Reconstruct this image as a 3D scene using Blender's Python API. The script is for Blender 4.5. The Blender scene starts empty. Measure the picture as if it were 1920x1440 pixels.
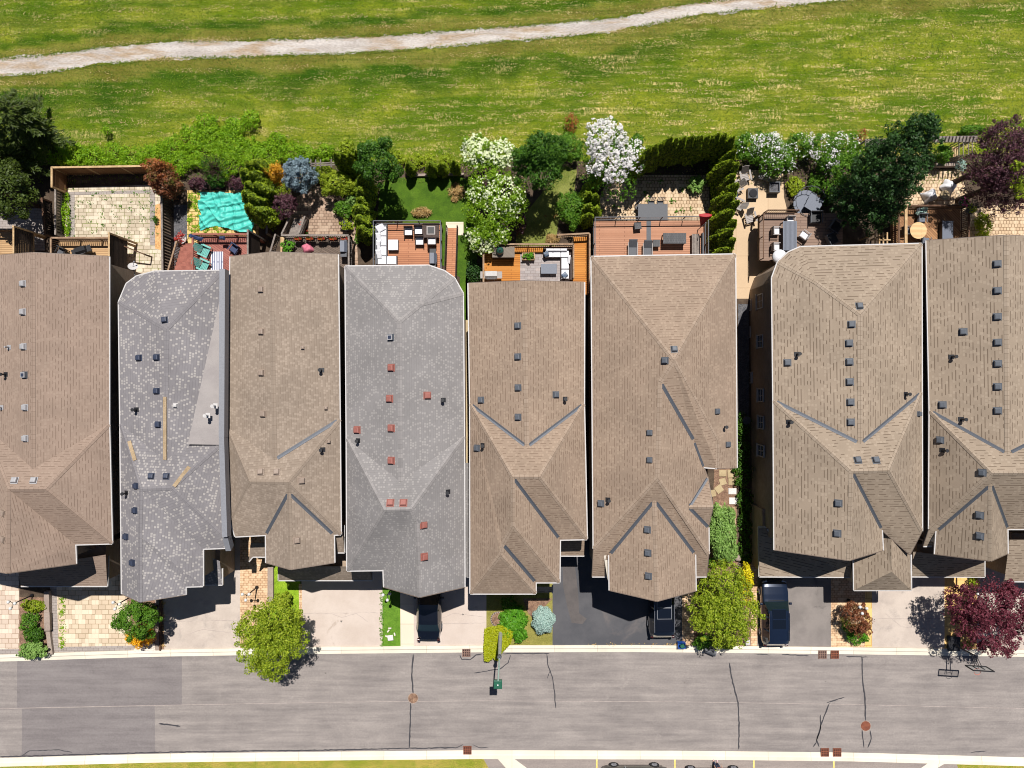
import bpy, math, random
import numpy as np
from mathutils import Vector, Matrix

# ------------------------------------------------------------------ camera, sky, sun, exposure
H = 56.0                      # drone height above the street (m)
SC = bpy.context.scene
COL = SC.collection
cam_d = bpy.data.cameras.new('camera'); cam = bpy.data.objects.new('camera', cam_d); COL.objects.link(cam)
cam.location = (0, 0, H); cam.rotation_euler = (0, 0, 0)
cam_d.sensor_width = 36; cam_d.lens = 36*H/76.8; cam_d.clip_start = 0.5; cam_d.clip_end = 3000
SC.camera = cam
SC.render.resolution_x = 1024; SC.render.resolution_y = 768
SHX, SHY = -0.075, -0.485     # shadow offset per metre of height
SUN_EL = math.atan(1/math.hypot(SHX, SHY)); SUN_AZ = math.atan2(-SHX, -SHY)   # azimuth measured from +Y towards +X
sun_d = bpy.data.lights.new('sun', 'SUN'); sun_d.energy = 5.0; sun_d.angle = math.radians(0.5); sun_d.color = (1.0, 0.965, 0.915)
sun = bpy.data.objects.new('sun', sun_d); COL.objects.link(sun); sun.location = (0, 0, 80)
sun.rotation_euler = Vector((SHX, SHY, -1)).to_track_quat('-Z', 'Y').to_euler()
W = bpy.data.worlds.new('World'); SC.world = W; W.use_nodes = True
_b = W.node_tree.nodes['Background']; _s = W.node_tree.nodes.new('ShaderNodeTexSky'); _s.sky_type = 'NISHITA'
_s.sun_disc = False; _s.air_density = .6; _s.dust_density = .3; _s.sun_elevation = SUN_EL; _s.sun_rotation = SUN_AZ
W.node_tree.links.new(_s.outputs[0], _b.inputs[0]); _b.inputs[1].default_value = 0.05
SC.view_settings.view_transform = 'Standard'; SC.view_settings.look = 'None'
SC.view_settings.exposure = 0.42; SC.view_settings.gamma = 1.0
SC.render.engine = 'CYCLES'
SC.cycles.filter_width = 1.0; SC.cycles.max_bounces = 5; SC.cycles.transparent_max_bounces = 6

random.seed(7); RNG = np.random.default_rng(7)
K = 0.04
ORD = 'first second third fourth fifth sixth seventh eighth ninth tenth eleventh twelfth thirteenth fourteenth fifteenth sixteenth seventeenth eighteenth nineteenth twentieth twenty-first twenty-second twenty-third twenty-fourth'.split()
def P(px, py, z=0.0):
    s = K*(H-z)/H
    return Vector(((px-960)*s, (720-py)*s, z))
def S(z=0.0): return K*(H-z)/H
def lin(v):
    v /= 255.0
    return v/12.92 if v <= 0.04045 else ((v+0.055)/1.055)**2.4
def c(r, g, b, k=0.78): return (min(lin(r)*k, .9), min(lin(g)*k, .9), min(lin(b)*k, .9), 1)

# ------------------------------------------------------------------ materials
def newmat(name):
    m = bpy.data.materials.new(name); m.use_nodes = True
    nt = m.node_tree; return m, nt, nt.nodes['Principled BSDF']
def nd(nt, t, **kw):
    n = nt.nodes.new(t)
    for k_, v in kw.items():
        if k_.startswith('i_'):
            key = k_[2:]; key = int(key) if key.isdigit() else key.replace('_', ' ')
            if isinstance(v, bpy.types.NodeSocket): nt.links.new(v, n.inputs[key])
            else: n.inputs[key].default_value = v
        else: setattr(n, k_, v)
    return n
def mixc(nt, f, a, b, mode='MIX'):
    n = nt.nodes.new('ShaderNodeMix'); n.data_type = 'RGBA'; n.blend_type = mode
    for i, v in ((0, f), (6, a), (7, b)):
        if isinstance(v, bpy.types.NodeSocket): nt.links.new(v, n.inputs[i])
        else: n.inputs[i].default_value = v
    return n.outputs[2]
def mth(nt, op, a, b=0.0, clamp=False):
    n = nt.nodes.new('ShaderNodeMath'); n.operation = op; n.use_clamp = clamp
    for i, v in ((0, a), (1, b)):
        if isinstance(v, bpy.types.NodeSocket): nt.links.new(v, n.inputs[i])
        else: n.inputs[i].default_value = v
    return n.outputs[0]
def ramp(nt, f, a, b):
    n = nt.nodes.new('ShaderNodeMapRange'); n.interpolation_type = 'SMOOTHSTEP'
    nt.links.new(f, n.inputs[0]); n.inputs[1].default_value = a; n.inputs[2].default_value = b
    return n.outputs[0]
def coord(nt, scale=(1, 1, 1), rot=0.0, kind='Object'):
    t = nt.nodes.new('ShaderNodeTexCoord'); mp = nt.nodes.new('ShaderNodeMapping')
    nt.links.new(t.outputs[kind], mp.inputs[0]); mp.inputs['Scale'].default_value = scale
    mp.inputs['Rotation'].default_value = (0, 0, rot); return mp.outputs[0]
def noise(nt, vec, scale, detail=4, rough=.55, dist=0.0):
    return nd(nt, 'ShaderNodeTexNoise', i_Vector=vec, i_Scale=scale, i_Detail=detail, i_Roughness=rough, i_Distortion=dist).outputs[0]
def bump(nt, bs, h, strength=.4, dist=.02):
    b = nd(nt, 'ShaderNodeBump', i_Strength=strength, i_Distance=dist, i_Height=h); nt.links.new(b.outputs[0], bs.inputs['Normal'])

def m_var(name, c1, c2, scale=2.0, rough=.8, fine=40.0, grain=.25, stretch=(1, 1, 1), metal=0.0, bmp=.3, spec=.3, c3=None, c3t=(.62, .72), c3s=1.3, rot=0.0):
    """two colours mixed by a broad noise, with fine grain and optional stains"""
    m, nt, bs = newmat(name); v = coord(nt, stretch, rot)
    f = ramp(nt, noise(nt, v, scale, 5, .6), .34, .66)
    col = mixc(nt, f, c1, c2)
    if c3 is not None: col = mixc(nt, ramp(nt, noise(nt, v, c3s, 6, .65, .4), *c3t), col, c3)
    g = noise(nt, v, fine, 3, .7)
    gv = mth(nt, 'ADD', mth(nt, 'MULTIPLY', ramp(nt, g, .3, .7), grain*2), 1-grain)
    n = nt.nodes.new('ShaderNodeVectorMath'); n.operation = 'SCALE'; nt.links.new(col, n.inputs[0]); nt.links.new(gv, n.inputs['Scale'])
    nt.links.new(n.outputs[0], bs.inputs['Base Color'])
    bs.inputs['Roughness'].default_value = rough; bs.inputs['Metallic'].default_value = metal
    bs.inputs['Specular IOR Level'].default_value = spec
    if bmp: bump(nt, bs, g, bmp, .02)
    return m
def m_plain(name, col, rough=.6, metal=0.0, spec=.4, coat=0.0):
    m, nt, bs = newmat(name); v = coord(nt)
    g = noise(nt, v, 9, 4, .6)
    nt.links.new(mixc(nt, ramp(nt, g, .3, .7), tuple(x*.86 for x in col[:3])+(1,), col), bs.inputs['Base Color'])
    bs.inputs['Roughness'].default_value = rough; bs.inputs['Metallic'].default_value = metal
    bs.inputs['Specular IOR Level'].default_value = spec; bs.inputs['Coat Weight'].default_value = coat
    bs.inputs['Coat Roughness'].default_value = .05
    return m
def m_brick(name, cols, w, h, mortar, msize=.02, rot=0.0, offset=.5, rough=.85, uv=False, light=None, lightp=.8, big=.18, grain=.15, moss=None, sq=1, sqf=2, bmp=.3, lstr=.6, dstr=.85, vert=False):
    m, nt, bs = newmat(name); v = coord(nt, (1, 1, 1), rot, 'UV' if uv else 'Object')
    if vert:
        s0 = nd(nt, 'ShaderNodeSeparateXYZ', i_0=v); v = nd(nt, 'ShaderNodeCombineXYZ', i_0=mth(nt, 'ADD', s0.outputs[0], s0.outputs[1]), i_1=s0.outputs[2]).outputs[0]
    b = nd(nt, 'ShaderNodeTexBrick', offset=offset, squash=sq, squash_frequency=sqf, i_Vector=v, i_Color1=cols[0], i_Color2=cols[1], i_Mortar=mortar, i_Scale=1.0)
    b.inputs['Mortar Size'].default_value = msize; b.inputs['Mortar Smooth'].default_value = .2
    b.inputs['Brick Width'].default_value = w; b.inputs['Row Height'].default_value = h
    col = b.outputs['Color']
    if light is not None:
        sx = nd(nt, 'ShaderNodeSeparateXYZ', i_0=v); row = mth(nt, 'DIVIDE', sx.outputs[1], h); rid = mth(nt, 'FLOOR', row)
        wn = nd(nt, 'ShaderNodeTexWhiteNoise', noise_dimensions='1D'); nt.links.new(rid, wn.inputs['W'])
        cid = mth(nt, 'FLOOR', mth(nt, 'ADD', mth(nt, 'DIVIDE', sx.outputs[0], w if uv else w), mth(nt, 'MULTIPLY', wn.outputs[0], 7.0) if uv else mth(nt, 'MULTIPLY', rid, .5)))
        cb = nd(nt, 'ShaderNodeCombineXYZ', i_0=cid, i_1=rid); w2 = nd(nt, 'ShaderNodeTexWhiteNoise', noise_dimensions='2D'); nt.links.new(cb.outputs[0], w2.inputs['Vector']); hs = w2.outputs[0]
        if uv: col = mixc(nt, hs, cols[0], cols[1])
        lm = mth(nt, 'MULTIPLY', ramp(nt, hs, lightp-.02, lightp+.02), lstr)
        if uv:
            fu = mth(nt, 'FRACT', mth(nt, 'ADD', mth(nt, 'DIVIDE', sx.outputs[0], w), mth(nt, 'MULTIPLY', wn.outputs[0], 7.0))); fv = mth(nt, 'FRACT', row)
            du = mth(nt, 'ABSOLUTE', mth(nt, 'SUBTRACT', fu, .5)); dv = mth(nt, 'ABSOLUTE', mth(nt, 'SUBTRACT', fv, .6))
            lm = mth(nt, 'MULTIPLY', lm, mth(nt, 'SUBTRACT', 1.0, ramp(nt, mth(nt, 'MAXIMUM', du, dv), .28, .46)))
        col = mixc(nt, lm, col, light)
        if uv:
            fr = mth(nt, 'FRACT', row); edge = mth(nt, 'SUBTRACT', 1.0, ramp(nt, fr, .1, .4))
            shadow_dash = mth(nt, 'MULTIPLY', edge, mth(nt, 'SUBTRACT', 1.0, ramp(nt, hs, .44, .50)))  # shadow under shingle tab edges, painted as dark dashes in the mortar colour
            col = mixc(nt, mth(nt, 'MULTIPLY', shadow_dash, dstr), col, mortar)
    if moss is not None:
        mk_ = mth(nt, 'MULTIPLY', ramp(nt, noise(nt, v, .9, 5, .7), .5, .62), ramp(nt, b.outputs['Fac'], .2, .6))
        mk2 = ramp(nt, noise(nt, v, 2.2, 5, .75), .66, .72)
        col = mixc(nt, mth(nt, 'MAXIMUM', mk_, mk2), col, moss)
    g = noise(nt, v, 60, 3, .7); l = noise(nt, v, .35, 4, .6)
    gv = mth(nt, 'ADD', mth(nt, 'ADD', mth(nt, 'MULTIPLY', ramp(nt, g, .3, .7), grain*2), mth(nt, 'MULTIPLY', ramp(nt, l, .25, .75), big*2)), 1-grain-big)
    n = nt.nodes.new('ShaderNodeVectorMath'); n.operation = 'SCALE'; nt.links.new(col, n.inputs[0]); nt.links.new(gv, n.inputs['Scale'])
    nt.links.new(n.outputs[0], bs.inputs['Base Color']); bs.inputs['Roughness'].default_value = rough
    bs.inputs['Specular IOR Level'].default_value = .25
    if bmp: bump(nt, bs, mth(nt, 'SUBTRACT', mth(nt, 'MULTIPLY', g, .4), b.outputs['Fac']), bmp, .01)
    return m
def m_leaf(name, c1, c2, tr=.35, rough=.55, c3=None):
    m, nt, bs = newmat(name)
    geo = nt.nodes.new('ShaderNodeNewGeometry'); v = coord(nt)
    col = mixc(nt, geo.outputs['Random Per Island'], c1, c2)
    if c3 is not None: col = mixc(nt, ramp(nt, noise(nt, v, .9, 3), .52, .66), col, c3)
    nt.links.new(col, bs.inputs['Base Color']); bs.inputs['Roughness'].default_value = rough; bs.inputs['Specular IOR Level'].default_value = .35
    t = nt.nodes.new('ShaderNodeBsdfTranslucent'); nt.links.new(col, t.inputs[0])
    mx = nt.nodes.new('ShaderNodeMixShader'); mx.inputs[0].default_value = tr
    nt.links.new(bs.outputs[0], mx.inputs[1]); nt.links.new(t.outputs[0], mx.inputs[2])
    nt.links.new(mx.outputs[0], nt.nodes['Material Output'].inputs[0])
    return m
def m_glass(name, col, rough=.03, alpha=None):
    m, nt, bs = newmat(name); bs.inputs['Base Color'].default_value = col; bs.inputs['Roughness'].default_value = rough
    bs.inputs['Specular IOR Level'].default_value = .8
    if alpha is not None: bs.inputs['Alpha'].default_value = alpha
    return m

M = {}
def shingle(key, a, b, shadow_joint, light, lp, w=.42, h=.17, msize=.0, capc=None, ls=.35, ds=.85):
    M[key] = m_brick(key, (a, b), w, h, shadow_joint, msize, uv=True, light=light, lightp=lp, big=.11, grain=.16, rough=.92, bmp=.3, lstr=ls, dstr=ds)  # fifth argument colours the painted tab shadows here, plain joints on the caps
    M[key+'_cap'] = m_brick(key+'_cap', ((capc or a), b), .3, .6, shadow_joint, .008, uv=True, big=.06, grain=.14, rough=.92)
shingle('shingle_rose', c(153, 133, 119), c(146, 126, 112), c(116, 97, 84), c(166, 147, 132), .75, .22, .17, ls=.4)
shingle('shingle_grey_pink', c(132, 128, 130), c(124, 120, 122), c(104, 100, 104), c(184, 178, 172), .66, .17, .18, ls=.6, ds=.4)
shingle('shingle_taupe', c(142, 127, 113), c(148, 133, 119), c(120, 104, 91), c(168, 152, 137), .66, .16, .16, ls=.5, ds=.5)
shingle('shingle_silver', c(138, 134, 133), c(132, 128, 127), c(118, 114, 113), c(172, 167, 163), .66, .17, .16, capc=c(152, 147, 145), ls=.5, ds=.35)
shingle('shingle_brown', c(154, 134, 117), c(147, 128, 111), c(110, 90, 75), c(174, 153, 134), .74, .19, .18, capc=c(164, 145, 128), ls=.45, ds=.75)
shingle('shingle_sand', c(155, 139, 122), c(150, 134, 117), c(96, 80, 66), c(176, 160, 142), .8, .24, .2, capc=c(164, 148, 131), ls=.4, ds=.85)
M['brick_wall'] = m_brick('brick_wall', (c(176, 156, 136), c(160, 138, 118)), .25, .08, c(150, 140, 128), .01, rough=.9, vert=True)
M['brick_dark'] = m_brick('brick_dark', (c(110, 84, 72), c(94, 70, 60)), .25, .08, c(130, 120, 110), .01, rough=.9, vert=True)
M['siding'] = m_plain('siding', c(205, 196, 182), .7)
M['white_metal'] = m_plain('white_metal', c(206, 202, 200, .75), .45)
M['fascia'] = m_plain('fascia', c(120, 105, 95), .6)
M['valley_metal'] = m_plain('valley_metal', c(96, 100, 108), .5, .3)
M['grey_metal'] = m_plain('grey_metal', c(142, 143, 149), .5, .1)
M['vent_dark'] = m_plain('vent_dark', c(92, 97, 105), .45)
M['vent_light'] = m_plain('vent_light', c(170, 168, 170), .45)
M['vent_tan'] = m_plain('vent_tan', c(156, 138, 124), .55)
M['vent_red'] = m_plain('vent_red', c(160, 100, 90), .55)
M['vent_navy'] = m_plain('vent_navy', c(56, 64, 84), .5)
M['black'] = m_plain('black', c(34, 34, 38), .5)
M['black_gloss'] = m_plain('black_gloss', c(20, 20, 24), .2, spec=.6)
M['rubber'] = m_plain('rubber', c(36, 36, 40), .85)
M['chrome'] = m_plain('chrome', c(190, 190, 195), .25, .8)
M['membrane'] = m_var('membrane', c(162, 155, 152), c(152, 145, 143), .8, .85, 30, .1, bmp=.05)
M['plank_patch'] = m_var('plank_patch', c(178, 156, 126), c(160, 138, 108), 2, .9, 20, .2)
M['glass'] = m_glass('glass', c(70, 84, 100, .5), .05)
M['glass_dark'] = m_glass('glass_dark', c(18, 24, 34), .04)
M['glass_green'] = m_glass('glass_green', c(30, 44, 48, .6), .05)
M['glass_panel'] = m_glass('glass_panel', c(190, 200, 200), .05, .16)
# ground
M['soil'] = m_var('soil', c(70, 56, 46), c(92, 78, 64), 1.5, .95, 30, .4)
M['gravel_dark'] = m_var('gravel_dark', c(84, 84, 88), c(104, 102, 104), 3, .95, 14, .5)
M['mulch'] = m_var('mulch', c(120, 92, 76), c(150, 120, 98), 3, .95, 18, .45)
M['mulch_orange'] = m_var('mulch_orange', c(200, 150, 96), c(218, 172, 118), 3, .95, 16, .35)
M['asphalt_road'] = None
M['concrete_drive'] = m_var('concrete_drive', c(196, 180, 168), c(206, 191, 180), .5, .9, 30, .07, bmp=.1, c3=c(182, 166, 153), c3s=.5)
M['concrete_grey'] = m_var('concrete_grey', c(188, 174, 163), c(201, 187, 175), .6, .9, 30, .1, bmp=.1, c3=c(168, 157, 149), c3s=.9, c3t=(.5, .75))
M['concrete_walk'] = m_brick('concrete_walk', (c(232, 214, 192), c(226, 208, 186)), 3.0, 1.5, c(190, 165, 140), .02, offset=0, big=.04, grain=.06)
M['asphalt_dark'] = m_var('asphalt_dark', c(80, 80, 84), c(92, 91, 94), .5, .9, 45, .14, bmp=.2, c3=c(112, 105, 103), c3s=.35, c3t=(.58, .75))
M['asphalt_mid'] = m_var('asphalt_mid', c(124, 117, 113), c(140, 132, 127), .6, .9, 45, .12, bmp=.2, c3=c(106, 100, 98), c3s=.5)
M['curb'] = m_brick('curb', (c(240, 230, 212, .74), c(230, 219, 200, .74)), 3.2, 9.0, c(206, 196, 176), .025, offset=0, big=.09, grain=.08)
M['paver_pink'] = m_brick('paver_pink', (c(212, 193, 175), c(200, 179, 161)), .5, .36, c(164, 140, 118), .022, big=.06, grain=.08, light=c(236, 218, 198), lightp=.75)
M['paver_cream'] = m_brick('paver_cream', (c(216, 196, 170), c(202, 181, 155)), .5, .36, c(160, 140, 112), .022, big=.07, grain=.08, light=c(240, 224, 198), lightp=.75)
M['paver_yard'] = m_brick('paver_yard', (c(204, 190, 168), c(190, 175, 153)), .38, .28, c(136, 124, 98), .022, big=.07, grain=.1, light=c(228, 214, 192), lightp=.7, moss=c(120, 130, 60), sq=1.5, sqf=3)
M['paver_grey'] = m_brick('paver_grey', (c(170, 160, 154), c(158, 148, 142)), .4, .2, c(130, 120, 112), .015, big=.06)
M['paver_brown'] = m_brick('paver_brown', (c(176, 150, 130), c(158, 132, 112)), .26, .22, c(116, 96, 80), .02, big=.1, grain=.12, light=c(194, 170, 148), lightp=.78)
M['paver_warm'] = m_brick('paver_warm', (c(220, 186, 150), c(204, 168, 132)), .26, .18, c(160, 124, 92), .018, big=.07, light=c(234, 204, 168), lightp=.75)
M['paver_warm2'] = m_brick('paver_warm2', (c(214, 188, 156), c(200, 172, 140)), .24, .25, c(130, 104, 76), .022, big=.07, light=c(226, 202, 170), lightp=.78)
M['paver_yellow'] = m_brick('paver_yellow', (c(236, 198, 130), c(228, 186, 116)), .7, .7, c(186, 146, 84), .02, big=.05)
M['paver_moss'] = m_brick('paver_moss', (c(226, 190, 130), c(214, 176, 116)), .5, .34, c(140, 124, 60), .04, big=.08, moss=c(120, 140, 50))
M['patio_tan'] = m_brick('patio_tan', (c(208, 182, 150), c(202, 175, 143)), 2.4, 2.4, c(178, 150, 120), .02, offset=0, big=.06, grain=.14)
M['flagstone'] = m_var('flagstone', c(188, 168, 132), c(172, 152, 118), 1.5, .9)
M['flag_white'] = m_var('flag_white', c(226, 220, 216), c(210, 204, 200), 1.5, .9)
M['lawn'] = m_var('lawn', c(62, 92, 14), c(78, 108, 20), 1.2, .95, 22, .35, c3=c(88, 116, 30), c3s=.6)
M['lawn_bright'] = m_var('lawn_bright', c(118, 150, 26), c(142, 172, 40), 1.6, .95, 16, .4)
M['lawn_strip'] = m_var('lawn_strip', c(84, 124, 30), c(100, 138, 40), 1.6, .95, 16, .3)
M['lawn_dry'] = m_var('lawn_dry', c(128, 124, 58), c(146, 138, 72), 1.6, .95, 18, .3, c3=c(160, 132, 70), c3s=.9)
M['lawn_patchy'] = m_var('lawn_patchy', c(104, 112, 46), c(128, 132, 66), .9, .95, 18, .3, c3=c(128, 92, 48), c3s=.7, c3t=(.58, .64))
M['lawn_south'] = m_var('lawn_south', c(130, 136, 40), c(168, 150, 72), .8, .95, 14, .35, c3=c(98, 122, 30), c3s=.8)
M['stone_cap'] = m_var('stone_cap', c(150, 134, 124), c(164, 148, 136), 1.5, .9)
M['white_rock'] = m_plain('white_rock', c(226, 214, 202), .9)
M['seal'] = m_plain('seal', c(66, 64, 68), .55)
M['rust'] = m_var('rust', c(140, 84, 62), c(116, 68, 52), 3, .9, 30, .25)
M['rust_grey'] = m_var('rust_grey', c(140, 112, 100), c(124, 98, 88), 3, .9, 30, .25)
M['hole'] = m_plain('hole', c(40, 24, 22), .95)
M['paint_yellow'] = m_var('paint_yellow', c(240, 218, 130), c(226, 200, 110), 3, .8)
# wood
def wood(key, a, b, gap, w=.14, rot=0.0, L=3.6): M[key] = m_brick(key, (a, b), L, w, gap, .012, rot=rot, big=.1, grain=.16, rough=.75)
wood('deck_orange', c(206, 138, 62), c(190, 120, 48), c(116, 66, 24)); wood('deck_cedar', c(192, 134, 100), c(176, 118, 86), c(110, 66, 46), .15)
wood('deck_composite', c(190, 140, 112), c(178, 128, 100), c(124, 84, 64), .15); wood('deck_taupe', c(148, 124, 108), c(136, 112, 98), c(86, 68, 58), .2)
wood('deck_red', c(168, 108, 96), c(150, 90, 80), c(92, 48, 42), .14, .6); wood('deck_brown', c(176, 132, 92), c(140, 100, 68), c(86, 56, 36), .14, .8)
wood('deck_weathered', c(120, 104, 92), c(98, 84, 74), c(56, 46, 40), .12, .5); wood('deck_pine', c(196, 160, 118), c(178, 142, 102), c(120, 90, 62), .14)
M['paver_slate'] = m_brick('paver_slate', (c(168, 160, 158), c(156, 146, 144)), .4, .2, c(136, 124, 120), .015, big=.08, light=c(186, 172, 166))
M['wood_fence'] = m_brick('wood_fence', (c(150, 112, 78), c(128, 92, 62)), .14, 5, c(70, 46, 30), .01, big=.12, offset=0)
M['wood_light'] = m_var('wood_light', c(200, 170, 130), c(178, 146, 106), 3, .8, 20, .2)
M['wood_brown'] = m_var('wood_brown', c(112, 84, 64), c(92, 66, 50), 3, .8, 20, .25)
M['wood_rail'] = m_var('wood_rail', c(164, 138, 112), c(140, 112, 90), 3, .8, 20, .2)
M['wood_grey'] = m_var('wood_grey', c(146, 136, 128), c(122, 112, 106), 3, .85, 20, .25)
M['wood_dark'] = m_var('wood_dark', c(66, 52, 44), c(52, 42, 36), 3, .85, 20, .25)
M['wood_red'] = m_var('wood_red', c(160, 100, 86), c(140, 84, 72), 3, .8, 20, .2)
M['wicker'] = m_brick('wicker', (c(112, 96, 90), c(92, 78, 72)), .08, .04, c(50, 40, 38), .008, big=.05)
M['wicker_grey'] = m_brick('wicker_grey', (c(110, 110, 112), c(96, 96, 98)), .3, .06, c(64, 64, 66), .01, big=.05, rot=1.5708)
M['charcoal'] = m_plain('charcoal', c(84, 86, 92), .6)
M['slate_blue'] = m_plain('slate_blue', c(104, 110, 124), .5)
M['cushion_white'] = m_plain('cushion_white', c(234, 234, 238, .85), .9)
M['cushion_stripe'] = m_brick('cushion_stripe', (c(220, 224, 228), c(90, 116, 140)), 3, .06, c(60, 80, 110), .02)
M['rug_stripe'] = m_brick('rug_stripe', (c(210, 212, 222), c(220, 220, 228)), 9, .16, c(86, 92, 124), .035, rot=1.5708)
M['teal_plastic'] = m_plain('teal_plastic', c(116, 186, 176), .5)
M['grey_plastic'] = m_plain('grey_plastic', c(160, 152, 148), .6)
M['navy'] = m_plain('navy', c(44, 58, 96), .6)
M['pink'] = m_plain('pink', c(214, 120, 140), .8)
M['red'] = m_plain('red', c(176, 24, 34), .6)
M['red_flower'] = m_leaf('red_flower', c(206, 70, 50), c(160, 40, 36), .2)
M['pink_flower'] = m_leaf('pink_flower', c(220, 110, 160), c(190, 70, 130), .2)
M['blue_bin'] = m_plain('blue_bin', c(24, 80, 170), .4)
M['green_gloss'] = m_plain('green_gloss', c(36, 80, 70), .3, spec=.6)
M['lamp_green'] = m_plain('lamp_green', c(34, 96, 74), .5)
M['lamp_pole'] = m_var('lamp_pole', c(188, 190, 178), c(172, 176, 164), 3, .8, 30, .08, bmp=.05)
M['lamp_arm'] = m_plain('lamp_arm', c(158, 180, 168), .5, .3)
M['globe'] = m_plain('globe', c(222, 222, 220), .3)
M['tarp'] = m_plain('tarp', c(80, 200, 186), .5)
M['paint_black'] = m_plain('paint_black', c(14, 18, 28), .25, spec=.6, coat=1.0)
M['paint_blue'] = m_plain('paint_blue', c(28, 40, 62), .25, .3, coat=1.0)
M['paint_grey'] = m_plain('paint_grey', c(90, 92, 96), .3, .3, coat=1.0)
M['straw'] = m_leaf('straw', c(216, 188, 130), c(180, 140, 80), .2)
M['bark'] = m_var('bark', c(92, 74, 60), c(72, 58, 48), 4, .95, 20, .3)
M['twig'] = m_leaf('twig', c(120, 110, 100), c(84, 76, 70), .1)
def LF(k, a, b, tr=.4, c3=None):
    q = 1.0 if 'blossom' in k or k == 'leaf_pale' else 1.45
    M[k] = m_leaf(k, tuple(min(.85, x*q) for x in a[:3])+(1,), tuple(min(.85, x*q) for x in b[:3])+(1,), min(.5, tr+.06), c3=c3)
LF('leaf_vine', c(92, 138, 10), c(156, 188, 40), .48); LF('leaf_lime', c(120, 140, 20), c(170, 186, 50), .45)
LF('leaf_green', c(40, 78, 16), c(84, 124, 34), .4); LF('leaf_mid', c(60, 106, 20), c(110, 148, 44), .42)
LF('leaf_deep', c(40, 56, 12), c(84, 100, 34), .35); LF('leaf_dark', c(26, 52, 20), c(58, 92, 38), .3)
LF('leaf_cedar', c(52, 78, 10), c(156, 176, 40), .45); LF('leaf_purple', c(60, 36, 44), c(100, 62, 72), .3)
LF('leaf_maroon', c(88, 34, 46), c(126, 62, 76), .35); LF('leaf_bronze', c(96, 60, 36), c(140, 84, 56), .3, c(90, 100, 30))
LF('leaf_rust', c(134, 72, 34), c(168, 104, 60), .3, c(96, 92, 28)); LF('leaf_blue', c(92, 112, 120), c(138, 156, 166), .25)
LF('leaf_gold', c(186, 132, 26), c(214, 164, 50), .35); LF('leaf_yellow', c(214, 196, 20), c(238, 216, 40), .4)
LF('leaf_orange', c(228, 160, 14), c(240, 184, 40), .35); LF('leaf_juniper', c(104, 140, 62), c(146, 176, 96), .35)
LF('leaf_chart', c(140, 148, 8), c(168, 172, 22), .35); LF('leaf_grass', c(66, 128, 18), c(112, 166, 46), .4)
LF('leaf_pale', c(150, 186, 176), c(204, 226, 216), .2); LF('leaf_olive', c(104, 130, 20), c(176, 188, 56), .45)
LF('blossom_white', c(246, 243, 240, .88), c(226, 222, 220, .88), .3); LF('blossom_cream', c(240, 244, 214, .88), c(214, 226, 160, .88), .3)
LF('leaf_viburnum', c(90, 128, 16), c(140, 170, 40), .42)

# road asphalt: streaks along the street, darker resurfaced patches
def m_road(name, a, b, lanes=True):
    m, nt, bs = newmat(name); v = coord(nt, (.3, 1.7, 1)); v2 = coord(nt)
    s = ramp(nt, noise(nt, v, 1.1, 6, .6), .3, .7); s2 = ramp(nt, noise(nt, v2, .3, 7, .7, .6), .3, .7)
    g = noise(nt, v2, 26, 4, .75)
    s3 = ramp(nt, noise(nt, coord(nt, (.05, 1.1, 1)), 2.6, 5, .7), .3, .7)
    f = mth(nt, 'ADD', mth(nt, 'ADD', mth(nt, 'MULTIPLY', s, .35), mth(nt, 'MULTIPLY', s2, .3)), mth(nt, 'MULTIPLY', s3, .35))
    col = mixc(nt, f, a, b); col = mixc(nt, mth(nt, 'MULTIPLY', ramp(nt, noise(nt, v2, .55, 8, .75, 1.2), .60, .74), .4), col, tuple(x*.72 for x in a[:3])+(1,)); col = mixc(nt, mth(nt, 'MULTIPLY', ramp(nt, noise(nt, v2, .8, 7, .7, .8), .62, .7), .25), col, tuple(min(1, x*1.25) for x in b[:3])+(1,)); gv = mth(nt, 'ADD', mth(nt, 'ADD', mth(nt, 'MULTIPLY', ramp(nt, g, .3, .7), .2), mth(nt, 'MULTIPLY', ramp(nt, noise(nt, v2, 7, 4, .8), .35, .65), .14)), .83)
    n = nt.nodes.new('ShaderNodeVectorMath'); n.operation = 'SCALE'; nt.links.new(col, n.inputs[0]); nt.links.new(gv, n.inputs['Scale'])
    nt.links.new(n.outputs[0], bs.inputs['Base Color']); bs.inputs['Roughness'].default_value = .92; bs.inputs['Specular IOR Level'].default_value = .2
    bump(nt, bs, g, .3, .01); return m
M['asphalt_road'] = m_road('asphalt_road', c(120, 113, 111), c(164, 155, 149))
M['asphalt_patch'] = m_road('asphalt_patch', c(114, 107, 107), c(142, 135, 133))
M['asphalt_lot'] = m_road('asphalt_lot', c(136, 126, 122), c(164, 152, 144))

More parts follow.
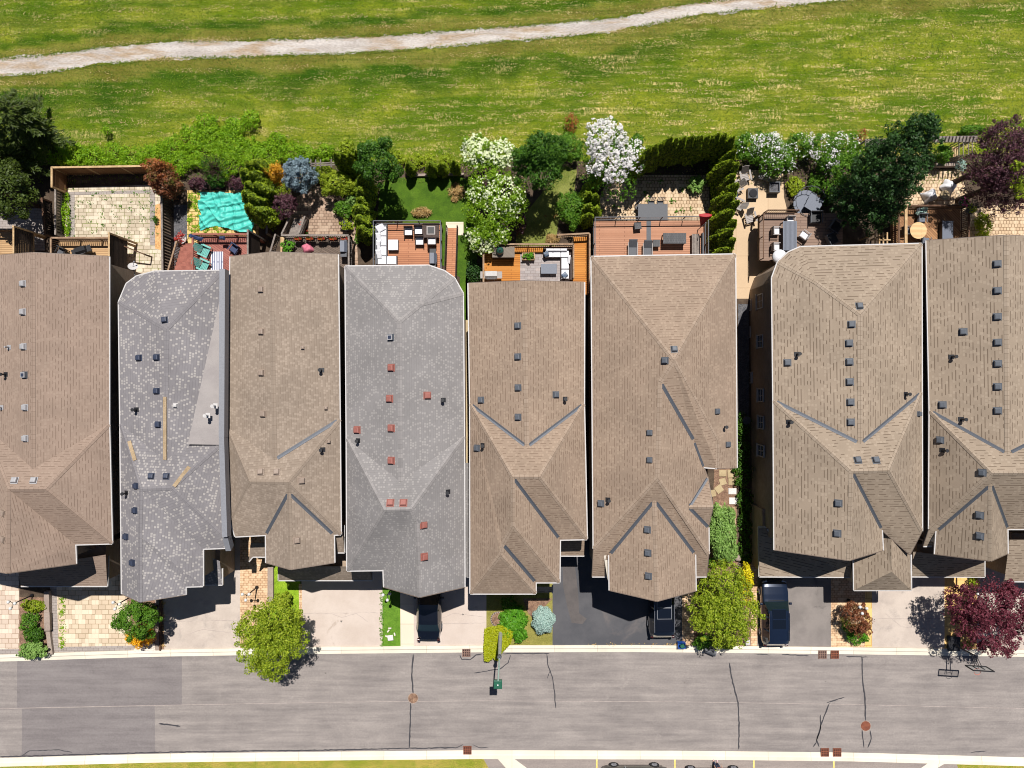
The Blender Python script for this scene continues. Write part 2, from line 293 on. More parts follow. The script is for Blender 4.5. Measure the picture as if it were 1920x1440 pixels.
# ------------------------------------------------------------------ mesh helpers
class MB:
    def __init__(s): s.v = []; s.f = []; s.uv = []
    def add(s, vs, fs):
        o = len(s.v); s.v += [tuple(x) for x in vs]; s.f += [tuple(i+o for i in f) for f in fs]; return s
    def box(s, c_, d, rz=0.0, taper=1.0, rot=None):
        x, y, z = d[0]/2, d[1]/2, d[2]/2; R = rot if rot is not None else Matrix.Rotation(rz, 3, 'Z'); cc = Vector(c_)
        q = []
        for sz in (-1, 1):
            t = 1.0 if sz < 0 else taper
            for sx, sy in ((-1, -1), (1, -1), (1, 1), (-1, 1)): q.append(cc + R @ Vector((sx*x*t, sy*y*t, sz*z)))
        return s.add(q, [(0, 3, 2, 1), (4, 5, 6, 7), (0, 1, 5, 4), (1, 2, 6, 5), (2, 3, 7, 6), (3, 0, 4, 7)])
    def rbox(s, c_, d, rz=0.0, r=.04, rot=None):
        """box with bevelled top edges"""
        x, y, z = d[0]/2, d[1]/2, d[2]/2; R = rot if rot is not None else Matrix.Rotation(rz, 3, 'Z'); cc = Vector(c_); q = []
        for zz, i in ((-z, 0), (z-r, 0), (z-r*.3, r*.3), (z, r)):
            for sx, sy in ((-1, -1), (1, -1), (1, 1), (-1, 1)): q.append(cc + R @ Vector((sx*(x-i), sy*(y-i), zz)))
        fs = [(0, 3, 2, 1), (12, 13, 14, 15)]
        for l in range(3):
            for k in range(4): fs.append((l*4+k, l*4+(k+1) % 4, l*4+4+(k+1) % 4, l*4+4+k))
        return s.add(q, fs)
    def beam(s, a, b, w, h, up=None):
        a, b = Vector(a), Vector(b); d = b-a; L = d.length
        if L < 1e-5: return s
        d.normalize(); u = Vector(up) if up is not None else Vector((0, 0, 1))
        if abs(d.dot(u)) > .98: u = Vector((0, 1, 0))
        sd = d.cross(u).normalized(); u = sd.cross(d).normalized()
        R = Matrix((sd, d, u)).transposed()
        return s.box((a+b)/2, (w, L, h), rot=R)
    def tube(s, a, b, r1, r2=None, n=8):
        r2 = r1 if r2 is None else r2; a, b = Vector(a), Vector(b); d = (b-a).normalized()
        u = Vector((0, 0, 1)) if abs(d.z) < .9 else Vector((1, 0, 0)); p = d.cross(u).normalized(); q = d.cross(p)
        vs = [a + (p*math.cos(2*math.pi*k/n)+q*math.sin(2*math.pi*k/n))*r1 for k in range(n)] + [b + (p*math.cos(2*math.pi*k/n)+q*math.sin(2*math.pi*k/n))*r2 for k in range(n)]
        return s.add(vs, [(k, (k+1) % n, n+(k+1) % n, n+k) for k in range(n)] + [tuple(range(n-1, -1, -1)), tuple(range(n, 2*n))])
    def path(s, pts, r, n=6):
        for a, b in zip(pts[:-1], pts[1:]): s.tube(a, b, r, r, n)
        return s
    def lathe(s, c_, prof, n=16, sx=1.0, sy=1.0):
        cc = Vector(c_); vs = []
        for r, z in prof:
            for k in range(n): vs.append(cc+Vector((r*sx*math.cos(2*math.pi*k/n), r*sy*math.sin(2*math.pi*k/n), z)))
        fs = []
        for l in range(len(prof)-1):
            for k in range(n): fs.append((l*n+k, l*n+(k+1) % n, (l+1)*n+(k+1) % n, (l+1)*n+k))
        fs.append(tuple(range(n-1, -1, -1))); fs.append(tuple(range((len(prof)-1)*n, len(prof)*n)))
        return s.add(vs, fs)
    def ball(s, c_, r, n=10, m=6, sx=1, sy=1, sz=1):
        return s.lathe(c_, [(max(.001, r*math.sin(math.pi*k/m)), -r*sz*math.cos(math.pi*k/m)) for k in range(m+1)], n, sx, sy)
    def prism(s, poly, z0, z1):
        n = len(poly)
        if sum(poly[i][0]*poly[(i+1) % n][1]-poly[(i+1) % n][0]*poly[i][1] for i in range(n)) < 0: poly = poly[::-1]
        vs = [(p[0], p[1], z0) for p in poly]+[(p[0], p[1], z1) for p in poly]
        return s.add(vs, [tuple(range(n-1, -1, -1)), tuple(range(n, 2*n))]+[(k, (k+1) % n, n+(k+1) % n, n+k) for k in range(n)])
    def poly(s, pts):
        n = len(pts); pts = [Vector(p) for p in pts]
        a = sum(pts[i].x*pts[(i+1) % n].y-pts[(i+1) % n].x*pts[i].y for i in range(n))
        return s.add(pts if a > 0 else pts[::-1], [tuple(range(n))])
    def build(s, name, mat, parent=None, smooth=False):
        me = bpy.data.meshes.new(name); off = Vector((0, 0, 0))
        if parent is not None:
            o_ = parent
            while o_ is not None: off = off+o_.location; o_ = o_.parent
        me.from_pydata([(v[0]-off.x, v[1]-off.y, v[2]-off.z) for v in s.v], [], s.f)
        if s.uv:
            l = me.uv_layers.new(name='UVMap'); l.data.foreach_set('uv', np.array(s.uv, dtype=np.float32).ravel())
        me.materials.append(M[mat] if isinstance(mat, str) else mat)
        if smooth: me.polygons.foreach_set('use_smooth', [True]*len(me.polygons))
        me.update(); o = bpy.data.objects.new(name, me); COL.objects.link(o)
        if parent is not None: o.parent = parent
        return o
def thing(name, label, cat, loc=(0, 0, 0), group=None):
    o = bpy.data.objects.new(name, None); COL.objects.link(o); o.location = loc; o.empty_display_size = .3
    o['label'] = label; o['category'] = cat
    if group: o['group'] = group
    return o
def tag(o, label, cat, group=None):
    o['label'] = label; o['category'] = cat
    if group: o['group'] = group
    return o
def struct(o, kind='structure'): o['kind'] = kind; return o
def copy_tree(o, parent=None):
    c_ = o.copy(); COL.objects.link(c_); c_.parent = parent
    for ch in list(o.children): copy_tree(ch, c_)
    return c_
_used = set()
def place(proto, loc, rz=0.0, label=None, group=None, sc=None):
    if proto.name in _used: o = copy_tree(proto)
    else: o = proto; _used.add(proto.name)
    o.location = loc; o.rotation_euler = (0, 0, rz)
    if sc is not None: o.scale = sc if hasattr(sc, '__len__') else (sc, sc, sc)
    if label: o['label'] = label
    if group: o['group'] = group
    return o
def sheet(name, pts, z, mat, kind='structure', parent=None):
    m = MB(); m.poly([P(x, y, z) for x, y in pts]); o = m.build(name, mat, parent)
    if parent is None: struct(o, kind)
    return o

# ------------------------------------------------------------------ foliage
def leafmesh(name, pts, nrm, size, mat, parent, rng, aspect=.62, kite=True, jit=.55, stems=None):
    n = len(pts); off = np.zeros(3); o_ = parent
    while o_ is not None: off += np.array(o_.location); o_ = o_.parent
    pts = pts-off
    nr = nrm + rng.normal(0, jit, (n, 3)); nr /= np.linalg.norm(nr, axis=1)[:, None]+1e-9
    if stems is None: t = rng.normal(0, 1, (n, 3))
    else: t = stems+rng.normal(0, .35, (n, 3))
    t -= nr*(t*nr).sum(1)[:, None]; t /= np.linalg.norm(t, axis=1)[:, None]+1e-9; b = np.cross(nr, t)
    sz = size*rng.uniform(.65, 1.35, n)[:, None]
    a_ = t*sz*.5; b_ = b*sz*.5*aspect
    V = np.empty((n, 4, 3), np.float32); V[:, 0] = pts-a_; V[:, 1] = pts+b_+a_*.1; V[:, 2] = pts+a_; V[:, 3] = pts-b_+a_*.1
    me = bpy.data.meshes.new(name); me.vertices.add(4*n); me.vertices.foreach_set('co', V.ravel())
    me.loops.add(4*n); me.loops.foreach_set('vertex_index', np.arange(4*n, dtype=np.int32))
    me.polygons.add(n); me.polygons.foreach_set('loop_start', np.arange(0, 4*n, 4, dtype=np.int32))
    me.polygons.foreach_set('loop_total', np.full(n, 4, np.int32))
    me.materials.append(M[mat]); me.update(calc_edges=True)
    o = bpy.data.objects.new(name, me); COL.objects.link(o)
    if parent is not None: o.parent = parent
    return o
def sph(rng, n, zmin=-.5):
    d = rng.normal(0, 1, (n*3, 3)); d /= np.linalg.norm(d, axis=1)[:, None]; d = d[d[:, 2] > zmin][:n]
    return d
def crown_pts(blobs, n, rng, clump=.24, k=26, zmin=-.35, inner=.55, fill=.24):
    A, B = [], []; tot = sum(b[1][0]*b[1][1]+b[1][0]*b[1][2] for b in blobs)
    for cen, rad in blobs:
        m_ = max(40, int(n*(rad[0]*rad[1]+rad[0]*rad[2])/tot)); cen = np.array(cen); rad = np.array(rad)
        kk = max(8, int(k*rng.uniform(.8, 1.2))); d = sph(rng, kk, zmin); kk = len(d)
        cc = d*rng.uniform(inner, 1.12, kk)[:, None]; cs = clump*rng.uniform(.45, 1.3, kk)
        idx = rng.integers(0, kk, m_); dd = rng.normal(0, 1, (m_, 3)); dd /= np.linalg.norm(dd, axis=1)[:, None]
        p = cc[idx]+dd*(cs[idx]*rng.uniform(.35, 1.0, m_)**.5)[:, None]
        nn = dd*.8+p*.6; nn[:, 2] += .35
        ms = int(m_*fill); ds = sph(rng, ms, zmin); ms = len(ds); lump = .96+.14*np.sin(ds[:, 0]*5+cen[0]*3)*np.sin(ds[:, 1]*6+cen[1]*3)+.07*np.sin(ds[:, 2]*9+ds[:, 0]*11)
        ps = ds*(lump*rng.uniform(.72, 1.0, ms))[:, None]; p = np.vstack([p[:m_-ms], ps]); ns = ds.copy(); ns[:, 2] += .35; nn = np.vstack([nn[:m_-ms], ns])
        A.append(cen+p*rad); B.append(nn/(np.linalg.norm(nn, axis=1)[:, None]+1e-9))
    return np.vstack(A), np.vstack(B)
_seed = [100]
def rg(): _seed[0] += 1; return np.random.default_rng(_seed[0])
def trunk(parent, base, top, r, limbs=5, spread=1.0):
    m = MB(); base, top = Vector(base), Vector(top); m.tube(base, base.lerp(top, .55), r, r*.7, 8); m.tube(base.lerp(top, .55), top, r*.7, r*.3, 8)
    for i in range(limbs):
        a = 2*math.pi*i/limbs+.4; q = base.lerp(top, .35+.1*i/limbs*3)
        m.tube(q, q+Vector((math.cos(a)*spread, math.sin(a)*spread, spread*.8)), r*.45, r*.15, 6)
    return m.build('trunk', 'bark', parent)
def tree(name, label, cx, cy, zc, rpx, rz, mat, n=9000, leaf=.16, blobs=None, blossom=None, nb=0, bsize=.14, group=None, clump=.24, k=26, rpy=None, bmax=.15, cat='tree', bfill=.3):
    """crown centre seen at (cx,cy) at height zc; radius in pixels of that height"""
    rng = rg(); cpt = P(cx, cy, zc); s = S(zc); base = (cpt.x, cpt.y, 0)
    t = thing(name, label, cat, base, group)
    bl = [((cpt.x, cpt.y, zc), (rpx*s, (rpy or rpx)*s, rz))]
    if blobs:
        bl = []
        for bx, by, bz, br, brz in blobs:
            q = P(bx, by, bz); bl.append(((q.x, q.y, bz), (br*S(bz), br*S(bz), brz)))
    trunk(t, base, (cpt.x, cpt.y, zc+rz*.3), max(.04, .035*zc+.02), 5, rpx*s*.55)
    p, nn = crown_pts(bl, n, rng, clump, k)
    leafmesh('crown', p, nn, leaf, mat, t, rng)
    if blossom:
        p, nn = crown_pts(bl, nb*2, rng, clump*1.02, k, .0, .8, bfill); p = p+nn*.05; nn[:, 2] += .6
        zc_ = np.array([b[0][2] for b in bl]).mean(); sel = p[:, 2] > zc_-rz*bmax
        p, nn = p[sel][:nb], nn[sel][:nb]; p = p+np.array([0, 0, .06])
        leafmesh('blossom', p, nn, bsize, blossom, t, rng, aspect=.95, jit=.4)
    return t
def shrub(name, label, cx, cy, h, rpx, mat, n=1800, leaf=.11, rpy=None, cat='shrub', group=None, blossom=None, nb=0, bsize=.1, clump=.28, k=16, zb=0.0, upright=False, fill=.45):
    rng = rg(); zc = zb+h*.5; cpt = P(cx, cy, zc); s = S(zc); t = thing(name, label, cat, (cpt.x, cpt.y, zb), group)
    m = MB()
    for i in range(5):
        a = i*1.26; m.tube((cpt.x, cpt.y, zb), (cpt.x+math.cos(a)*rpx*s*.4, cpt.y+math.sin(a)*rpx*s*.4, zb+h*.6), .03, .012, 5)
    m.build('stem', 'bark', t)
    bl = [((cpt.x, cpt.y, zc), (rpx*s, (rpy or rpx)*s, h*.5))]
    p, nn = crown_pts(bl, n, rng, clump, k, fill=fill); p[:, 2] = np.maximum(p[:, 2], zb+.02)
    st = None
    if upright: d = p-np.array([cpt.x, cpt.y, zb]); st = d/(np.linalg.norm(d, axis=1)[:, None]+1e-9)
    leafmesh('foliage', p, nn, leaf, mat, t, rng, stems=st, aspect=.35 if upright else .62)
    if blossom:
        p, nn = crown_pts(bl, nb, rng, clump, k, .1, .85); nn[:, 2] += .6; leafmesh('blossom', p+np.array([0, 0, .05]), nn, bsize, blossom, t, rng, aspect=.95, jit=.4)
    return t
# ------------------------------------------------------------------ ground
g = MB(); g.add([(-900, -900, -.03), (900, -900, -.03), (900, 900, -.03), (-900, 900, -.03)], [(0, 1, 2, 3)])
M['far_grass'] = m_var('far_grass', c(100, 112, 40), c(124, 128, 52), .08, .95, 12, .3)
struct(g.build('ground', 'far_grass'))
# meadow: gridded sheet, attribute masks for verge / deep green / straw
PATHC = [(-300, 150), (-100, 136), (0, 127), (100, 118), (200, 104), (300, 94), (400, 92), (500, 90), (640, 85), (760, 79), (860, 70), (980, 62), (1060, 55), (1150, 47), (1280, 20), (1400, 7), (1600, -12), (1800, -30), (2300, -60)]
PX = np.array([p[0] for p in PATHC], float); PY = np.array([p[1] for p in PATHC], float)
def meadow():
    nx, ny = 340, 96; xs = np.linspace(-500, 2420, nx); ys = np.linspace(-420, 352, ny)
    X, Y = np.meshgrid(xs, ys); rng = np.random.default_rng(3)
    d = Y-np.interp(X, PX, PY)
    def ss(x, a, b): t = np.clip((x-a)/(b-a), 0, 1); return t*t*(3-2*t)
    wob = 5*np.sin(X*.021)+4*np.sin(X*.043+1)+2*np.sin(X*.11)
    verge = ss(d+wob, 8, 14)*(1-ss(d+wob, 38, 46)) + ss(-d+wob*.5, 8, 14)*(1-ss(-d+wob*.5, 32, 38))
    deep = ss(d+wob, 40, 48)*(1-ss(d+wob*2, 70, 105))*(1-.75*ss(X, 1150, 1500)) + ss(-d+wob*.5, 34, 38)*(1-ss(-d+wob, 50, 58)) + .6*(1-ss(X, 80, 420))*ss(d, 60, 75)*(1-ss(d, 95, 130))
    deep = deep+ .45*ss(-d, 75, 80)*(1-ss(-d, 95, 100))
    straw = .65+.35*ss(d, 100, 150)
    straw = straw*(.55+.45*ss(X, 500, 1200)) - .3*verge
    vs = np.stack([(X-960)*K, (720-Y)*K, np.zeros_like(X)], -1).reshape(-1, 3)
    me = bpy.data.meshes.new('meadow'); idx = np.arange(nx*ny).reshape(ny, nx)
    q = np.stack([idx[:-1, :-1], idx[1:, :-1], idx[1:, 1:], idx[:-1, 1:]], -1).reshape(-1, 4)
    me.from_pydata(vs.tolist(), [], q.tolist())
    at = me.color_attributes.new('mask', 'FLOAT_COLOR', 'POINT')
    at.data.foreach_set('color', np.stack([verge, deep, straw, np.ones_like(X)], -1).clip(0, 1).astype(np.float32).ravel())
    m, nt, bs = newmat('meadow_grass'); v = coord(nt); vst = coord(nt, (.28, 1.5, 1), math.radians(-4)); vst2 = coord(nt, (.22, 2.6, 1), math.radians(-3))
    a = nd(nt, 'ShaderNodeVertexColor', layer_name='mask'); sp = nd(nt, 'ShaderNodeSeparateColor', i_0=a.outputs[0])
    n1 = ramp(nt, noise(nt, v, .35, 5, .6), .34, .66); n2 = ramp(nt, noise(nt, vst, .55, 5, .65), .34, .66)
    base = mixc(nt, n1, c(84, 112, 14), c(134, 144, 34)); base = mixc(nt, mth(nt, 'MULTIPLY', n2, .55), base, c(142, 142, 54))
    base = mixc(nt, mth(nt, 'MULTIPLY', ramp(nt, noise(nt, coord(nt, (.16, .8, 1), math.radians(-5)), .5, 4, .6, .5), .46, .62), .7), base, c(66, 102, 8))
    base = mixc(nt, mth(nt, 'MULTIPLY', sp.outputs[1], .8), base, mixc(nt, n1, c(38, 76, 6), c(62, 96, 14)))
    base = mixc(nt, mth(nt, 'MULTIPLY', sp.outputs[0], .95), base, mixc(nt, n1, c(110, 106, 42), c(130, 128, 56)))
    base = mixc(nt, mth(nt, 'MULTIPLY', ramp(nt, noise(nt, coord(nt, (.05, 2.4, 1), math.radians(-3)), .9, 4, .6), .5, .68), .4), base, c(58, 86, 14))
    # straw-coloured cut grass: streaky flecks
    st = noise(nt, vst, 1.6, 6, .72, .4); st2 = noise(nt, vst2, .5, 3, .5); fl = noise(nt, coord(nt, (1.6, .8, 1)), 4.2, 5, .75, .8)
    sm = mth(nt, 'MULTIPLY', ramp(nt, st, .49, .63), ramp(nt, fl, .45, .57)); sm = mth(nt, 'MULTIPLY', sm, sp.outputs[2]); sm = mth(nt, 'ADD', sm, mth(nt, 'MULTIPLY', mth(nt, 'MULTIPLY', ramp(nt, st2, .58, .68), ramp(nt, fl, .40, .62)), mth(nt, 'MULTIPLY', sp.outputs[2], .7)), True)
    base = mixc(nt, sm, base, c(212, 190, 126))
    g1 = noise(nt, v, 5.5, 5, .8); g2 = noise(nt, v, 16, 3, .7)
    gv = mth(nt, 'ADD', mth(nt, 'ADD', mth(nt, 'MULTIPLY', ramp(nt, g1, .3, .7), .5), mth(nt, 'MULTIPLY', ramp(nt, g2, .3, .7), .4)), .55)
    n = nt.nodes.new('ShaderNodeVectorMath'); n.operation = 'SCALE'; nt.links.new(base, n.inputs[0]); nt.links.new(gv, n.inputs['Scale'])
    nt.links.new(n.outputs[0], bs.inputs['Base Color']); bs.inputs['Roughness'].default_value = .95; bs.inputs['Specular IOR Level'].default_value = .1
    bump(nt, bs, mth(nt, 'ADD', g1, g2), .9, .06)
    me.materials.append(m); o = bpy.data.objects.new('meadow', me); COL.objects.link(o); struct(o)
meadow()
def grass_tufts():
    rng = np.random.default_rng(11); n = 70000
    px = rng.uniform(-60, 1980, n); py = rng.uniform(-30, 345, n); d = py-np.interp(px, PX, PY)
    k_ = (np.abs(d) > 11+rng.exponential(1.6, n)*0+rng.uniform(0, 5, n)); px, py, d = px[k_], py[k_], d[k_]; n = len(px)
    pts = np.stack([(px-960)*K, (720-py)*K, rng.uniform(.015, .05, n)], 1); nr = np.tile(np.array([[0, .35, 1.0]]), (n, 1))
    xe = rng.uniform(-60, 1980, 9000); he = np.interp(xe, [0, 300, 640, 980, 1280, 1600], [17, 16.5, 15.5, 14, 12.5, 11]); de = he*rng.choice([-1, 1], 9000)+rng.normal(0, 2.0, 9000); ye = np.interp(xe, PX, PY)+de
    px = np.concatenate([xe, px]); py = np.concatenate([ye, py]); n = len(px); pts = np.stack([(px-960)*K, (720-py)*K, rng.uniform(.015, .05, n)], 1); nr = np.tile(np.array([[0, .35, 1.0]]), (n, 1))
    cl = np.sin(px*.013+py*.21)+np.sin(px*.031-py*.09+2)+np.sin(px*.006+py*.33)+rng.normal(0, .45, n)
    M['tuft_green'] = m_leaf('tuft_green', c(84, 118, 12), c(140, 158, 34), .5); M['tuft_straw'] = m_leaf('tuft_straw', c(190, 172, 104), c(226, 206, 150), .5)
    s = (cl > 1.5); s2 = ~s
    struct(leafmesh('grass_tufts', pts[s2][:52000], nr[s2][:52000], .14, 'tuft_green', None, rng, .3, jit=.25), 'stuff')
    struct(leafmesh('dry_grass_tufts', pts[s], nr[s], .15, 'tuft_straw', None, rng, .28, jit=.25), 'stuff')
grass_tufts()
# gravel path with ragged edges
def gravel_path():
    rng = np.random.default_rng(5); xs = np.arange(-60, 1990, 2.5); y = np.interp(xs, PX, PY)
    hw = np.interp(xs, [0, 300, 640, 980, 1280, 1600], [17, 16.5, 15.5, 14, 12.5, 11])
    def rag(): r = rng.normal(0, 1, len(xs)); return np.convolve(r, np.ones(3)/3, 'same')*1.6+np.convolve(rng.normal(0, 1, len(xs)), np.ones(17)/17, 'same')*6
    t, b = y-hw+rag(), y+hw+rag(); vs = []; n = len(xs)
    for i in range(n): vs.append(tuple(P(xs[i], t[i], .006)))
    for i in range(n): vs.append(tuple(P(xs[i], b[i], .006)))
    m = MB(); m.add(vs, [(i, n+i, n+i+1, i+1) for i in range(n-1)])
    M['gravel_path'] = m_var('gravel_path', c(172, 163, 155), c(198, 190, 183), .8, .95, 14, .25, (.3, 1.6, 1), c3=c(166, 144, 118), c3s=.9, c3t=(.46, .66))
    struct(m.build('path', 'gravel_path'))
gravel_path()
# yards under everything (soil), front soil strip
Zs = [0.004]
def lay(name, pts, mat, z): return sheet(name, pts, z, mat)
lay('yard_soil', [(-200, 312), (300, 308), (900, 304), (1400, 300), (2100, 282), (2100, 1120), (-200, 1120)], 'soil', .004)
lay('front_soil', [(-200, 1120.0), (2100, 1120.0), (2100, 1222), (960, 1214), (-200, 1234)], 'mulch', .005)
# street, curbs
CT = [(-250, 1232), (0, 1227), (150, 1222), (300, 1217.5), (600, 1212.5), (900, 1209.5), (1200, 1209), (1500, 1212), (1700, 1214.5), (1920, 1218), (2200, 1224)]
CB = [(x, y+13.5) for x, y in CT]
LT = [(-250, 1428), (0, 1421), (300, 1413), (640, 1409), (900, 1406.5), (1280, 1407.5), (1600, 1411), (1920, 1420), (2200, 1428)]
LB = [(x, y+15.5) for x, y in LT]
road = sheet('road', CB+[(x, y) for x, y in LT[::-1]], .006, 'asphalt_road')
def along(poly, x): return float(np.interp(x, [p[0] for p in poly], [p[1] for p in poly]))
sheet('road_patch', [(32, 1239.5), (180, 1234), (341, 1230.5), (341, 1321), (32, 1327)], .010, 'asphalt_patch', parent=road)
sheet('road_patch', [(41, 1329), (290, 1324), (291, 1412.5), (41, 1418)], .010, 'asphalt_patch', parent=road)
sheet('parking_lot', [(905, 1420), (1280, 1421), (1790, 1424), (1830, 1520), (1830, 1900), (960, 1900), (960, 1520)], .006, 'asphalt_lot')
sheet('verge_grass', [(-200, 1440), (300, 1427.5), (640, 1423), (945, 1420.5), (975, 1452), (975, 1900), (-200, 1900)], .0035, 'lawn_south')
sheet('verge_grass', [(1755, 1445), (1800, 1428), (1920, 1435), (2200, 1443), (2200, 1900), (1740, 1900)], .0035, 'lawn_south')
def curb(name, top, bot, z0=0.0, zt=.11):
    """kerb: sloped gutter pan rising to a flat top"""
    m = MB(); n = len(top); rows = []
    for i in range(n):
        a = P(*top[i]); b = P(*bot[i]); d = b-a
        rows.append([(a.x, a.y, z0), (a.x, a.y, zt), (a.x+d.x*.42, a.y+d.y*.42, zt), (a.x+d.x*.55, a.y+d.y*.55, .035), (b.x, b.y, .012), (b.x, b.y, z0)])
    vs = [p for r in rows for p in r]; fs = []
    for i in range(n-1):
        for k in range(5): fs.append((i*6+k, i*6+k+1, (i+1)*6+k+1, (i+1)*6+k))
    if P(*top[0]).y < P(*bot[0]).y: fs = [f[::-1] for f in fs]
    m.add(vs, fs); return struct(m.build(name, 'curb'))
def densify(L, st=40):
    xs = np.arange(L[0][0], L[-1][0]+1, st); return [(float(x), along(L, x)) for x in xs]
curb('kerb', densify(CT), densify(CB), zt=.09)
curb('kerb', densify(LB), densify(LT), zt=.09)
sheet('kerb_ramp', [(932, 1421.5), (962, 1421), (1000, 1449), (1000, 1470), (975, 1470)], .012, 'curb')
sheet('kerb_ramp', [(1750, 1424), (1785, 1424), (1740, 1450), (1740, 1475), (1712, 1475), (1720, 1445)], .012, 'curb')
sm = MB()                                            # centre construction joint
jo = [(-60, 1330), (120, 1326), (300, 1322.5), (640, 1316.5), (900, 1314), (1280, 1316), (1600, 1321), (1980, 1330)]
for (x0, y0), (x1, y1) in zip(jo[:-1], jo[1:]): sm.poly([P(x0, y0-.5, .014), P(x1, y1-.5, .014), P(x1, y1+.5, .014), P(x0, y0+.5, .014)])
M['joint'] = m_var('joint', c(176, 164, 158), c(158, 146, 141), 1.5, .95, 20, .2, bmp=0)
sm.build('road_joint', 'joint', road)
def ribbon(pts, w, z, mat, name, parent, rng=random):
    m = MB(); L = []; R = []
    q = []
    for (a, b), (a2, b2) in zip(pts[:-1], pts[1:]):
        k = max(2, int(math.hypot(a2-a, b2-b)/5))
        for i in range(k): q.append((a+(a2-a)*i/k+rng.uniform(-.5, .5), b+(b2-b)*i/k+rng.uniform(-.5, .5)))
    q.append(pts[-1])
    for i, (x, y) in enumerate(q):
        x0, y0 = q[max(0, i-1)]; x1, y1 = q[min(len(q)-1, i+1)]; d = math.hypot(x1-x0, y1-y0) or 1
        ww = w*rng.uniform(.7, 1.2)*(.4 if i in (0, len(q)-1) else 1); nx, ny = -(y1-y0)/d*ww, (x1-x0)/d*ww
        L.append(P(x+nx, y+ny, z)); R.append(P(x-nx, y-ny, z))
    n = len(q); m.add(L+R, [(i, i+1, n+i+1, n+i) for i in range(n-1)])
    o = m.build(name, mat, parent)
    if o.data.polygons[0].normal.z < 0: o.data.flip_normals()
    return o
for cr, w in [([(775, 1227), (774, 1240), (772, 1270), (775, 1302)], 1.2), ([(770, 1316), (769, 1360), (767, 1402)], 1.1),
              ([(862, 1228), (866, 1236), (882, 1237), (893, 1228), (905, 1226)], .8), ([(942, 1226), (1030, 1225)], .8), ([(957, 1228), (953, 1243), (938, 1254), (888, 1262)], .7),
              ([(1025, 1226), (1028, 1250), (1036, 1270), (1040, 1302), (1042, 1328)], .8), ([(1031, 1258), (1026, 1272)], .6),
              ([(1367, 1243), (1374, 1280), (1384, 1318), (1386, 1360), (1385, 1405)], 1.1), ([(1616, 1231), (1617, 1270), (1622, 1310), (1623, 1352)], 1.1),
              ([(1616, 1368), (1620, 1402)], 1.0), ([(1631, 1369), (1634, 1385), (1627, 1402)], 1.0), ([(1555, 1318), (1541, 1355), (1531, 1388), (1536, 1401)], .9),
              ([(1583, 1307), (1566, 1313), (1550, 1318)], .8), ([(1538, 1340), (1539, 1365), (1530, 1392), (1524, 1401)], .8), ([(1587, 1231), (1628, 1232)], .8),
              ([(1415, 1226), (1446, 1228)], .6), ([(1466, 1227), (1518, 1230)], .7), ([(297, 1357), (318, 1359), (338, 1362)], 1.1),
              ([(0, 1419), (150, 1415), (300, 1410.5), (480, 1408), (640, 1406), (768, 1403), (855, 1402), (868, 1396)], .9), ([(886, 1396), (898, 1402), (915, 1402)], .7),
              ([(42, 1416), (55, 1408), (110, 1406), (135, 1411)], .6), ([(1820, 1411), (1850, 1408)], .7)]:
    ribbon(cr, w*1.25, .016, 'seal', 'crack_seal', road)
# driveways and paths in front
lay('driveway', [(-80, 1040), (36, 1040), (36, 1226.5), (-80, 1230)], 'paver_pink', .012)
lay('driveway', [(94, 1040), (225, 1040), (242, 1150), (252, 1219.5), (100, 1223.5)], 'paver_cream', .012)
lay('driveway_border', [(94, 1100), (106, 1100), (110, 1223), (100, 1223.5)], 'paver_grey', .016)
lay('driveway_border', [(110, 1213), (252, 1210.5), (252, 1219.6), (110, 1223)], 'paver_grey', .016)
lay('driveway_border', [(-80, 1218), (36, 1217), (36, 1226.5), (-80, 1230)], 'paver_grey', .016)
lay('driveway', [(303, 1000), (450, 1000), (450, 1215), (308, 1218)], 'concrete_grey', .012)
lay('walkway', [(450, 990), (506, 990), (506, 1205), (450, 1214)], 'paver_warm', .012)
lay('lawn', [(508, 1040), (562, 1040), (566, 1212.8), (452, 1215)], 'lawn_bright', .010)
lay('driveway', [(565, 1040), (717, 1040), (717, 1211.4), (566, 1213.2)], 'concrete_drive', .013)
lay('driveway_edge', [(560, 1095), (566, 1095), (566.5, 1213.2), (562, 1213.4)], 'paver_warm', .017)
lay('lawn', [(717, 1040), (750, 1040), (751, 1211), (717, 1211.4)], 'lawn_strip', .012)
lay('walkway', [(750, 1040), (775, 1040), (776, 1210.7), (751, 1211)], 'concrete_walk', .014)
lay('driveway', [(775, 1040), (912, 1040), (912, 1209.6), (776, 1210.7)], 'concrete_drive', .012)
lay('lawn', [(912, 1040), (1036, 1040), (1036, 1209.3), (912, 1209.6)], 'lawn_dry', .012)
lay('driveway', [(1036, 1000), (1279, 1000), (1279, 1209.8), (1036, 1209.2)], 'asphalt_dark', .012)
lay('walkway', [(1279, 1040), (1301, 1040), (1301, 1210), (1279, 1209.8)], 'paver_warm', .012)
lay('walkway', [(1408, 1040), (1420, 1040), (1420, 1211), (1408, 1211)], 'paver_warm', .012)
lay('driveway', [(1420, 1040), (1558, 1040), (1558, 1212.5), (1420, 1211.2)], 'asphalt_mid', .012)
lay('walkway', [(1558, 1040), (1622, 1040), (1622, 1213.2), (1558, 1212.5)], 'paver_warm', .012)
lay('walkway', [(1622, 1040), (1635, 1040), (1635, 1213.4), (1622, 1213.2)], 'paver_yellow', .012)
lay('driveway', [(1635, 1040), (1771, 1040), (1771, 1215.6), (1635, 1213.4)], 'concrete_grey', .012)
lay('walkway', [(1771, 1040), (1832, 1040), (1832, 1216.5), (1771, 1215.6)], 'paver_yellow', .012)
lay('driveway', [(1832, 1040), (2100, 1040), (2100, 1221), (1832, 1216.5)], 'concrete_grey', .012)
M['asphalt_stain'] = m_var('asphalt_stain', c(90, 85, 84), c(100, 94, 92), .8, .9, 30, .15)
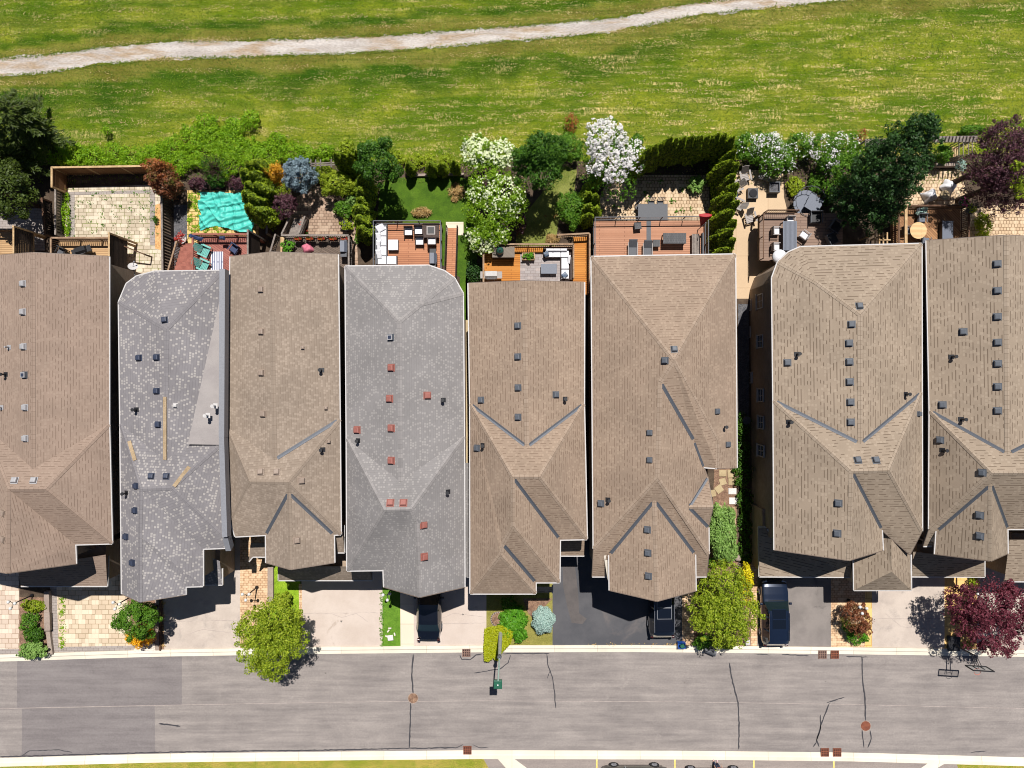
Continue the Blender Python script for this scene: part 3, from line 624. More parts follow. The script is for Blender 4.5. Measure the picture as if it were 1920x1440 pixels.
lay('stained_asphalt', [(1055, 1062), (1078, 1062), (1084, 1110), (1086, 1150), (1100, 1160), (1092, 1170), (1072, 1168), (1064, 1140), (1056, 1100)], 'asphalt_stain', .016)
lay('side_walk', [(873, 520), (880, 520), (881, 880), (874, 880)], 'flagstone', .012)
# back yards
lay('patio', [(128, 352), (292, 346), (306, 350), (306, 560), (122, 560), (122, 400)], 'paver_yard', .012)
lay('patio_border', [(128, 360), (292, 356), (292, 362), (140, 366), (140, 445), (128, 445)], 'paver_grey', .016)
lay('patio_border', [(281, 362), (291, 362), (291, 460), (281, 460)], 'paver_grey', .016)
lay('mulch_bed', [(291, 384), (305, 380), (305, 470), (291, 466)], 'mulch_orange', .017)
lay('side_path', [(-40, 395), (82, 390), (84, 470), (-40, 470)], 'paver_grey', .012)
lay('side_path', [(326, 384), (351, 384), (351, 560), (326, 560)], 'gravel_dark', .012)
lay('patio', [(351, 357), (484, 357), (486, 470), (351, 470)], 'paver_moss', .012)
lay('patio', [(553, 372), (582, 350), (600, 348), (630, 380), (668, 420), (674, 560), (525, 560), (530, 440)], 'paver_brown', .012)
lay('lawn', [(712, 352), (725, 334), (862, 330), (894, 345), (896, 440), (892, 600), (862, 600), (862, 520), (708, 412)], 'lawn', .012)
lay('lawn', [(968, 440), (985, 400), (1030, 345), (1060, 310), (1082, 320), (1076, 365), (1048, 410), (1040, 470), (966, 470)], 'lawn_patchy', .012)
lay('patio', [(1136, 345), (1185, 328), (1328, 328), (1332, 420), (1330, 470), (1110, 470), (1110, 400)], 'paver_warm2', .012)
lay('patio', [(1372, 320), (1468, 318), (1470, 370), (1478, 402), (1470, 560), (1376, 560), (1372, 440)], 'patio_tan', .012)
lay('patio', [(1698, 340), (1712, 318), (1800, 318), (1812, 360), (1810, 520), (1690, 520)], 'paver_warm2', .012)
lay('patio', [(1812, 395), (1860, 385), (2050, 372), (2050, 520), (1812, 520)], 'paver_warm2', .014)
lay('side_gravel', [(1384, 570), (1404, 570), (1404, 800), (1384, 800)], 'gravel_dark', .010)
lay('side_bed', [(1340, 870), (1380, 870), (1384, 1080), (1330, 1080)], 'mulch', .010)

# ------------------------------------------------------------------ houses
ROOFS = {}
def house(key, label, V, F, roofmat, wallmat='brick_wall', inset=.38, valley=True, eave=6.0, group='houses in the row', noval=()):
    """V: name -> (px,py,z[,fixed]); F: lists of names (facets). Heights of free corners follow from every facet being planar."""
    names = list(V); ix = {n: i for i, n in enumerate(names)}; nv, nf = len(names), len(F)
    A, B = [], []
    cx0, cy0 = np.mean([V[n][0] for n in names]), np.mean([V[n][1] for n in names])
    for fi, f in enumerate(F):
        for n in f:
            r = np.zeros(nv+3*nf); wt = 6.0; r[nv+3*fi:nv+3*fi+3] = [(V[n][0]-cx0)/100*wt, (V[n][1]-cy0)/100*wt, wt]; r[ix[n]] = -wt; A.append(r); B.append(0)
    for n in names:
        r = np.zeros(nv+3*nf); wt = 12.0 if (len(V[n]) > 3 and V[n][3]) else .5; r[ix[n]] = wt; A.append(r); B.append(wt*50/(H-V[n][2]))
    sol = np.linalg.lstsq(np.array(A), np.array(B), rcond=None)[0]
    Z = {n: H-50/sol[ix[n]] for n in names}; pos = {n: P(V[n][0], V[n][1], Z[n]) for n in names}
    ROOFS[key] = (F, V, sol[nv:].reshape(nf, 3), cx0, cy0)
    cen = sum(pos.values(), Vector())/len(pos)
    H_ = thing('house', label, 'house', (cen.x, cen.y, 0), group)
    # roof surface
    rm = MB(); nrm = []; cents = []; OR = []
    for f in F:
        pts = [pos[n] for n in f]; nn = Vector((0, 0, 0))
        for i in range(len(pts)): nn += pts[i].cross(pts[(i+1) % len(pts)])
        if nn.z < 0: pts = pts[::-1]; nn = -nn
        nn.normalize(); nrm.append(nn); cents.append(sum(pts, Vector())/len(pts)); OR.append([n for n in (f if (pts[0]-pos[f[0]]).length < 1e-6 else f[::-1])])
        u = Vector((0, 0, 1)).cross(nn); u = u.normalized() if u.length > .02 else Vector((1, 0, 0)); v = nn.cross(u)
        rm.add(pts, [tuple(range(len(pts)))])
        for p in pts: rm.uv.append((p.dot(u), p.dot(v)))
    roof = rm.build('roof', roofmat, H_)
    # edges
    E = {}
    for fi, f in enumerate(F):
        for i in range(len(f)): E.setdefault(frozenset((f[i], f[(i+1) % len(f)])), []).append(fi)
    cap, val = MB(), MB()
    for e, fs in E.items():
        if len(fs) != 2: continue
        a, b = [pos[n] for n in e]; n1, n2 = nrm[fs[0]], nrm[fs[1]]
        if n1.angle(n2) < math.radians(7) or (b-a).length < .4: continue
        def inw(fi):
            o_ = OR[fi]
            for i in range(len(o_)):
                if {o_[i], o_[(i+1) % len(o_)]} == set(e): return nrm[fi].cross(pos[o_[(i+1) % len(o_)]]-pos[o_[i]]).normalized()
        convex = inw(fs[1]).dot(n1) < 0
        if not convex and (not valley or e in [frozenset(q) for q in noval]): continue
        tgt, w, off = (cap, .15, .028) if convex else (val, .12, .016)
        if not convex: val = tgt = MB()
        ed = (b-a).normalized()
        for fi in fs:
            n = nrm[fi]; d = inw(fi)
            upo = Vector((0, 0, off/max(.3, n.z))); a2, b2 = (a, b) if convex else (a.lerp(b, .04), a.lerp(b, .96))
            q = [a2+upo, b2+upo, b2+d*w+n*off*.8, a2+d*w+n*off*.8]
            if (q[1]-q[0]).cross(q[2]-q[0]).dot(n) < 0: q = q[::-1]
            tgt.add(q, [(0, 1, 2, 3)]); L_ = (b2-a2).length
            tgt.uv += [(0, 0), (L_, 0), (L_, w), (0, w)] if q[0] == a2+upo else [(0, w), (L_, w), (L_, 0), (0, 0)]
        if not convex: val.build('valley_flashing', 'valley_metal', roof)
    if cap.v: cap.build('ridge_cap', roofmat+'_cap', roof)
    # boundary loop
    be = [tuple(e) for e, fs in E.items() if len(fs) == 1]; adj = {}
    for a, b in be: adj.setdefault(a, []).append(b); adj.setdefault(b, []).append(a)
    st = be[0][0]; loop = [st]; prev = None; cur = st
    while True:
        nx = [x for x in adj[cur] if x != prev]
        if not nx: break
        prev, cur = cur, nx[0]
        if cur == st or len(loop) > 60: break
        loop.append(cur)
    L = [pos[n] for n in loop]; ar = sum(L[i].x*L[(i+1) % len(L)].y-L[(i+1) % len(L)].x*L[i].y for i in range(len(L)))
    if ar < 0: L = L[::-1]
    n = len(L); sof = MB(); runs = []; last = None
    ins = []
    for i in range(n):
        p0, p1, p2 = L[i-1], L[i], L[(i+1) % n]
        d1 = Vector((p1.x-p0.x, p1.y-p0.y)).normalized(); d2 = Vector((p2.x-p1.x, p2.y-p1.y)).normalized()
        n1, n2 = Vector((-d1.y, d1.x)), Vector((-d2.y, d2.x)); bi = n1+n2; q = bi.normalized()*min(inset*2, inset/max(.35, bi.normalized().dot(n1))) if bi.length > .05 else n1*inset
        ins.append(Vector((p1.x+q.x, p1.y+q.y, p1.z-.22)))
    for i in range(n):
        a, b = L[i], L[(i+1) % n]
        if (b-a).length < .12: continue
        d = (b-a).normalized(); o = Vector((d.y, -d.x, 0)).normalized()
        if abs(a.z-b.z) < .3: k_ = 'g'
        else: k_ = 'f'
        if k_ != last: cur_ = MB(); runs.append((k_, cur_)); last = k_
        if k_ == 'g': cur_.beam(a+o*.035-Vector((0, 0, .05)), b+o*.035-Vector((0, 0, .05)), .075, .10)
        else: cur_.beam(a+o*.015-Vector((0, 0, .10)), b+o*.015-Vector((0, 0, .10)), .05, .18)
        sof.add([a-Vector((0, 0, .2)), b-Vector((0, 0, .2)), ins[(i+1) % n], ins[i]], [(0, 3, 2, 1)])
    for k_, b_ in runs: b_.build('gutter' if k_ == 'g' else 'fascia', 'white_metal' if k_ == 'g' else 'fascia', H_)
    sof.build('soffit', 'siding', H_)
    wl = MB(); wl.add([(p.x, p.y, 0) for p in ins]+[tuple(p) for p in ins], [(k, (k+1) % n, n+(k+1) % n, n+k) for k in range(n)])
    H_w = wl.build('wall', wallmat, H_)
    return H_, roof, ins
def rz(key, px, py):
    F, V, pl, cx0, cy0 = ROOFS[key]; best = None
    for f, (a, b, c_) in zip(F, pl):
        q = [(V[n][0], V[n][1]) for n in f]; ins_ = False; j = len(q)-1
        for i in range(len(q)):
            if (q[i][1] > py) != (q[j][1] > py) and px < (q[j][0]-q[i][0])*(py-q[i][1])/(q[j][1]-q[i][1])+q[i][0]: ins_ = not ins_
            j = i
        w = a*(px-cx0)/100+b*(py-cy0)/100+c_
        if ins_:
            G = [H-50/(a*(x-cx0)/100+b*(y-cy0)/100+c_) for x, y in ((px+5, py), (px-5, py), (px, py+5), (px, py-5))]
            p = [P(px+5, py, G[0]), P(px-5, py, G[1]), P(px, py+5, G[2]), P(px, py-5, G[3])]
            nn = (p[0]-p[1]).cross(p[3]-p[2]).normalized()
            if nn.z < 0: nn = -nn
            return H-50/w, nn
    return 7.0, Vector((0, 0, 1))
def vent(roof, key, px, py, mat, size=.36, kind='box'):
    z, n = rz(key, px, py); p = P(px, py, z); q = n.to_track_quat('Z', 'Y').to_matrix()
    up = Vector((0, 0, 1)); x = up.cross(n); x = x.normalized() if x.length > .05 else Vector((1, 0, 0)); R = Matrix((x, n.cross(x), n)).transposed()
    m = MB()
    if kind == 'box':
        m.box(p+n*.015, (size*1.25, size*1.3, .03), rot=R); m.rbox(p+n*.12, (size, size, .2), rot=R, r=.07)
        return m.build('roof_vent', mat, roof)
    if kind == 'solar':
        m.box(p+n*.015, (size*1.2, size*1.2, .03), rot=R); m.box(p+n*.1, (size, size, .14), rot=R); o = m.build('roof_vent', 'vent_dark', roof)
        k = MB(); k.box(p+n*.19, (size*.9, size*.95, .03), rot=R); k.build('vent_frame', 'vent_light', roof)
        k = MB(); k.box(p+n*.21, (size*.55, size*.6, .03), rot=R); k.build('vent_panel', 'vent_navy', roof); return o
    m.box(p+n*.012, (.3, .34, .02), rot=R); m.tube(p-Vector((0, 0, .1)), p+Vector((0, 0, .45)), .055, .055, 8)
    if kind == 'cowl': m.tube(p+Vector((0, 0, .45)), p+Vector((0, 0, .58)), .1, .12, 8)
    return m.build('vent_pipe', mat, roof)
def window(parent, c_, w, h, face, mullion=True):
    """window on a vertical wall; face = outward normal angle"""
    d = Vector((math.cos(face), math.sin(face), 0)); R = Matrix.Rotation(face-math.pi/2+math.pi, 3, 'Z'); c_ = Vector(c_)
    s = Vector((-d.y, d.x, 0)); f = MB(); t = .07
    for sg in (-1, 1):
        f.beam(c_+s*sg*(w/2)+d*.03-Vector((0, 0, h/2)), c_+s*sg*(w/2)+d*.03+Vector((0, 0, h/2)), t, .1, up=d)
        f.beam(c_-s*w/2+d*.035+Vector((0, 0, sg*h/2)), c_+s*w/2+d*.035+Vector((0, 0, sg*h/2)), .1, t)
    if mullion: f.beam(c_-s*w/2+d*.03, c_+s*w/2+d*.03, .06, .04); f.beam(c_+d*.028-Vector((0, 0, h/2)), c_+d*.028+Vector((0, 0, h/2)), .04, .06, up=d)
    o = f.build('window', 'white_metal', parent); p = MB()
    q = [c_-s*w/2+Vector((0, 0, -h/2)), c_+s*w/2+Vector((0, 0, -h/2)), c_+s*w/2+Vector((0, 0, h/2)), c_-s*w/2+Vector((0, 0, h/2))]
    p.add([x+d*.015 for x in q], [(0, 1, 2, 3)]); p.build('pane', 'glass', o)
    k = MB(); k.beam(c_-s*(w/2+.08)+d*.06-Vector((0, 0, h/2+.06)), c_+s*(w/2+.08)+d*.06-Vector((0, 0, h/2+.06)), .16, .06); k.build('sill', 'siding', o)
    return o
def lowroof(H_, pts, mat, th=.16, name='porch_roof', gut=(), wall=None, wz=None):
    """pts: (px,py,z) polygon(s) list of facets"""
    m = MB(); wp = []
    for f in pts:
        q = [P(*p) for p in f]; nn = Vector((0, 0, 0))
        for i in range(len(q)): nn += q[i].cross(q[(i+1) % len(q)])
        if nn.z < 0: q = q[::-1]; nn = -nn
        nn.normalize(); u = Vector((0, 0, 1)).cross(nn); u = u.normalized() if u.length > .02 else Vector((1, 0, 0)); v = nn.cross(u)
        m.add(q, [tuple(range(len(q)))]); m.uv += [(p.dot(u), p.dot(v)) for p in q]
    o = m.build(name, mat, H_)
    if gut:
        gm = MB()
        for a, b in gut:
            A, B = P(*a), P(*b); gm.beam(A-Vector((0, 0, .05)), B-Vector((0, 0, .05)), .10, .11)
        gm.build('gutter', 'white_metal', o)
    if wall:
        w = MB(); w.prism([P(x, y, wz)[:2] for x, y in wall], 0, wz-.05); w.build('garage_wall', 'brick_wall', H_)
    return o
def garage_door(parent, a, b, zt=2.2, mat='siding'):
    """door standing on the line a-b (plan points) facing south"""
    m = MB(); a, b = Vector((a[0], a[1], 0)), Vector((b[0], b[1], 0)); d = (b-a).normalized(); o = Vector((d.y, -d.x, 0))
    if o.y > 0: o = -o
    for k in range(4): m.beam(a+o*.05+Vector((0, 0, zt*(k+.5)/4)), b+o*.05+Vector((0, 0, zt*(k+.5)/4)), .06, zt/4-.03)
    return m.build('garage_door', mat, parent)
E_ = 6.0
# house 1
V = dict(ne=(204.5, 481, E_, 1), r=(61, 473.5, 8.0), nw=(-33, 481, E_, 1), nc=(204.5, 795, E_, 1), se=(210, 1019, E_, 1), nt=(141, 1021, E_, 1), ft=(142.5, 1057, E_, 1), pk=(13.5, 1075, 8.4),
         fw=(-110, 1057, E_, 1), wc=(-33, 795, E_, 1), rs=(62, 879, 8.0), tr=(86, 917, 8.5), tl=(15, 917, 8.5))
F = [['r', 'ne', 'nc', 'rs'], ['nw', 'r', 'rs', 'wc'], ['rs', 'nc', 'tr', 'tl', 'wc'], ['nc', 'se', 'tr'], ['tr', 'se', 'nt', 'tl'], ['tl', 'nt', 'ft', 'pk'], ['wc', 'tl', 'pk', 'fw']]
h1, r1, i1 = house('h1', 'brown shingled house at the left edge behind the bare cream paver driveway', V, F, 'shingle_rose', valley=False)
for x, y in ((44, 532), (44, 585), (45, 650), (48, 764), (48.5, 822)): vent(r1, 'h1', x, y, 'vent_light')
vent(r1, 'h1', 47, 703, 'vent_light', .38, 'solar')
for x, y in ((28, 901), (64, 901)): vent(r1, 'h1', x, y, 'vent_light')
for x, y in ((7, 962), (7, 1011)): vent(r1, 'h1', x, y, 'vent_tan')
vent(r1, 'h1', 11, 702, 'black', kind='cowl'); vent(r1, 'h1', 17, 651, 'vent_light', kind='pipe'); vent(r1, 'h1', 3, 764, 'vent_light', kind='pipe')
lowroof(h1, [[(33, 1066, 3.6), (198, 1040, 3.8), (201, 1099, 3.0), (39, 1099, 3.0)], [(198, 1040, 3.8), (203, 1040, 3.0), (201, 1099, 3.0)]], 'shingle_rose', gut=[((39, 1099.5, 3), (201.5, 1099.5, 3)), ((203, 1042, 3), (201.5, 1099.5, 3))], name='garage_roof', wall=[(44, 1020), (198, 1020), (196, 1090), (44, 1090)], wz=2.95)
garage_door(h1, P(55, 1093, 2.95)[:2], P(185, 1093, 2.95)[:2])
ac = MB(); ac.rbox((P(181, 1037, 1.5)), (.7, .6, .7)); ac.build('wall_unit', 'grey_metal', h1)
# house 2 (grey)
V = dict(nw0=(222.7, 566, E_, 1), nw1=(237, 532, E_, 1), nw2=(256, 518, E_, 1), nw3=(290, 509, E_, 1), ne=(417, 507.5, E_+.1, 1), ap=(312.5, 617, 7.7), m1=(413, 560, E_+.1, 1), rs=(309, 864, 7.9),
         mc=(352, 833, 7.2), me=(413, 834, 6.4, 1), wc=(225.5, 795, E_, 1), tl=(263.5, 917, 8.3), tr=(321, 915, 8.3), e1=(418, 1005, E_, 1), e2=(431, 1027, 5.8, 1), nt=(380.5, 1029, E_, 1), ft=(380.5, 1099, E_, 1),
         g1=(348, 1100, E_, 1), g2=(348, 1115, E_, 1), pk=(262, 1129, 7.9), r2=(262, 1005, 8.2), sw=(228.5, 1114, E_, 1))
F = [['nw0', 'nw1', 'nw2', 'nw3', 'ap'], ['nw3', 'ne', 'ap'], ['ne', 'm1', 'mc', 'rs', 'ap'], ['nw0', 'ap', 'rs', 'wc'], ['rs', 'mc', 'tr', 'tl', 'wc'], ['mc', 'me', 'tr'], ['tr', 'me', 'e1'],
     ['tr', 'e1', 'e2', 'nt', 'tl'], ['tl', 'nt', 'ft', 'r2'], ['r2', 'ft', 'g1', 'pk'], ['g1', 'g2', 'pk'], ['wc', 'tl', 'r2', 'pk', 'sw']]
h2, r2, i2 = house('h2', 'grey shingled house with a smooth wedge-shaped roof panel and tan plank patches', V, F, 'shingle_grey_pink', valley=False)
mm = MB(); mm.poly([P(414, 552, 6.45), P(352, 833, 6.62), P(413, 834, 6.55)]); mm.build('membrane_roof', 'membrane', r2)
mp = MB(); mp.beam(P(420.5, 506, 6.75), P(419, 820, 6.75), .36, .7); mp.beam(P(419, 820, 6.75), P(425, 1005, 6.7), .34, .7); mp.beam(P(425, 1005, 6.5), P(431, 1028, 6.1), .35, .6)
mp.build('parapet', 'grey_metal', h2)
for a, b in (((309, 744), (309, 862)), ((242, 827), (253, 863)), ((326, 912), (355, 875))):
    za, na = rz('h2', *a); zb, nb_ = rz('h2', *b); q = MB(); q.beam(P(a[0], a[1], za+.05), P(b[0], b[1], zb+.05), .24, .04, up=na); q.build('plank_patch', 'plank_patch', r2)
for x, y in ((309, 600), (261, 671), (294, 670), (294, 733), (297, 796), (284, 893), (312, 893), (256, 911), (254, 957), (237, 1006), (249, 1055)): vent(r2, 'h2', x, y, 'vent_navy', .34)
for x, y in ((256, 768), (237, 924)): vent(r2, 'h2', x, y, 'black', kind='cowl')
vent(r2, 'h2', 329, 760, 'white_metal', .25)
for x, y in ((404, 761), (390, 779)): vent(r2, 'h2', x, y, 'white_metal', kind='cowl')
lowroof(h2, [[(383, 1040, 3.6), (412, 1052, 3.3), (417, 1097, 3.0), (381, 1097, 3.0)]], 'shingle_grey_pink', gut=[((381, 1097, 3), (417, 1097, 3)), ((417, 1066, 3), (417, 1097, 3))], wall=[(300, 1030), (412, 1030), (412, 1088), (300, 1088)], wz=2.95, name='garage_roof')
garage_door(h2, P(318, 1090, 2.95)[:2], P(405, 1090, 2.95)[:2])
# house 3 (taupe)
V = dict(nw=(432, 481, E_, 1), r=(508, 472.5, 8.0), ne=(633.7, 477, E_, 1), w1=(425, 800, E_, 1), rs=(515, 862, 8.0), e1=(637, 786, E_, 1), tl=(468, 903, 8.4), tr=(541.5, 904, 8.4), wl=(432, 978, E_, 1),
         sl=(441, 1006, 5.9, 1), vl=(498.5, 1003, E_, 1), vt=(541.5, 924, 8.1), fl=(499, 1055.5, E_, 1), pk=(544.5, 1068, 7.7), fr=(627, 1055, E_, 1), vr=(626, 1003, E_, 1), se=(639, 1002, E_, 1))
F = [['nw', 'r', 'rs', 'w1'], ['r', 'ne', 'e1', 'rs'], ['rs', 'e1', 'tr', 'tl', 'w1'], ['w1', 'tl', 'wl'], ['tl', 'tr', 'vt', 'vl', 'sl', 'wl'], ['tr', 'e1', 'se'], ['tr', 'se', 'vr', 'vt'], ['vt', 'vl', 'fl', 'pk'], ['vt', 'vr', 'fr', 'pk']]
h3, r3, i3 = house('h3', 'taupe shingled house with a small front gable, between the two grey roofs', V, F, 'shingle_taupe', noval=(('rs', 'w1'),))
for x, y in ((490, 543), (490.5, 622), (491, 699), (494, 776), (489, 885), (519, 885), (565, 901), (556, 1013)): vent(r3, 'h3', x, y, 'vent_tan')
for x, y in ((567.5, 652), (611, 765), (615.5, 828)): vent(r3, 'h3', x, y, 'vent_tan', .2)
for x, y in ((603, 694), (605, 843)): vent(r3, 'h3', x, y, 'black', kind='cowl')
lowroof(h3, [[(522, 1062, 3.9), (690, 1062, 3.9), (698.5, 1088, 3.0), (522, 1088, 3.0)]], 'shingle_taupe', gut=[((522, 1088.5, 3), (699, 1088.5, 3)), ((522, 1062, 3), (522, 1088.5, 3)), ((698.5, 1070, 3), (699, 1088.5, 3))], wall=[(527, 1020), (694, 1020), (694, 1081), (527, 1081)], wz=2.95, name='garage_roof')
garage_door(h3, P(560, 1083, 2.95)[:2], P(690, 1083, 2.95)[:2])
lowroof(h3, [[(470, 1018, 3.4), (497, 1018, 3.4), (497, 1044, 3.0), (474, 1044, 3.0), (466, 1053, 2.9)]], 'shingle_taupe', gut=[((474, 1044.5, 3), (497, 1044.5, 3)), ((474, 1044.5, 3), (467, 1053, 2.9))])
lowroof(h3, [[(628, 1000, 5.7), (643, 1000, 5.7), (645.5, 1036, 4.9), (632, 1036, 4.9)]], 'shingle_taupe', gut=[((632, 1036.5, 4.9), (646, 1036.5, 4.9)), ((645, 985, 4.9), (646, 1036.5, 4.9))], name='side_roof')
# house 4 (silver)
V = dict(nw=(647.7, 499.5, E_, 1), n1=(804, 498, E_, 1), n2=(833, 508, E_, 1), n3=(852, 521.5, E_, 1), n4=(868, 550, E_, 1), ap=(748.7, 603, 8.0), k=(790, 570, 7.4), wc=(650, 822, E_, 1), rs=(751, 904, 8.0), ec=(870, 818, E_, 1),
         tl=(720, 956, 8.6), tr=(771, 955, 8.6), r2=(781, 977, 8.4), sw=(651, 1070, E_, 1), vn=(719, 1069, E_, 1), fl=(720, 1101, E_, 1), pk=(786.5, 1120, 8.3), fr=(871, 1101, E_, 1))
F = [['nw', 'n1', 'k', 'ap'], ['n1', 'n2', 'k'], ['n2', 'n3', 'k'], ['n3', 'n4', 'k'], ['ap', 'k', 'n4', 'ec', 'rs'], ['nw', 'ap', 'rs', 'wc'], ['wc', 'rs', 'ec', 'tr', 'tl'], ['wc', 'tl', 'sw'], ['tl', 'tr', 'r2', 'vn', 'sw'], ['tr', 'ec', 'fr', 'pk', 'r2'], ['r2', 'vn', 'fl', 'pk']]
h4, r4, i4 = house('h4', 'silver grey shingled house dotted with small red roof vents', V, F, 'shingle_silver', valley=False)
for x, y in ((734, 689.5), (731, 747.5), (801, 741.5), (734, 803), (670, 806), (734, 863.5), (732, 943), (756.5, 943), (794, 984), (795, 1044)): vent(r4, 'h4', x, y, 'vent_red', .4)
vent(r4, 'h4', 733.5, 632.5, 'vent_light', .38, 'solar')
for x, y in ((831, 750), (671.5, 826), (840, 922)): vent(r4, 'h4', x, y, 'black', kind='cowl')
lowroof(h4, [[(868, 868, 3.6), (882, 868, 3.2), (881, 1082, 3.0), (868, 1082, 3.4)]], 'shingle_silver', gut=[((868, 1082, 3), (881, 1082, 3))], name='side_roof')
lowroof(h4, [[(655, 1062, 3.4), (698, 1062, 3.4), (698, 1085.5, 3.0), (655, 1085.5, 3.0)]], 'shingle_taupe', gut=[])
garage_door(h4, P(728, 1092, 5.7)[:2], P(862, 1092, 5.7)[:2])
# house 5
V = dict(nw=(878.3, 531, E_, 1), r=(983, 526.5, 7.8), ne=(1095.5, 529, E_, 1), wv=(881.5, 757, E_, 1), rs=(988, 838, 7.8), ev=(1095, 757, E_, 1), tl=(961, 894, 8.6), tr=(1012.5, 894, 8.6), se=(1100.5, 1011, E_, 1), nt=(1050, 1012, E_, 1),
         r2=(962, 986, 8.5), f1=(1049, 1092, E_, 1), f2=(1004.5, 1092, E_, 1), f3=(1004.5, 1113, E_, 1), sw=(882, 1113, E_, 1), k=(943, 1020, 8.0), k2=(938.5, 1040, 7.9))
F = [['nw', 'r', 'rs', 'wv'], ['r', 'ne', 'ev', 'rs'], ['wv', 'rs', 'ev', 'tr', 'tl'], ['tr', 'ev', 'se'], ['tl', 'tr', 'se', 'nt'], ['tl', 'nt', 'f1', 'r2'], ['r2', 'f1', 'f2', 'k'], ['k', 'f2', 'f3', 'k2'], ['k2', 'f3', 'sw'], ['wv', 'tl', 'r2', 'k', 'k2', 'sw']]
h5, r5, i5 = house('h5', 'warm brown shingled house in the middle of the row, behind the street lamp', V, F, 'shingle_brown')
for x, y in ((971, 611), (971, 669), (971.5, 727), (971.5, 782), (902, 750), (1042, 740), (895, 840)): vent(r5, 'h5', x, y, 'vent_dark', .36)
for x, y in ((1059.5, 748), (905, 835)): vent(r5, 'h5', x, y, 'black', kind='cowl')
lowroof(h5, [[(1049, 1012, 3.6), (1096, 1012, 3.6), (1095, 1042, 3.0), (1049, 1042, 3.0)]], 'shingle_brown', gut=[((1049, 1042.5, 3), (1095.5, 1042.5, 3))])
lowroof(h5, [[(1000, 1100, 2.9), (1036, 1100, 2.9), (1036, 1111, 2.7), (1000, 1111, 2.7)]], 'shingle_sand', gut=[((1036, 1098, 2.8), (1036, 1112, 2.7))], name='door_canopy')
# house 6
V = dict(nw=(1109, 481.5, E_, 1), ne=(1378.5, 477, E_, 1), ap=(1263.6, 675, 8.9), k=(1238, 716, 8.4), r2=(1233, 896, 8.4), e1=(1381.5, 877, E_, 1), kk=(1345, 826, 6.9), ks=(1345, 878, 6.9), e0=(1320, 876, 6.0), kb=(1302, 828, 7.2),
         wm=(1113, 1029, E_, 1), wl=(1110.5, 1081, 5.0, 1), w2=(1138, 1081, 5.0, 1), v1=(1142, 1041, 6.0, 1), vt=(1227, 938, 7.9), pk=(1232, 1127.5, 8.2), fl=(1143, 1107, E_, 1), fr=(1304.5, 1108, E_, 1), v2=(1303.5, 1040, 6.0, 1), se=(1329, 1039, E_, 1), s2=(1325, 1081, 5.0, 1), s3=(1306, 1081, 5.0, 1),
         d0=(1291.5, 951, 6.9), d1=(1327, 894, E_, 1), dr=(1337, 951, 6.8), d2=(1328.5, 989, E_, 1))
F = [['nw', 'ne', 'ap'], ['nw', 'ap', 'k', 'r2', 'wm'], ['ap', 'ne', 'e1', 'ks', 'kk'], ['ap', 'kk', 'ks', 'e0', 'kb', 'k'], ['k', 'kb', 'e0', 'd1', 'd0', 'd2', 'se', 'r2'], ['d0', 'd1', 'dr'], ['d0', 'dr', 'd2'],
     ['r2', 'vt', 'v1', 'w2', 'wl', 'wm'], ['r2', 'se', 's2', 's3', 'v2', 'vt'], ['vt', 'pk', 'fl', 'v1'], ['vt', 'v2', 'fr', 'pk']]
h6, r6, i6 = house('h6', 'large tan shingled hipped house behind the black asphalt driveway', V, F, 'shingle_brown', inset=.34)
for x, y in ((1264, 655), (1247, 676), (1219, 811), (1219, 862), (1343, 771), (1363, 833), (1127, 944), (1214, 993), (1215, 1036.5), (1216, 1080)): vent(r6, 'h6', x, y, 'vent_dark', .36)
for x, y in ((1358, 800), (1140, 937)): vent(r6, 'h6', x, y, 'black', kind='cowl')
garage_door(h6, P(1152, 1100, 5.8)[:2], P(1296, 1100, 5.8)[:2])
# house 7
V = dict(w1=(1447.5, 521, E_, 1), w2=(1458.5, 491, E_, 1), w3=(1478, 473, E_, 1), w4=(1501, 463, E_, 1), ne=(1728, 457, E_, 1), j=(1529.5, 529, 7.2), ap=(1613, 590, 8.4), rs=(1613, 832, 8.4), wv=(1450, 750.5, E_, 1), ev=(1728.5, 735, E_, 1),
         tl=(1597, 884, 8.8), tr=(1667, 882, 8.8), pk=(1592, 1051, 8.8), sw=(1452, 1031, E_, 1), v1=(1653.5, 994, E_, 1), fr=(1655.6, 1032, E_, 1), se=(1729, 996, E_, 1), lo=(1706.5, 1040, 5.0, 1))
F = [['w1', 'w2', 'j'], ['w2', 'w3', 'j'], ['w3', 'w4', 'j'], ['w4', 'ne', 'ap', 'j'], ['w1', 'j', 'ap', 'rs', 'wv'], ['ap', 'ne', 'ev', 'rs'], ['wv', 'rs', 'ev', 'tr', 'tl'], ['wv', 'tl', 'pk', 'sw'], ['tl', 'v1', 'fr', 'pk'], ['tl', 'tr', 'se', 'lo', 'v1'], ['tr', 'ev', 'se']]
h7, r7, i7 = house('h7', 'sand brown house showing its windowed brick side wall, behind the blue car', V, F, 'shingle_sand', inset=.42)
for x, y in ((1611, 574), (1596.5, 608), (1592, 643.5), (1592.5, 678.5), (1593, 716), (1594.5, 754), (1595, 791.5), (1476.5, 680), (1608, 863), (1642, 863), (1572, 943.5), (1570, 1000)): vent(r7, 'h7', x, y, 'vent_dark', .38)
vent(r7, 'h7', 1722, 776, 'vent_dark', .28)
for x, y in ((1494, 664), (1698, 739), (1479, 791)): vent(r7, 'h7', x, y, 'black', kind='cowl')
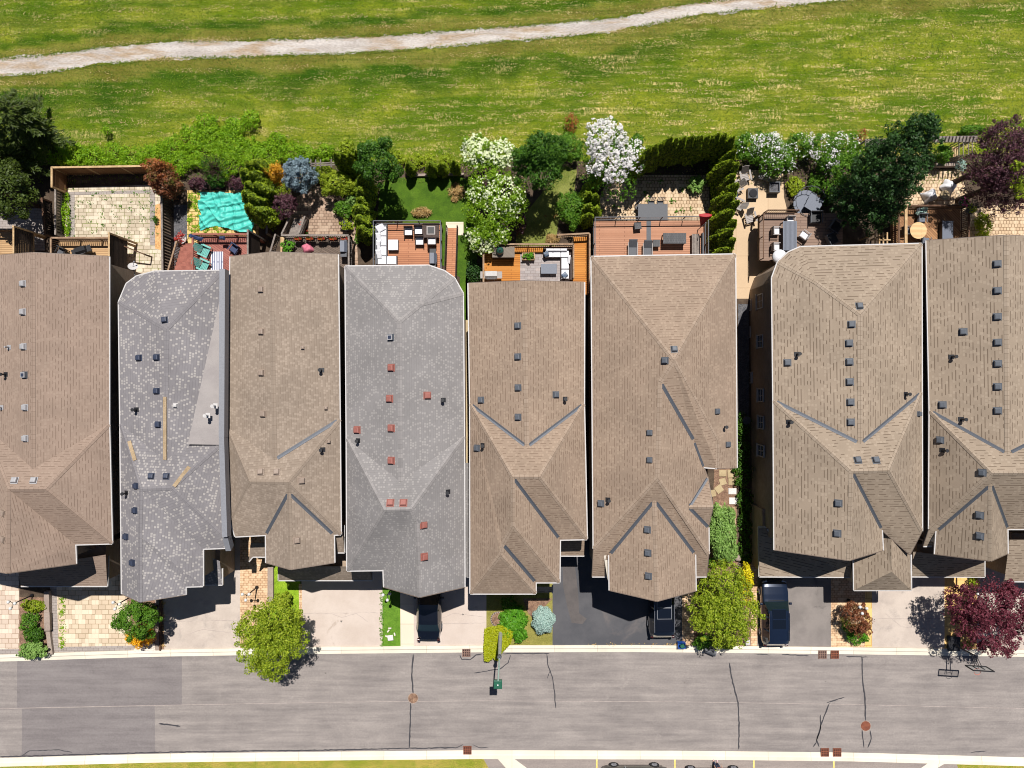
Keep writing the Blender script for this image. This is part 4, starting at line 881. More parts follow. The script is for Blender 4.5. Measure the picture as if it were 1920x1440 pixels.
lowroof(h7, [[(1601, 1107, 4.2), (1709, 1107, 4.2), (1672, 1072, 5.6)], [(1600, 1020, 4.2), (1656, 998, 5.3), (1671, 998, 5.7), (1672, 1072, 5.6), (1601, 1107, 4.2)], [(1671, 998, 5.7), (1706, 1040, 4.4), (1709, 1107, 4.2), (1672, 1072, 5.6)]], 'shingle_sand',
        gut=[((1601, 1107, 4.2), (1709, 1107, 4.2)), ((1600, 1050, 4.2), (1601, 1107, 4.2)), ((1708.5, 1040, 4.2), (1709, 1107, 4.2))], wall=[(1608, 1000), (1703, 1000), (1703, 1098), (1608, 1098)], wz=4.2)
lowroof(h7, [[(1422.5, 990, 3.6), (1440, 990, 3.6), (1600, 1010, 4.4), (1594, 1082.5, 3.0), (1424, 1081.5, 3.0)]], 'shingle_sand', gut=[((1423.5, 1081.5, 3), (1594, 1082.5, 3)), ((1422.5, 988, 3), (1423.5, 1081.5, 3)), ((1422.5, 988, 3.1), (1434, 988, 3.4)), ((1434, 988, 3.4), (1448, 1002, 3.9))], wall=[(1430, 955), (1590, 955), (1588, 1074), (1431, 1074)], wz=2.95, name='garage_roof')
garage_door(h7, P(1440, 1077, 2.95)[:2], P(1580, 1077, 2.95)[:2])
# windows on the visible west wall
def wall_at(xw, px, py):
    f = (xw/K)/(px-960); z = H*(1-f); return Vector((xw, (720-py)*K*f, z))
wl7 = [p for p in i7]; xw = min(p.x for p in i7 if abs(p.y) < 6)
xw = P(1449, 650, E_).x+.42
for px, py, w, h in ((1426, 565, 1.0, 1.3), (1426, 640, .9, 1.1), (1427, 741, .9, 1.1), (1427.5, 792, .9, 1.1), (1427.5, 845, .8, 1.3)):
    window(h7, wall_at(xw, px, py), w, h, math.pi)
for px, py in ((1407, 572), (1408, 708), (1405, 623)): window(h7, wall_at(xw, px, py), .8, .7, math.pi)
# house 8
V = dict(nw=(1737, 451, E_, 1), r=(1887, 441, 8.2), ne=(2060, 449, E_, 1), wv=(1743, 770, E_, 1), rs=(1889, 851, 8.2), ev=(2060, 765, E_, 1), tl=(1859.5, 887, 8.8), tr=(1960, 887, 8.8), wl=(1742, 992, E_, 1), wl2=(1731.5, 1024, 5.2, 1), wl3=(1747, 1024, 5.2, 1), v1=(1756, 996, E_, 1), vt=(1858, 908, 8.6), fl=(1753, 1039, E_, 1), pk=(1858, 1052, 8.6),
         fr=(1889.5, 1038, E_, 1), v2=(1889, 992, E_, 1), sb=(2060, 992, E_, 1))
F = [['nw', 'r', 'rs', 'wv'], ['r', 'ne', 'ev', 'rs'], ['wv', 'rs', 'ev', 'tr', 'tl'], ['wv', 'tl', 'wl'], ['tl', 'vt', 'v1', 'wl3', 'wl2', 'wl'], ['vt', 'pk', 'fl', 'v1'], ['vt', 'v2', 'fr', 'pk'], ['tl', 'tr', 'sb', 'v2', 'vt'], ['tr', 'ev', 'sb']]
h8, r8, i8 = house('h8', 'tan shingled house at the right edge with a column of dark roof vents', V, F, 'shingle_sand')
for x, y in ((1869.5, 495), (1870, 545), (1870, 594), (1870.5, 642), (1870.5, 682), (1870.5, 725), (1870.5, 770), (1806, 622), (1767, 759), (1763, 825), (1842, 886), (1837, 966), (1837.5, 1005)): vent(r8, 'h8', x, y, 'vent_dark', .38)
for x, y in ((1784, 669), (1802, 786), (1767, 844)): vent(r8, 'h8', x, y, 'black', kind='cowl')
lowroof(h8, [[(1712, 1034, 4.0), (1846, 1050, 3.8), (1846, 1082, 3.0), (1710, 1081, 3.0)]], 'shingle_sand', gut=[((1710, 1081.5, 3), (1846.5, 1082, 3)), ((1846.5, 1050, 3), (1846.5, 1082, 3))], wall=[(1720, 1020), (1840, 1020), (1840, 1074), (1720, 1074)], wz=2.95, name='garage_roof')
lowroof(h8, [[(1893, 1012, 4.6), (2050, 1012, 4.6), (2050, 1091, 3.6), (1883, 1090, 3.6)]], 'shingle_sand', gut=[((1883, 1090.5, 3.6), (2050, 1091.5, 3.6))], wall=[(1900, 1000), (2040, 1000), (2040, 1080), (1892, 1080)], wz=3.5)
garage_door(h8, P(1728, 1076, 2.95)[:2], P(1832, 1076, 2.95)[:2])
# rear patio doors / windows on every house, garage doors under the overhangs
for h, xa, xb, yy, zz in ((h1, 20, 150, 490, 6), (h2, 300, 380, 520, 6), (h3, 460, 600, 492, 6), (h4, 670, 790, 512, 6), (h5, 900, 1070, 542, 6), (h6, 1140, 1340, 494, 6), (h7, 1530, 1700, 474, 6), (h8, 1770, 1860, 462, 6)):
    a = P(xa, yy, zz); b = P(xb, yy, zz)
    ins_y = max(p.y for p in {'h1': i1}.get('x', i1)) if False else None
    for px_ in (xa+18, (xa+xb)/2, xb-18):
        q = P(px_, yy, zz); ww = {id(h1): i1, id(h2): i2, id(h3): i3, id(h4): i4, id(h5): i5, id(h6): i6, id(h7): i7, id(h8): i8}[id(h)]
        yw = max(p.y for p in ww); window(h, (q.x, yw, 4.4), 1.3, 1.2, math.pi/2); window(h, (q.x, yw, 2.4), 1.3, 1.6, math.pi/2, False)

def weeds(x0, y0, x1, y1, n, mat, size=.12, clumps=30):
    rng = rg(); cx, cy = rng.uniform(x0, x1, clumps), rng.uniform(y0, y1, clumps); k = rng.integers(0, clumps, n); px = cx[k]+rng.normal(0, 2.2, n)*rng.choice([.3, 1.6], n); py = cy[k]+rng.normal(0, 1.6, n)*rng.choice([.3, 1.6], n)
    s_ = (px > x0-2) & (px < x1+2) & (py > y0-2) & (py < y1+2); pts = np.stack([(px-960)*K, (720-py)*K, rng.uniform(.03, .1, n)], 1)[s_]
    struct(leafmesh('weeds', pts, np.tile([0, .2, 1.0], (len(pts), 1)), size, mat, None, rng, .5, jit=.4), 'stuff')
weeds(132, 352, 300, 445, 620, 'leaf_mid', .09, 80); weeds(353, 360, 376, 440, 700, 'leaf_vine', .12, 40); weeds(380, 426, 470, 440, 260, 'leaf_vine', .12, 20); weeds(1140, 335, 1325, 410, 260, 'leaf_mid', .14, 12); weeds(112, 1120, 122, 1222, 420, 'leaf_vine', .1, 40); weeds(713, 1110, 719, 1212, 260, 'leaf_mid', .1, 40); weeds(1100, 1206, 1270, 1210, 90, 'straw', .1, 30); weeds(305, 1120, 309, 1216, 160, 'straw', .1, 30)
for cr in ([(620, 1150), (640, 1158), (668, 1150), (690, 1166)], [(350, 1190), (380, 1180), (430, 1186)], [(1660, 1150), (1690, 1175), (1740, 1180)], [(826, 1160), (850, 1150), (905, 1156)]): struct(ribbon(cr, .28, .02, 'joint', 'driveway_crack', None))
for x0, y0, x1, y1 in ((565, 1150, 717, 1149), (776, 1170, 912, 1168), (308, 1165, 448, 1163), (1635, 1160, 1771, 1160)): struct(ribbon([(x0, y0), (x1, y1)], .3, .019, 'joint', 'driveway_joint', None))
rng_o = np.random.default_rng(44)
M['oil'] = m_var('oil', c(120, 112, 106), c(104, 98, 94), 3, .6, 20, .2)
for x, y, r_ in ((868, 1152, 3), (640, 1165, 4), (370, 1140, 0), (1480, 1165, 0), (1700, 1140, 4), (610, 1262, 3), (1370, 1300, 3), (1284, 1280, 2.4), (1548, 1278, 2), (1592, 1280, 2), (470, 1288, 2), (168, 1290, 3)):
    if r_: m = MB(); q = P(x, y, .021); m.poly([(q.x+r_*K*.5*math.cos(a*.7)*(1+.4*math.sin(a*2.3+x)), q.y+r_*K*.5*math.sin(a*.7)*(1+.3*math.cos(a*1.7+x)), .021) for a in range(9)]); struct(m.build('oil_stain', 'oil'))
# ------------------------------------------------------------------ decks and fences
def Q(x, y, z=0.0): return Vector((x*K, y*K, z))          # plan pixels measured from the point under the camera
def at(px, py, z=0.0, h=.3): p = P(px, py, z+h); return Vector((p.x, p.y, z))
def railing(parent, a, b, z, mat='wood_rail', h=1.0, style='wood', zb=None):
    """zb: floor height at b for stair railings"""
    a = Vector((a[0], a[1], z)); b = Vector((b[0], b[1], z if zb is None else zb)); d = b-a; L = d.length; U = Vector((0, 0, 1)); m = MB()
    m.beam(a+U*h, b+U*h, .12 if style == 'wood' else .06, .05); m.beam(a+U*.1, b+U*.1, .05, .05)
    k = max(1, round(L/1.5))
    for i in range(k+1): p = a+d*(i/k); m.beam(p, p+U*h, .09 if style == 'wood' else .05, .09 if style == 'wood' else .05)
    if style != 'glass':
        m.beam(a+U*(h-.12), b+U*(h-.12), .04, .06); k = max(2, round(L/.14))
        for i in range(1, k): p = a+d*(i/k); m.beam(p+U*.1, p+U*(h-.1), .04 if style == 'wood' else .018, .04 if style == 'wood' else .018)
    o = m.build('railing', mat, parent)
    if style == 'glass':
        g_ = MB(); g_.add([a+U*.14, b+U*.14, b+U*(h-.05), a+U*(h-.05)], [(0, 1, 2, 3)]); g_.build('glass_panel', 'glass_panel', o)
    return o
def deck(label, x0, x1, y0, y1, z, mat, fmat='wood_brown', name='deck', poly=None):
    """y0 front (north, larger), y1 at the house"""
    t = thing(name, label, 'deck', Q((x0+x1)/2, (y0+y1)/2)); pl = poly or [(x0, y1), (x1, y1), (x1, y0), (x0, y0)]
    m = MB(); m.prism([Q(*p)[:2] for p in pl], z-.04, z); m.build('deck_floor', mat, t)
    m = MB(); m.prism([Q(*p)[:2] for p in pl], z-.28, z-.045); m.build('joist_frame', fmat, t)
    for px, py in ((x0+3, y0-3), (x1-3, y0-3), ((x0+x1)/2, y0-3)):
        m = MB(); q = Q(px, py); m.box((q.x, q.y, (z-.28)/2), (.14, .14, z-.28)); m.build('post', fmat, t)
    return t
def stairs(parent, a, b, z0, z1, w, mat, n=None):
    """flight from plan point a (height z0) up to b (height z1)"""
    a, b = Vector((a[0], a[1], 0)), Vector((b[0], b[1], 0)); n = n or max(2, round((z1-z0)/.19)); d = (b-a)/n; m = MB()
    for i in range(n):
        p = a+d*(i+.5); z = z0+(z1-z0)*(i+1)/n; s = d.normalized(); sd = Vector((-s.y, s.x, 0)); R = Matrix((sd, s, Vector((0, 0, 1)))).transposed()
        m.box((p.x, p.y, z-.03), (w, d.length+.03, .05), rot=R); m.box((p.x-s.x*d.length/2, p.y-s.y*d.length/2, z-.1), (w, .03, .14), rot=R)
    return m.build('stair', mat, parent)
def screen(label, a, b, z0, z1, mat='wood_dark', post='wood_light', parent=None, horiz=True):
    """slatted privacy screen"""
    a, b = Vector((a[0], a[1], 0)), Vector((b[0], b[1], 0)); d = (b-a); U = Vector((0, 0, 1)); t = parent or thing('privacy_screen', label, 'screen', (a+b)/2)
    for p in (a, b):
        m = MB(); m.beam(p, p+U*(z1+.05), .12, .12); m.build('post', post, t)
    m = MB(); n = int((z1-z0)/.17)
    for i in range(n): z = z0+(i+.5)*(z1-z0)/n; m.beam(a+U*z, b+U*z, .03, .13)
    m.build('slat_panel', mat, t); m = MB(); m.beam(a+U*z1, b+U*z1, .12, .04); m.build('cap_rail', post, t); return t
def fence(label, pts, h, mat='wood_fence', cap='wood_light', slats=False, name='fence', gap=.16, z0=0.0):
    """pts plan points; boards or open slats, posts and cap"""
    pts = [Vector((p[0], p[1], 0)) for p in pts]; cen = sum(pts, Vector())/len(pts); t = thing(name, label, 'fence', cen); U = Vector((0, 0, 1))
    b = MB(); cp = MB()
    for p, q in zip(pts[:-1], pts[1:]):
        L = (q-p).length; cp.beam(p+U*(h+z0), q+U*(h+z0), .14, .05)
        if slats:
            n = max(2, int(L/gap))
            for i in range(n): r = p+(q-p)*((i+.5)/n); b.beam(r+U*.08, r+U*(h-.02), .03, gap*.55, up=(q-p).normalized()) if False else b.box((r.x, r.y, h/2), (.03, gap*.6, h-.1), rz=math.atan2(q.y-p.y, q.x-p.x)+math.pi/2)
            b.beam(p+U*.3, q+U*.3, .05, .08); b.beam(p+U*(h*.85), q+U*(h*.85), .05, .08)
        else:
            n = max(2, int(L/.15))
            for i in range(n): r = p+(q-p)*((i+.5)/n); b.box((r.x, r.y, h/2+z0/2), (.025, L/n-.008, h+z0-.02), rz=math.atan2(q.y-p.y, q.x-p.x)+math.pi/2)
            b.beam(p+U*.3, q+U*.3, .09, .09); b.beam(p+U*(h*.8), q+U*(h*.8), .09, .09)
    b.build('board_panel', mat, t); cp.build('cap_rail', cap, t)
    for p, q in zip(pts[:-1], pts[1:]):
        k = max(1, round((q-p).length/2.4))
        for i in range(k+1):
            if i == k and q is not pts[-1]: continue
            r = p+(q-p)*(i/k); m = MB(); m.box((r.x, r.y, (h+z0)/2), (.12, .12, h+z0+.04)); m.build('post', cap, t)
    return t
def QF(px, py, z):            # plan position of something seen at (px,py) at height z
    p = P(px, py, z); return (p.x, p.y)
fence('brown board fence with a pale cap closing the back of the paver patio', [QF(97, 350, 1.9), QF(97, 314, 1.9), QF(290, 311, 1.9)], 1.9)
fence('low slatted wooden fence on the left side of the cream patio', [QF(119, 360, 0), QF(119, 444, 0)], 1.0, 'wood_grey', 'wood_grey', True, gap=.2)
fence('dark slatted fence beside the orange mulch strip and the grey side path', [QF(325, 376, 0), QF(327, 520, 0)], 1.9, 'wood_dark', 'wood_grey', True, gap=.22)
fence('thin weathered fence between the cedars and the brown paver patio', [QF(508, 330, .9), QF(504, 440, .9)], 1.4, 'wood_dark', 'wood_grey', True)
fence('dark wooden fence under the leaning tree at the far left', [QF(78, 372, 1.2), QF(84, 440, 1.2)], 1.2, 'wood_dark', 'wood_brown', True)
def trellis(name, label, cat, pts, z, mat, w=.07, posts=()):
    a = P(*pts[0][0], z); t = thing(name, label, cat, (a.x, a.y, 0)); m = MB()
    for (p, q) in pts: m.beam(P(*p, z), P(*q, z), w, w)
    m.build('beam', mat, t)
    for p in posts: k = MB(); q = P(*p, z); k.beam((q.x, q.y, 0), (q.x, q.y, z), w*1.1, w*1.1); k.build('post', mat, t)
    return t
trellis('garden_trellis', 'pale timber ladder trellis behind the blue spruce', 'trellis', [((566, 307), (632, 305)), ((566, 311), (632, 309))]+[((x, 299), (x, 314)) for x in (574, 583, 592, 601, 621)], 2.2, 'wood_grey', .07, ((568, 309), (630, 307)))
def lattice(label, x0, y0, x1, y1, z, posts):
    t = trellis('pergola', label, 'pergola', [((x0, y0+i*(y1-y0)/4), (x1, y0+i*(y1-y0)/4-1)) for i in range(5)]+[((x, y0-1), (x-3, y1+1)) for x in np.arange(x0+4, x1, 6.5)], z, 'wood_grey', .09, posts); return t
lattice('weathered lattice pergola left of the big dark maple', 1622, 262, 1690, 275, 2.4, ((1624, 263), (1688, 262)))
lattice('weathered lattice pergola between the big dark maple and the purple tree', 1750, 257, 1832, 266, 2.4, ((1752, 258), (1830, 257)))
def arbor():
    t = thing('garden_arbor', 'pale metal framed arbor below the right pergola', 'arbor', P(1810, 280, 0)); m = MB()
    A = [(1798, 263), (1824, 263), (1824, 266), (1798, 266)]
    for x, y in ((1798, 264), (1806, 264), (1816, 264), (1823, 264)): p = P(x, y, 2.3); b = Q(p.x/K*1.0, p.y/K-26, 2.3); m.beam(p, b, .05, .05); m.beam((p.x, p.y, 0), p, .05, .05); m.beam((b.x, b.y, 0), b, .05, .05)
    m.beam(P(1798, 263, 2.3), P(1824, 263, 2.3), .05, .05); m.build('frame', 'wood_grey', t)
    t2 = thing('garden_bench', 'pale slatted garden bench left of the arbor', 'bench', P(1788, 292, 0)); m = MB()
    c0 = P(1788, 292, .45)
    for i in (-2, -1, 0, 1, 2): m.box((c0.x+i*.13, c0.y, .45), (.09, 1.3, .04))
    m.build('seat', 'wood_light', t2)
    for sx in (-.25, .25):
        for sy in (-.55, .55): k = MB(); k.box((c0.x+sx, c0.y+sy, .215), (.07, .07, .43)); k.build('leg', 'wood_light', t2)
    t3 = thing('low_wall', 'low stone capped garden wall at the head of the right patio', 'wall', P(1775, 312, 0)); m = MB(); m.beam(P(1752, 310, .25), P(1798, 309, .25), .3, .5); m.build('wall', 'stone_cap', t3)
arbor()
t = thing('low_wall', 'low stone edging at the back of the green lawn', 'wall', P(800, 328, 0)); m = MB(); m.beam(P(768, 329, .12), P(870, 327, .12), .18, .24); m.build('wall', 'stone_cap', t)
# --- deck 0 and 1
d0 = deck('pale brown deck cut by the left edge of the photo', -985, -873, 276, 206, 1.7, 'deck_pine', 'wood_light')
railing(d0, Q(-985, 276), Q(-873, 276), 1.7, 'wood_rail')
screen('dark slatted privacy screen at the far left deck', Q(-873, 276), Q(-873, 206), 1.5, 3.7)
d1 = deck('small pine deck below the cream paver patio', -823, -703, 261, 206, 1.7, 'deck_pine', 'wood_light')
railing(d1, Q(-823, 261), Q(-703, 261), 1.7); railing(d1, Q(-823, 206), Q(-823, 261), 1.7)
screen('dark slatted privacy screen right of the small pine deck', Q(-703, 263), Q(-703, 206), 1.4, 3.9)
m = MB(); m.beam(Q(-703, 250, 1.9), Q(-675, 238, 1.2), .08, .08); m.beam(Q(-675, 238, 1.2), Q(-675, 238, 0), .09, .09); m.build('brace', 'wood_brown', d1)
# --- deck 2
d2 = deck('red stained deck with teal chairs beside the teal tarpaulin', -571, -462, 268, 186, 1.6, 'deck_red', 'wood_red')
railing(d2, Q(-571, 268), Q(-462, 268), 1.6, 'wood_red'); railing(d2, Q(-571, 186), Q(-571, 262), 1.6, 'wood_red')
stairs(d2, Q(-598, 262), Q(-598, 200), .1, 1.6, 1.5, 'wood_red'); railing(d2, Q(-617, 262), Q(-617, 196), .1, 'wood_rail', zb=1.6)
screen('weathered slatted privacy screen between the red deck and the grey deck', Q(-461, 268), Q(-461, 206), 1.4, 3.9, 'wood_dark', 'wood_grey')
# --- deck 3
d3 = deck('small weathered deck with a grey barbecue below the brown paver patio', -412, -292, 266, 206, 1.6, 'deck_weathered', 'wood_grey')
railing(d3, Q(-412, 266), Q(-292, 266), 1.6, 'wood_grey'); railing(d3, Q(-292, 266), Q(-292, 206), 1.6, 'wood_grey')
stairs(d3, Q(-395, 308), Q(-395, 268), .1, 1.6, 1.0, 'wood_grey'); railing(d3, Q(-408, 308), Q(-412, 268), .1, 'wood_grey', zb=1.6); railing(d3, Q(-381, 308), Q(-382, 268), .1, 'wood_grey', zb=1.6)
railing(d3, Q(-424, 268), Q(-440, 214), 1.5, 'wood_grey')
m = MB(); m.box(Q(-417, 240, .8), (.35, 2.2, 1.7)); m.build('side_panel', 'wood_light', d3)
# --- deck 4 and its ramp
d4 = deck('cedar coloured deck with the white sectional sofa and fire table', -248, -128, 292, 192, 1.6, 'deck_cedar', 'wood_brown')
railing(d4, Q(-248, 292), Q(-128, 292), 1.6, 'charcoal', style='glass'); railing(d4, Q(-248, 292), Q(-248, 192), 1.6, 'charcoal', style='glass'); railing(d4, Q(-128, 292), Q(-128, 192), 1.6, 'charcoal', style='glass')
t = thing('ramp', 'long cedar board ramp with dark rails beside the green lawn', 'ramp', Q(-110, 245)); m = MB()
m.add([Q(-120, 292, .12), Q(-102, 292, .12), Q(-102, 190, 1.7), Q(-120, 190, 1.7), Q(-120, 292, .02), Q(-102, 292, .02), Q(-102, 190, 1.5), Q(-120, 190, 1.5)], [(0, 3, 2, 1), (0, 1, 5, 4), (1, 2, 6, 5), (3, 0, 4, 7), (2, 3, 7, 6), (4, 5, 6, 7)]); m.build('ramp_floor', 'deck_cedar', t)
for x in (-121, -101): railing(t, Q(x, 292), Q(x, 190), .12, 'wood_dark', style='metal', zb=1.7)
lay('concrete_pad', [(836, 416), (869, 416), (869, 441), (836, 441)], 'concrete_walk', .018)
# --- deck 5
d5 = deck('orange stained deck with a grey paver strip and corner sofa', -51, 138, 250, 162, 1.6, 'deck_orange', 'wood_brown')
m = MB(); m.prism([Q(x, y)[:2] for x, y in ((15, 162), (104, 162), (104, 238), (15, 238))], 1.6, 1.612); m.build('paver_inlay', 'paver_slate', d5)
m = MB(); m.prism([Q(x, y)[:2] for x, y in ((112, 250), (138, 250), (138, 268), (112, 268))], 1.3, 1.594); m.build('landing', 'deck_orange', d5)
railing(d5, Q(-51, 250), Q(110, 250), 1.6); railing(d5, Q(-51, 250), Q(-51, 162), 1.6); railing(d5, Q(110, 250), Q(110, 190), 1.6); railing(d5, Q(82, 267), Q(138, 270), 1.5, zb=1.5); railing(d5, Q(139, 268), Q(139, 165), 1.6)
# --- deck 6
d6 = deck('wide tan composite deck with glass rails and grey loungers', 148, 350, 297, 206, 1.8, 'deck_composite', 'charcoal')
railing(d6, Q(148, 297), Q(350, 299), 1.8, 'charcoal', style='glass'); railing(d6, Q(148, 297), Q(148, 206), 1.8, 'charcoal', style='glass'); railing(d6, Q(350, 299), Q(350, 206), 1.8, 'charcoal', style='glass')
m = MB(); m.prism([Q(x, y)[:2] for x, y in ((244, 206), (252, 206), (252, 296), (244, 296))], 1.8, 1.806); m.build('border_board', 'charcoal', d6)
# --- deck 7
d7 = deck('taupe deck with a grey slatted dining table and curved stair', 448, 600, 310, 224, 1.8, 'deck_taupe', 'wood_brown', poly=[(448, 224), (600, 224), (600, 310), (456, 310), (448, 302)])
railing(d7, Q(448, 224), Q(448, 302), 1.8, 'wood_brown', style='glass'); railing(d7, Q(448, 302), Q(456, 310), 1.8, 'wood_brown', style='glass'); railing(d7, Q(456, 310), Q(512, 310), 1.8, 'wood_brown', style='metal')
# --- deck 8
d8 = deck('brown board deck with a round pale table at the right', 692, 817, 319, 234, 1.6, 'deck_brown', 'wood_brown')
railing(d8, Q(692, 319), Q(817, 319), 1.6, 'wood_brown'); railing(d8, Q(817, 319), Q(817, 234), 1.6, 'wood_brown'); railing(d8, Q(692, 319), Q(692, 234), 1.6, 'wood_brown')
t = thing('pergola', 'pale timber beams standing left of the round table deck', 'pergola', Q(650, 250))
m = MB()
for x in (665, 672, 679, 686): m.beam(Q(x-13, 272, 2.4), Q(x-13, 222, 2.4), .1, .1)
for y in (230, 258): m.beam(Q(645, y, 2.5), Q(678, y, 2.5), .08, .08)
m.beam(Q(700, 318, 2.9), Q(700, 236, 2.9), .2, .12); m.build('beam', 'wood_light', t)
for x, y in ((652, 270), (673, 270), (700, 316)): m = MB(); m.beam(Q(x, y), Q(x, y, 2.35), .1, .1); m.build('post', 'wood_light', t)
# curved stair at deck 7
t = thing('curved_stair', 'grey slatted curved stair leading to the taupe deck', 'stair', at(1507, 374, 0)); cc = P(1512, 383, 1.0); m = MB()
for i in range(9):
    a = math.radians(60+i*20); z = .9+.1*i if False else .95+.09*i*.5; r0, r1 = .12, 1.05
    m.add([(cc.x+math.cos(a-.18)*r0, cc.y+math.sin(a-.18)*r0, z), (cc.x+math.cos(a-.18)*r1, cc.y+math.sin(a-.18)*r1, z), (cc.x+math.cos(a+.18)*r1, cc.y+math.sin(a+.18)*r1, z), (cc.x+math.cos(a+.18)*r0, cc.y+math.sin(a+.18)*r0, z)], [(0, 1, 2, 3)])
for k in range(9): m.box((cc.x-.55+k*.15, cc.y+.15, .93), (.11, 1.25+.5*math.sin(k*.39), .04), rz=-.12)
m.build('tread', 'slate_blue', t); m = MB(); pr = None
for i in range(13):
    a = math.radians(20+i*22); q = Vector((cc.x+math.cos(a)*1.12, cc.y+math.sin(a)*1.12, 1.9)); m.tube((q.x, q.y, 1.0), q, .02, .02, 5)
    if pr: m.tube(pr, q, .025, .025, 5)
    pr = q
m.build('handrail', 'charcoal', t)
stairs(t, P(1528, 372, .9)[:2], P(1520, 394, 1.8)[:2], 1.2, 1.8, 1.1, 'slate_blue')

# ------------------------------------------------------------------ furniture prototypes (local, at origin, facing -Y)
def legs(t, xs, ys, h, mat, r=.025, name='leg'):
    for x in xs:
        for y in ys: m = MB(); m.box((x, y, h/2), (r*2, r*2, h)); m.build(name, mat, t)
def adirondack(label, mat, back=None):
    t = thing('adirondack_chair', label, 'chair'); R = Matrix.Rotation(math.radians(-14), 3, 'X')
    m = MB()
    for i in range(5): m.box((0, -.30+i*.12, .40-i*.035), (.56, .10, .03), rot=Matrix.Rotation(math.radians(-14), 3, 'X'))
    m.build('seat', mat, t); m = MB(); Rb = Matrix.Rotation(math.radians(-28), 3, 'X')
    for i in range(5): m.box((-.22+i*.11, .42, .68), (.095, .03, .82-.05*abs(i-2)), rot=Rb)
    m.build('backrest', back or mat, t)
    for s in (-1, 1): m = MB(); m.box((s*.36, -.02, .56), (.13, .76, .03)); m.build('armrest', mat, t)
    legs(t, (-.32, .32), (-.32, .2), .54, mat); return t
def box_chair(label, mat, seat, name='patio_chair', w=.58, backh=.82, arms=True, cat='chair'):
    t = thing(name, label, cat); m = MB(); m.rbox((0, 0, .40), (w-.06, w-.06, .1)); m.build('seat', seat, t)
    m = MB(); m.rbox((0, w/2, .62), (w, .07, backh-.3)); m.build('backrest', mat, t); m = MB(); m.box((0, 0, .30), (w, w, .08)); m.build('frame', mat, t)
    if arms:
        for s in (-1, 1): m = MB(); m.box((s*w/2, 0, .6), (.06, w, .04)); m.build('armrest', mat, t)
    legs(t, (-w/2+.03, w/2-.03), (-w/2+.03, w/2-.03), .3, mat); return t
def table(label, w, d, h, mat, legm=None, name='patio_table', slats=False):
    t = thing(name, label, 'table'); m = MB()
    if slats:
        n = int(w/.09)
        for i in range(n): m.box((-w/2+(i+.5)*w/n, 0, h), (w/n-.012, d, .03))
    else: m.rbox((0, 0, h), (w, d, .05), r=.015)
    m.build('tabletop', mat, t); m = MB(); m.box((0, 0, h-.06), (w-.1, d-.1, .06)); m.build('apron', legm or mat, t); legs(t, (-w/2+.07, w/2-.07), (-d/2+.07, d/2-.07), h-.06, legm or mat, .035); return t
def grill(label, body, hood, name='barbecue'):
    t = thing(name, label, 'barbecue'); m = MB(); m.box((0, 0, .45), (.75, .52, .7)); m.build('cabinet', body, t)
    m = MB(); m.add([(-.38, -.26, .8), (.38, -.26, .8), (.38, .26, .8), (-.38, .26, .8), (-.38, -.1, 1.05), (.38, -.1, 1.05), (.38, .2, 1.08), (-.38, .2, 1.08)], [(0, 3, 2, 1), (4, 5, 6, 7), (0, 1, 5, 4), (1, 2, 6, 5), (2, 3, 7, 6), (3, 0, 4, 7)]); h_ = m.build('hood', hood, t)
    m = MB(); m.tube((-.28, -.28, .92), (.28, -.28, .92), .02); m.build('handle', 'chrome', h_)
    for s in (-1, 1): m = MB(); m.box((s*.55, 0, .8), (.32, .45, .03)); m.build('side_shelf', body, t)
    return t
def pot(label, r, h, pmat, plant, n=260, leaf=.12, hh=.35, flower=None, nf=60, name='potted_plant', sq=None):
    t = thing(name, label, 'potted plant'); m = MB()
    if sq: m.box((0, 0, h/2), (sq[0], sq[1], h)); m.build('planter', pmat, t); k = MB(); k.box((0, 0, h+.006), (sq[0]-.1, sq[1]-.1, .02)); k.build('potting_soil', 'soil', t); bl = [((0, 0, h+hh*.4), (sq[0]*.45, sq[1]*.42, hh*.6))]
    else: m.lathe((0, 0, 0), [(r*.7, 0), (r, h), (r*1.05, h), (r*.9, h-.03)], 16); m.build('pot', pmat, t); bl = [((0, 0, h+hh*.4), (r*1.15, r*1.15, hh*.6))]
    rng = rg(); p, nn = crown_pts(bl, n, rng, .3, 12, -.1); leafmesh('foliage', p, nn, leaf, plant, t, rng)
    if flower: p, nn = crown_pts(bl, nf, rng, .3, 12, .2, .9); nn[:, 2] += .5; leafmesh('flower', p+np.array([0, 0, .04]), nn, leaf*.9, flower, t, rng, aspect=.95)
    return t
# deck 1 things
g_ = grill('black kettle shaped barbecue cover on the small pine deck', 'black', 'black'); place(g_, at(151, 469, 1.7, .9), .3)
ch = box_chair('dark covered chair at the left end of the small pine deck', 'black', 'charcoal', 'covered_chair'); place(ch, at(112, 471, 1.7, .6), -.5)
t = thing('satellite_dish', 'pale satellite dish above the corner between the two left houses', 'satellite dish', at(253, 503, 0)); dc = P(249, 500, 4.6); wv_ = Q(dc.x/K, dc.y/K-18, 4.2)
m = MB(); R = Vector((.4, .55, .75)).to_track_quat('Z', 'Y').to_matrix(); vs = []; fs = []
for k in range(4):
    for j in range(16): a = 2*math.pi*j/16; r = .30*k/3+.01; vs.append(dc+R @ Vector((r*math.cos(a), r*math.sin(a)*1.1, r*r*.5)))
for k in range(3):
    for j in range(16): fs.append((k*16+j, k*16+(j+1) % 16, (k+1)*16+(j+1) % 16, (k+1)*16+j))
m.add(vs, fs); m.build('dish', 'white_metal', t); m = MB(); m.tube(dc, dc+R @ Vector((0, -.1, .42)), .018); m.ball(dc+R @ Vector((0, -.1, .45)), .06, 8, 5); m.build('feed_arm', 'grey_metal', t)
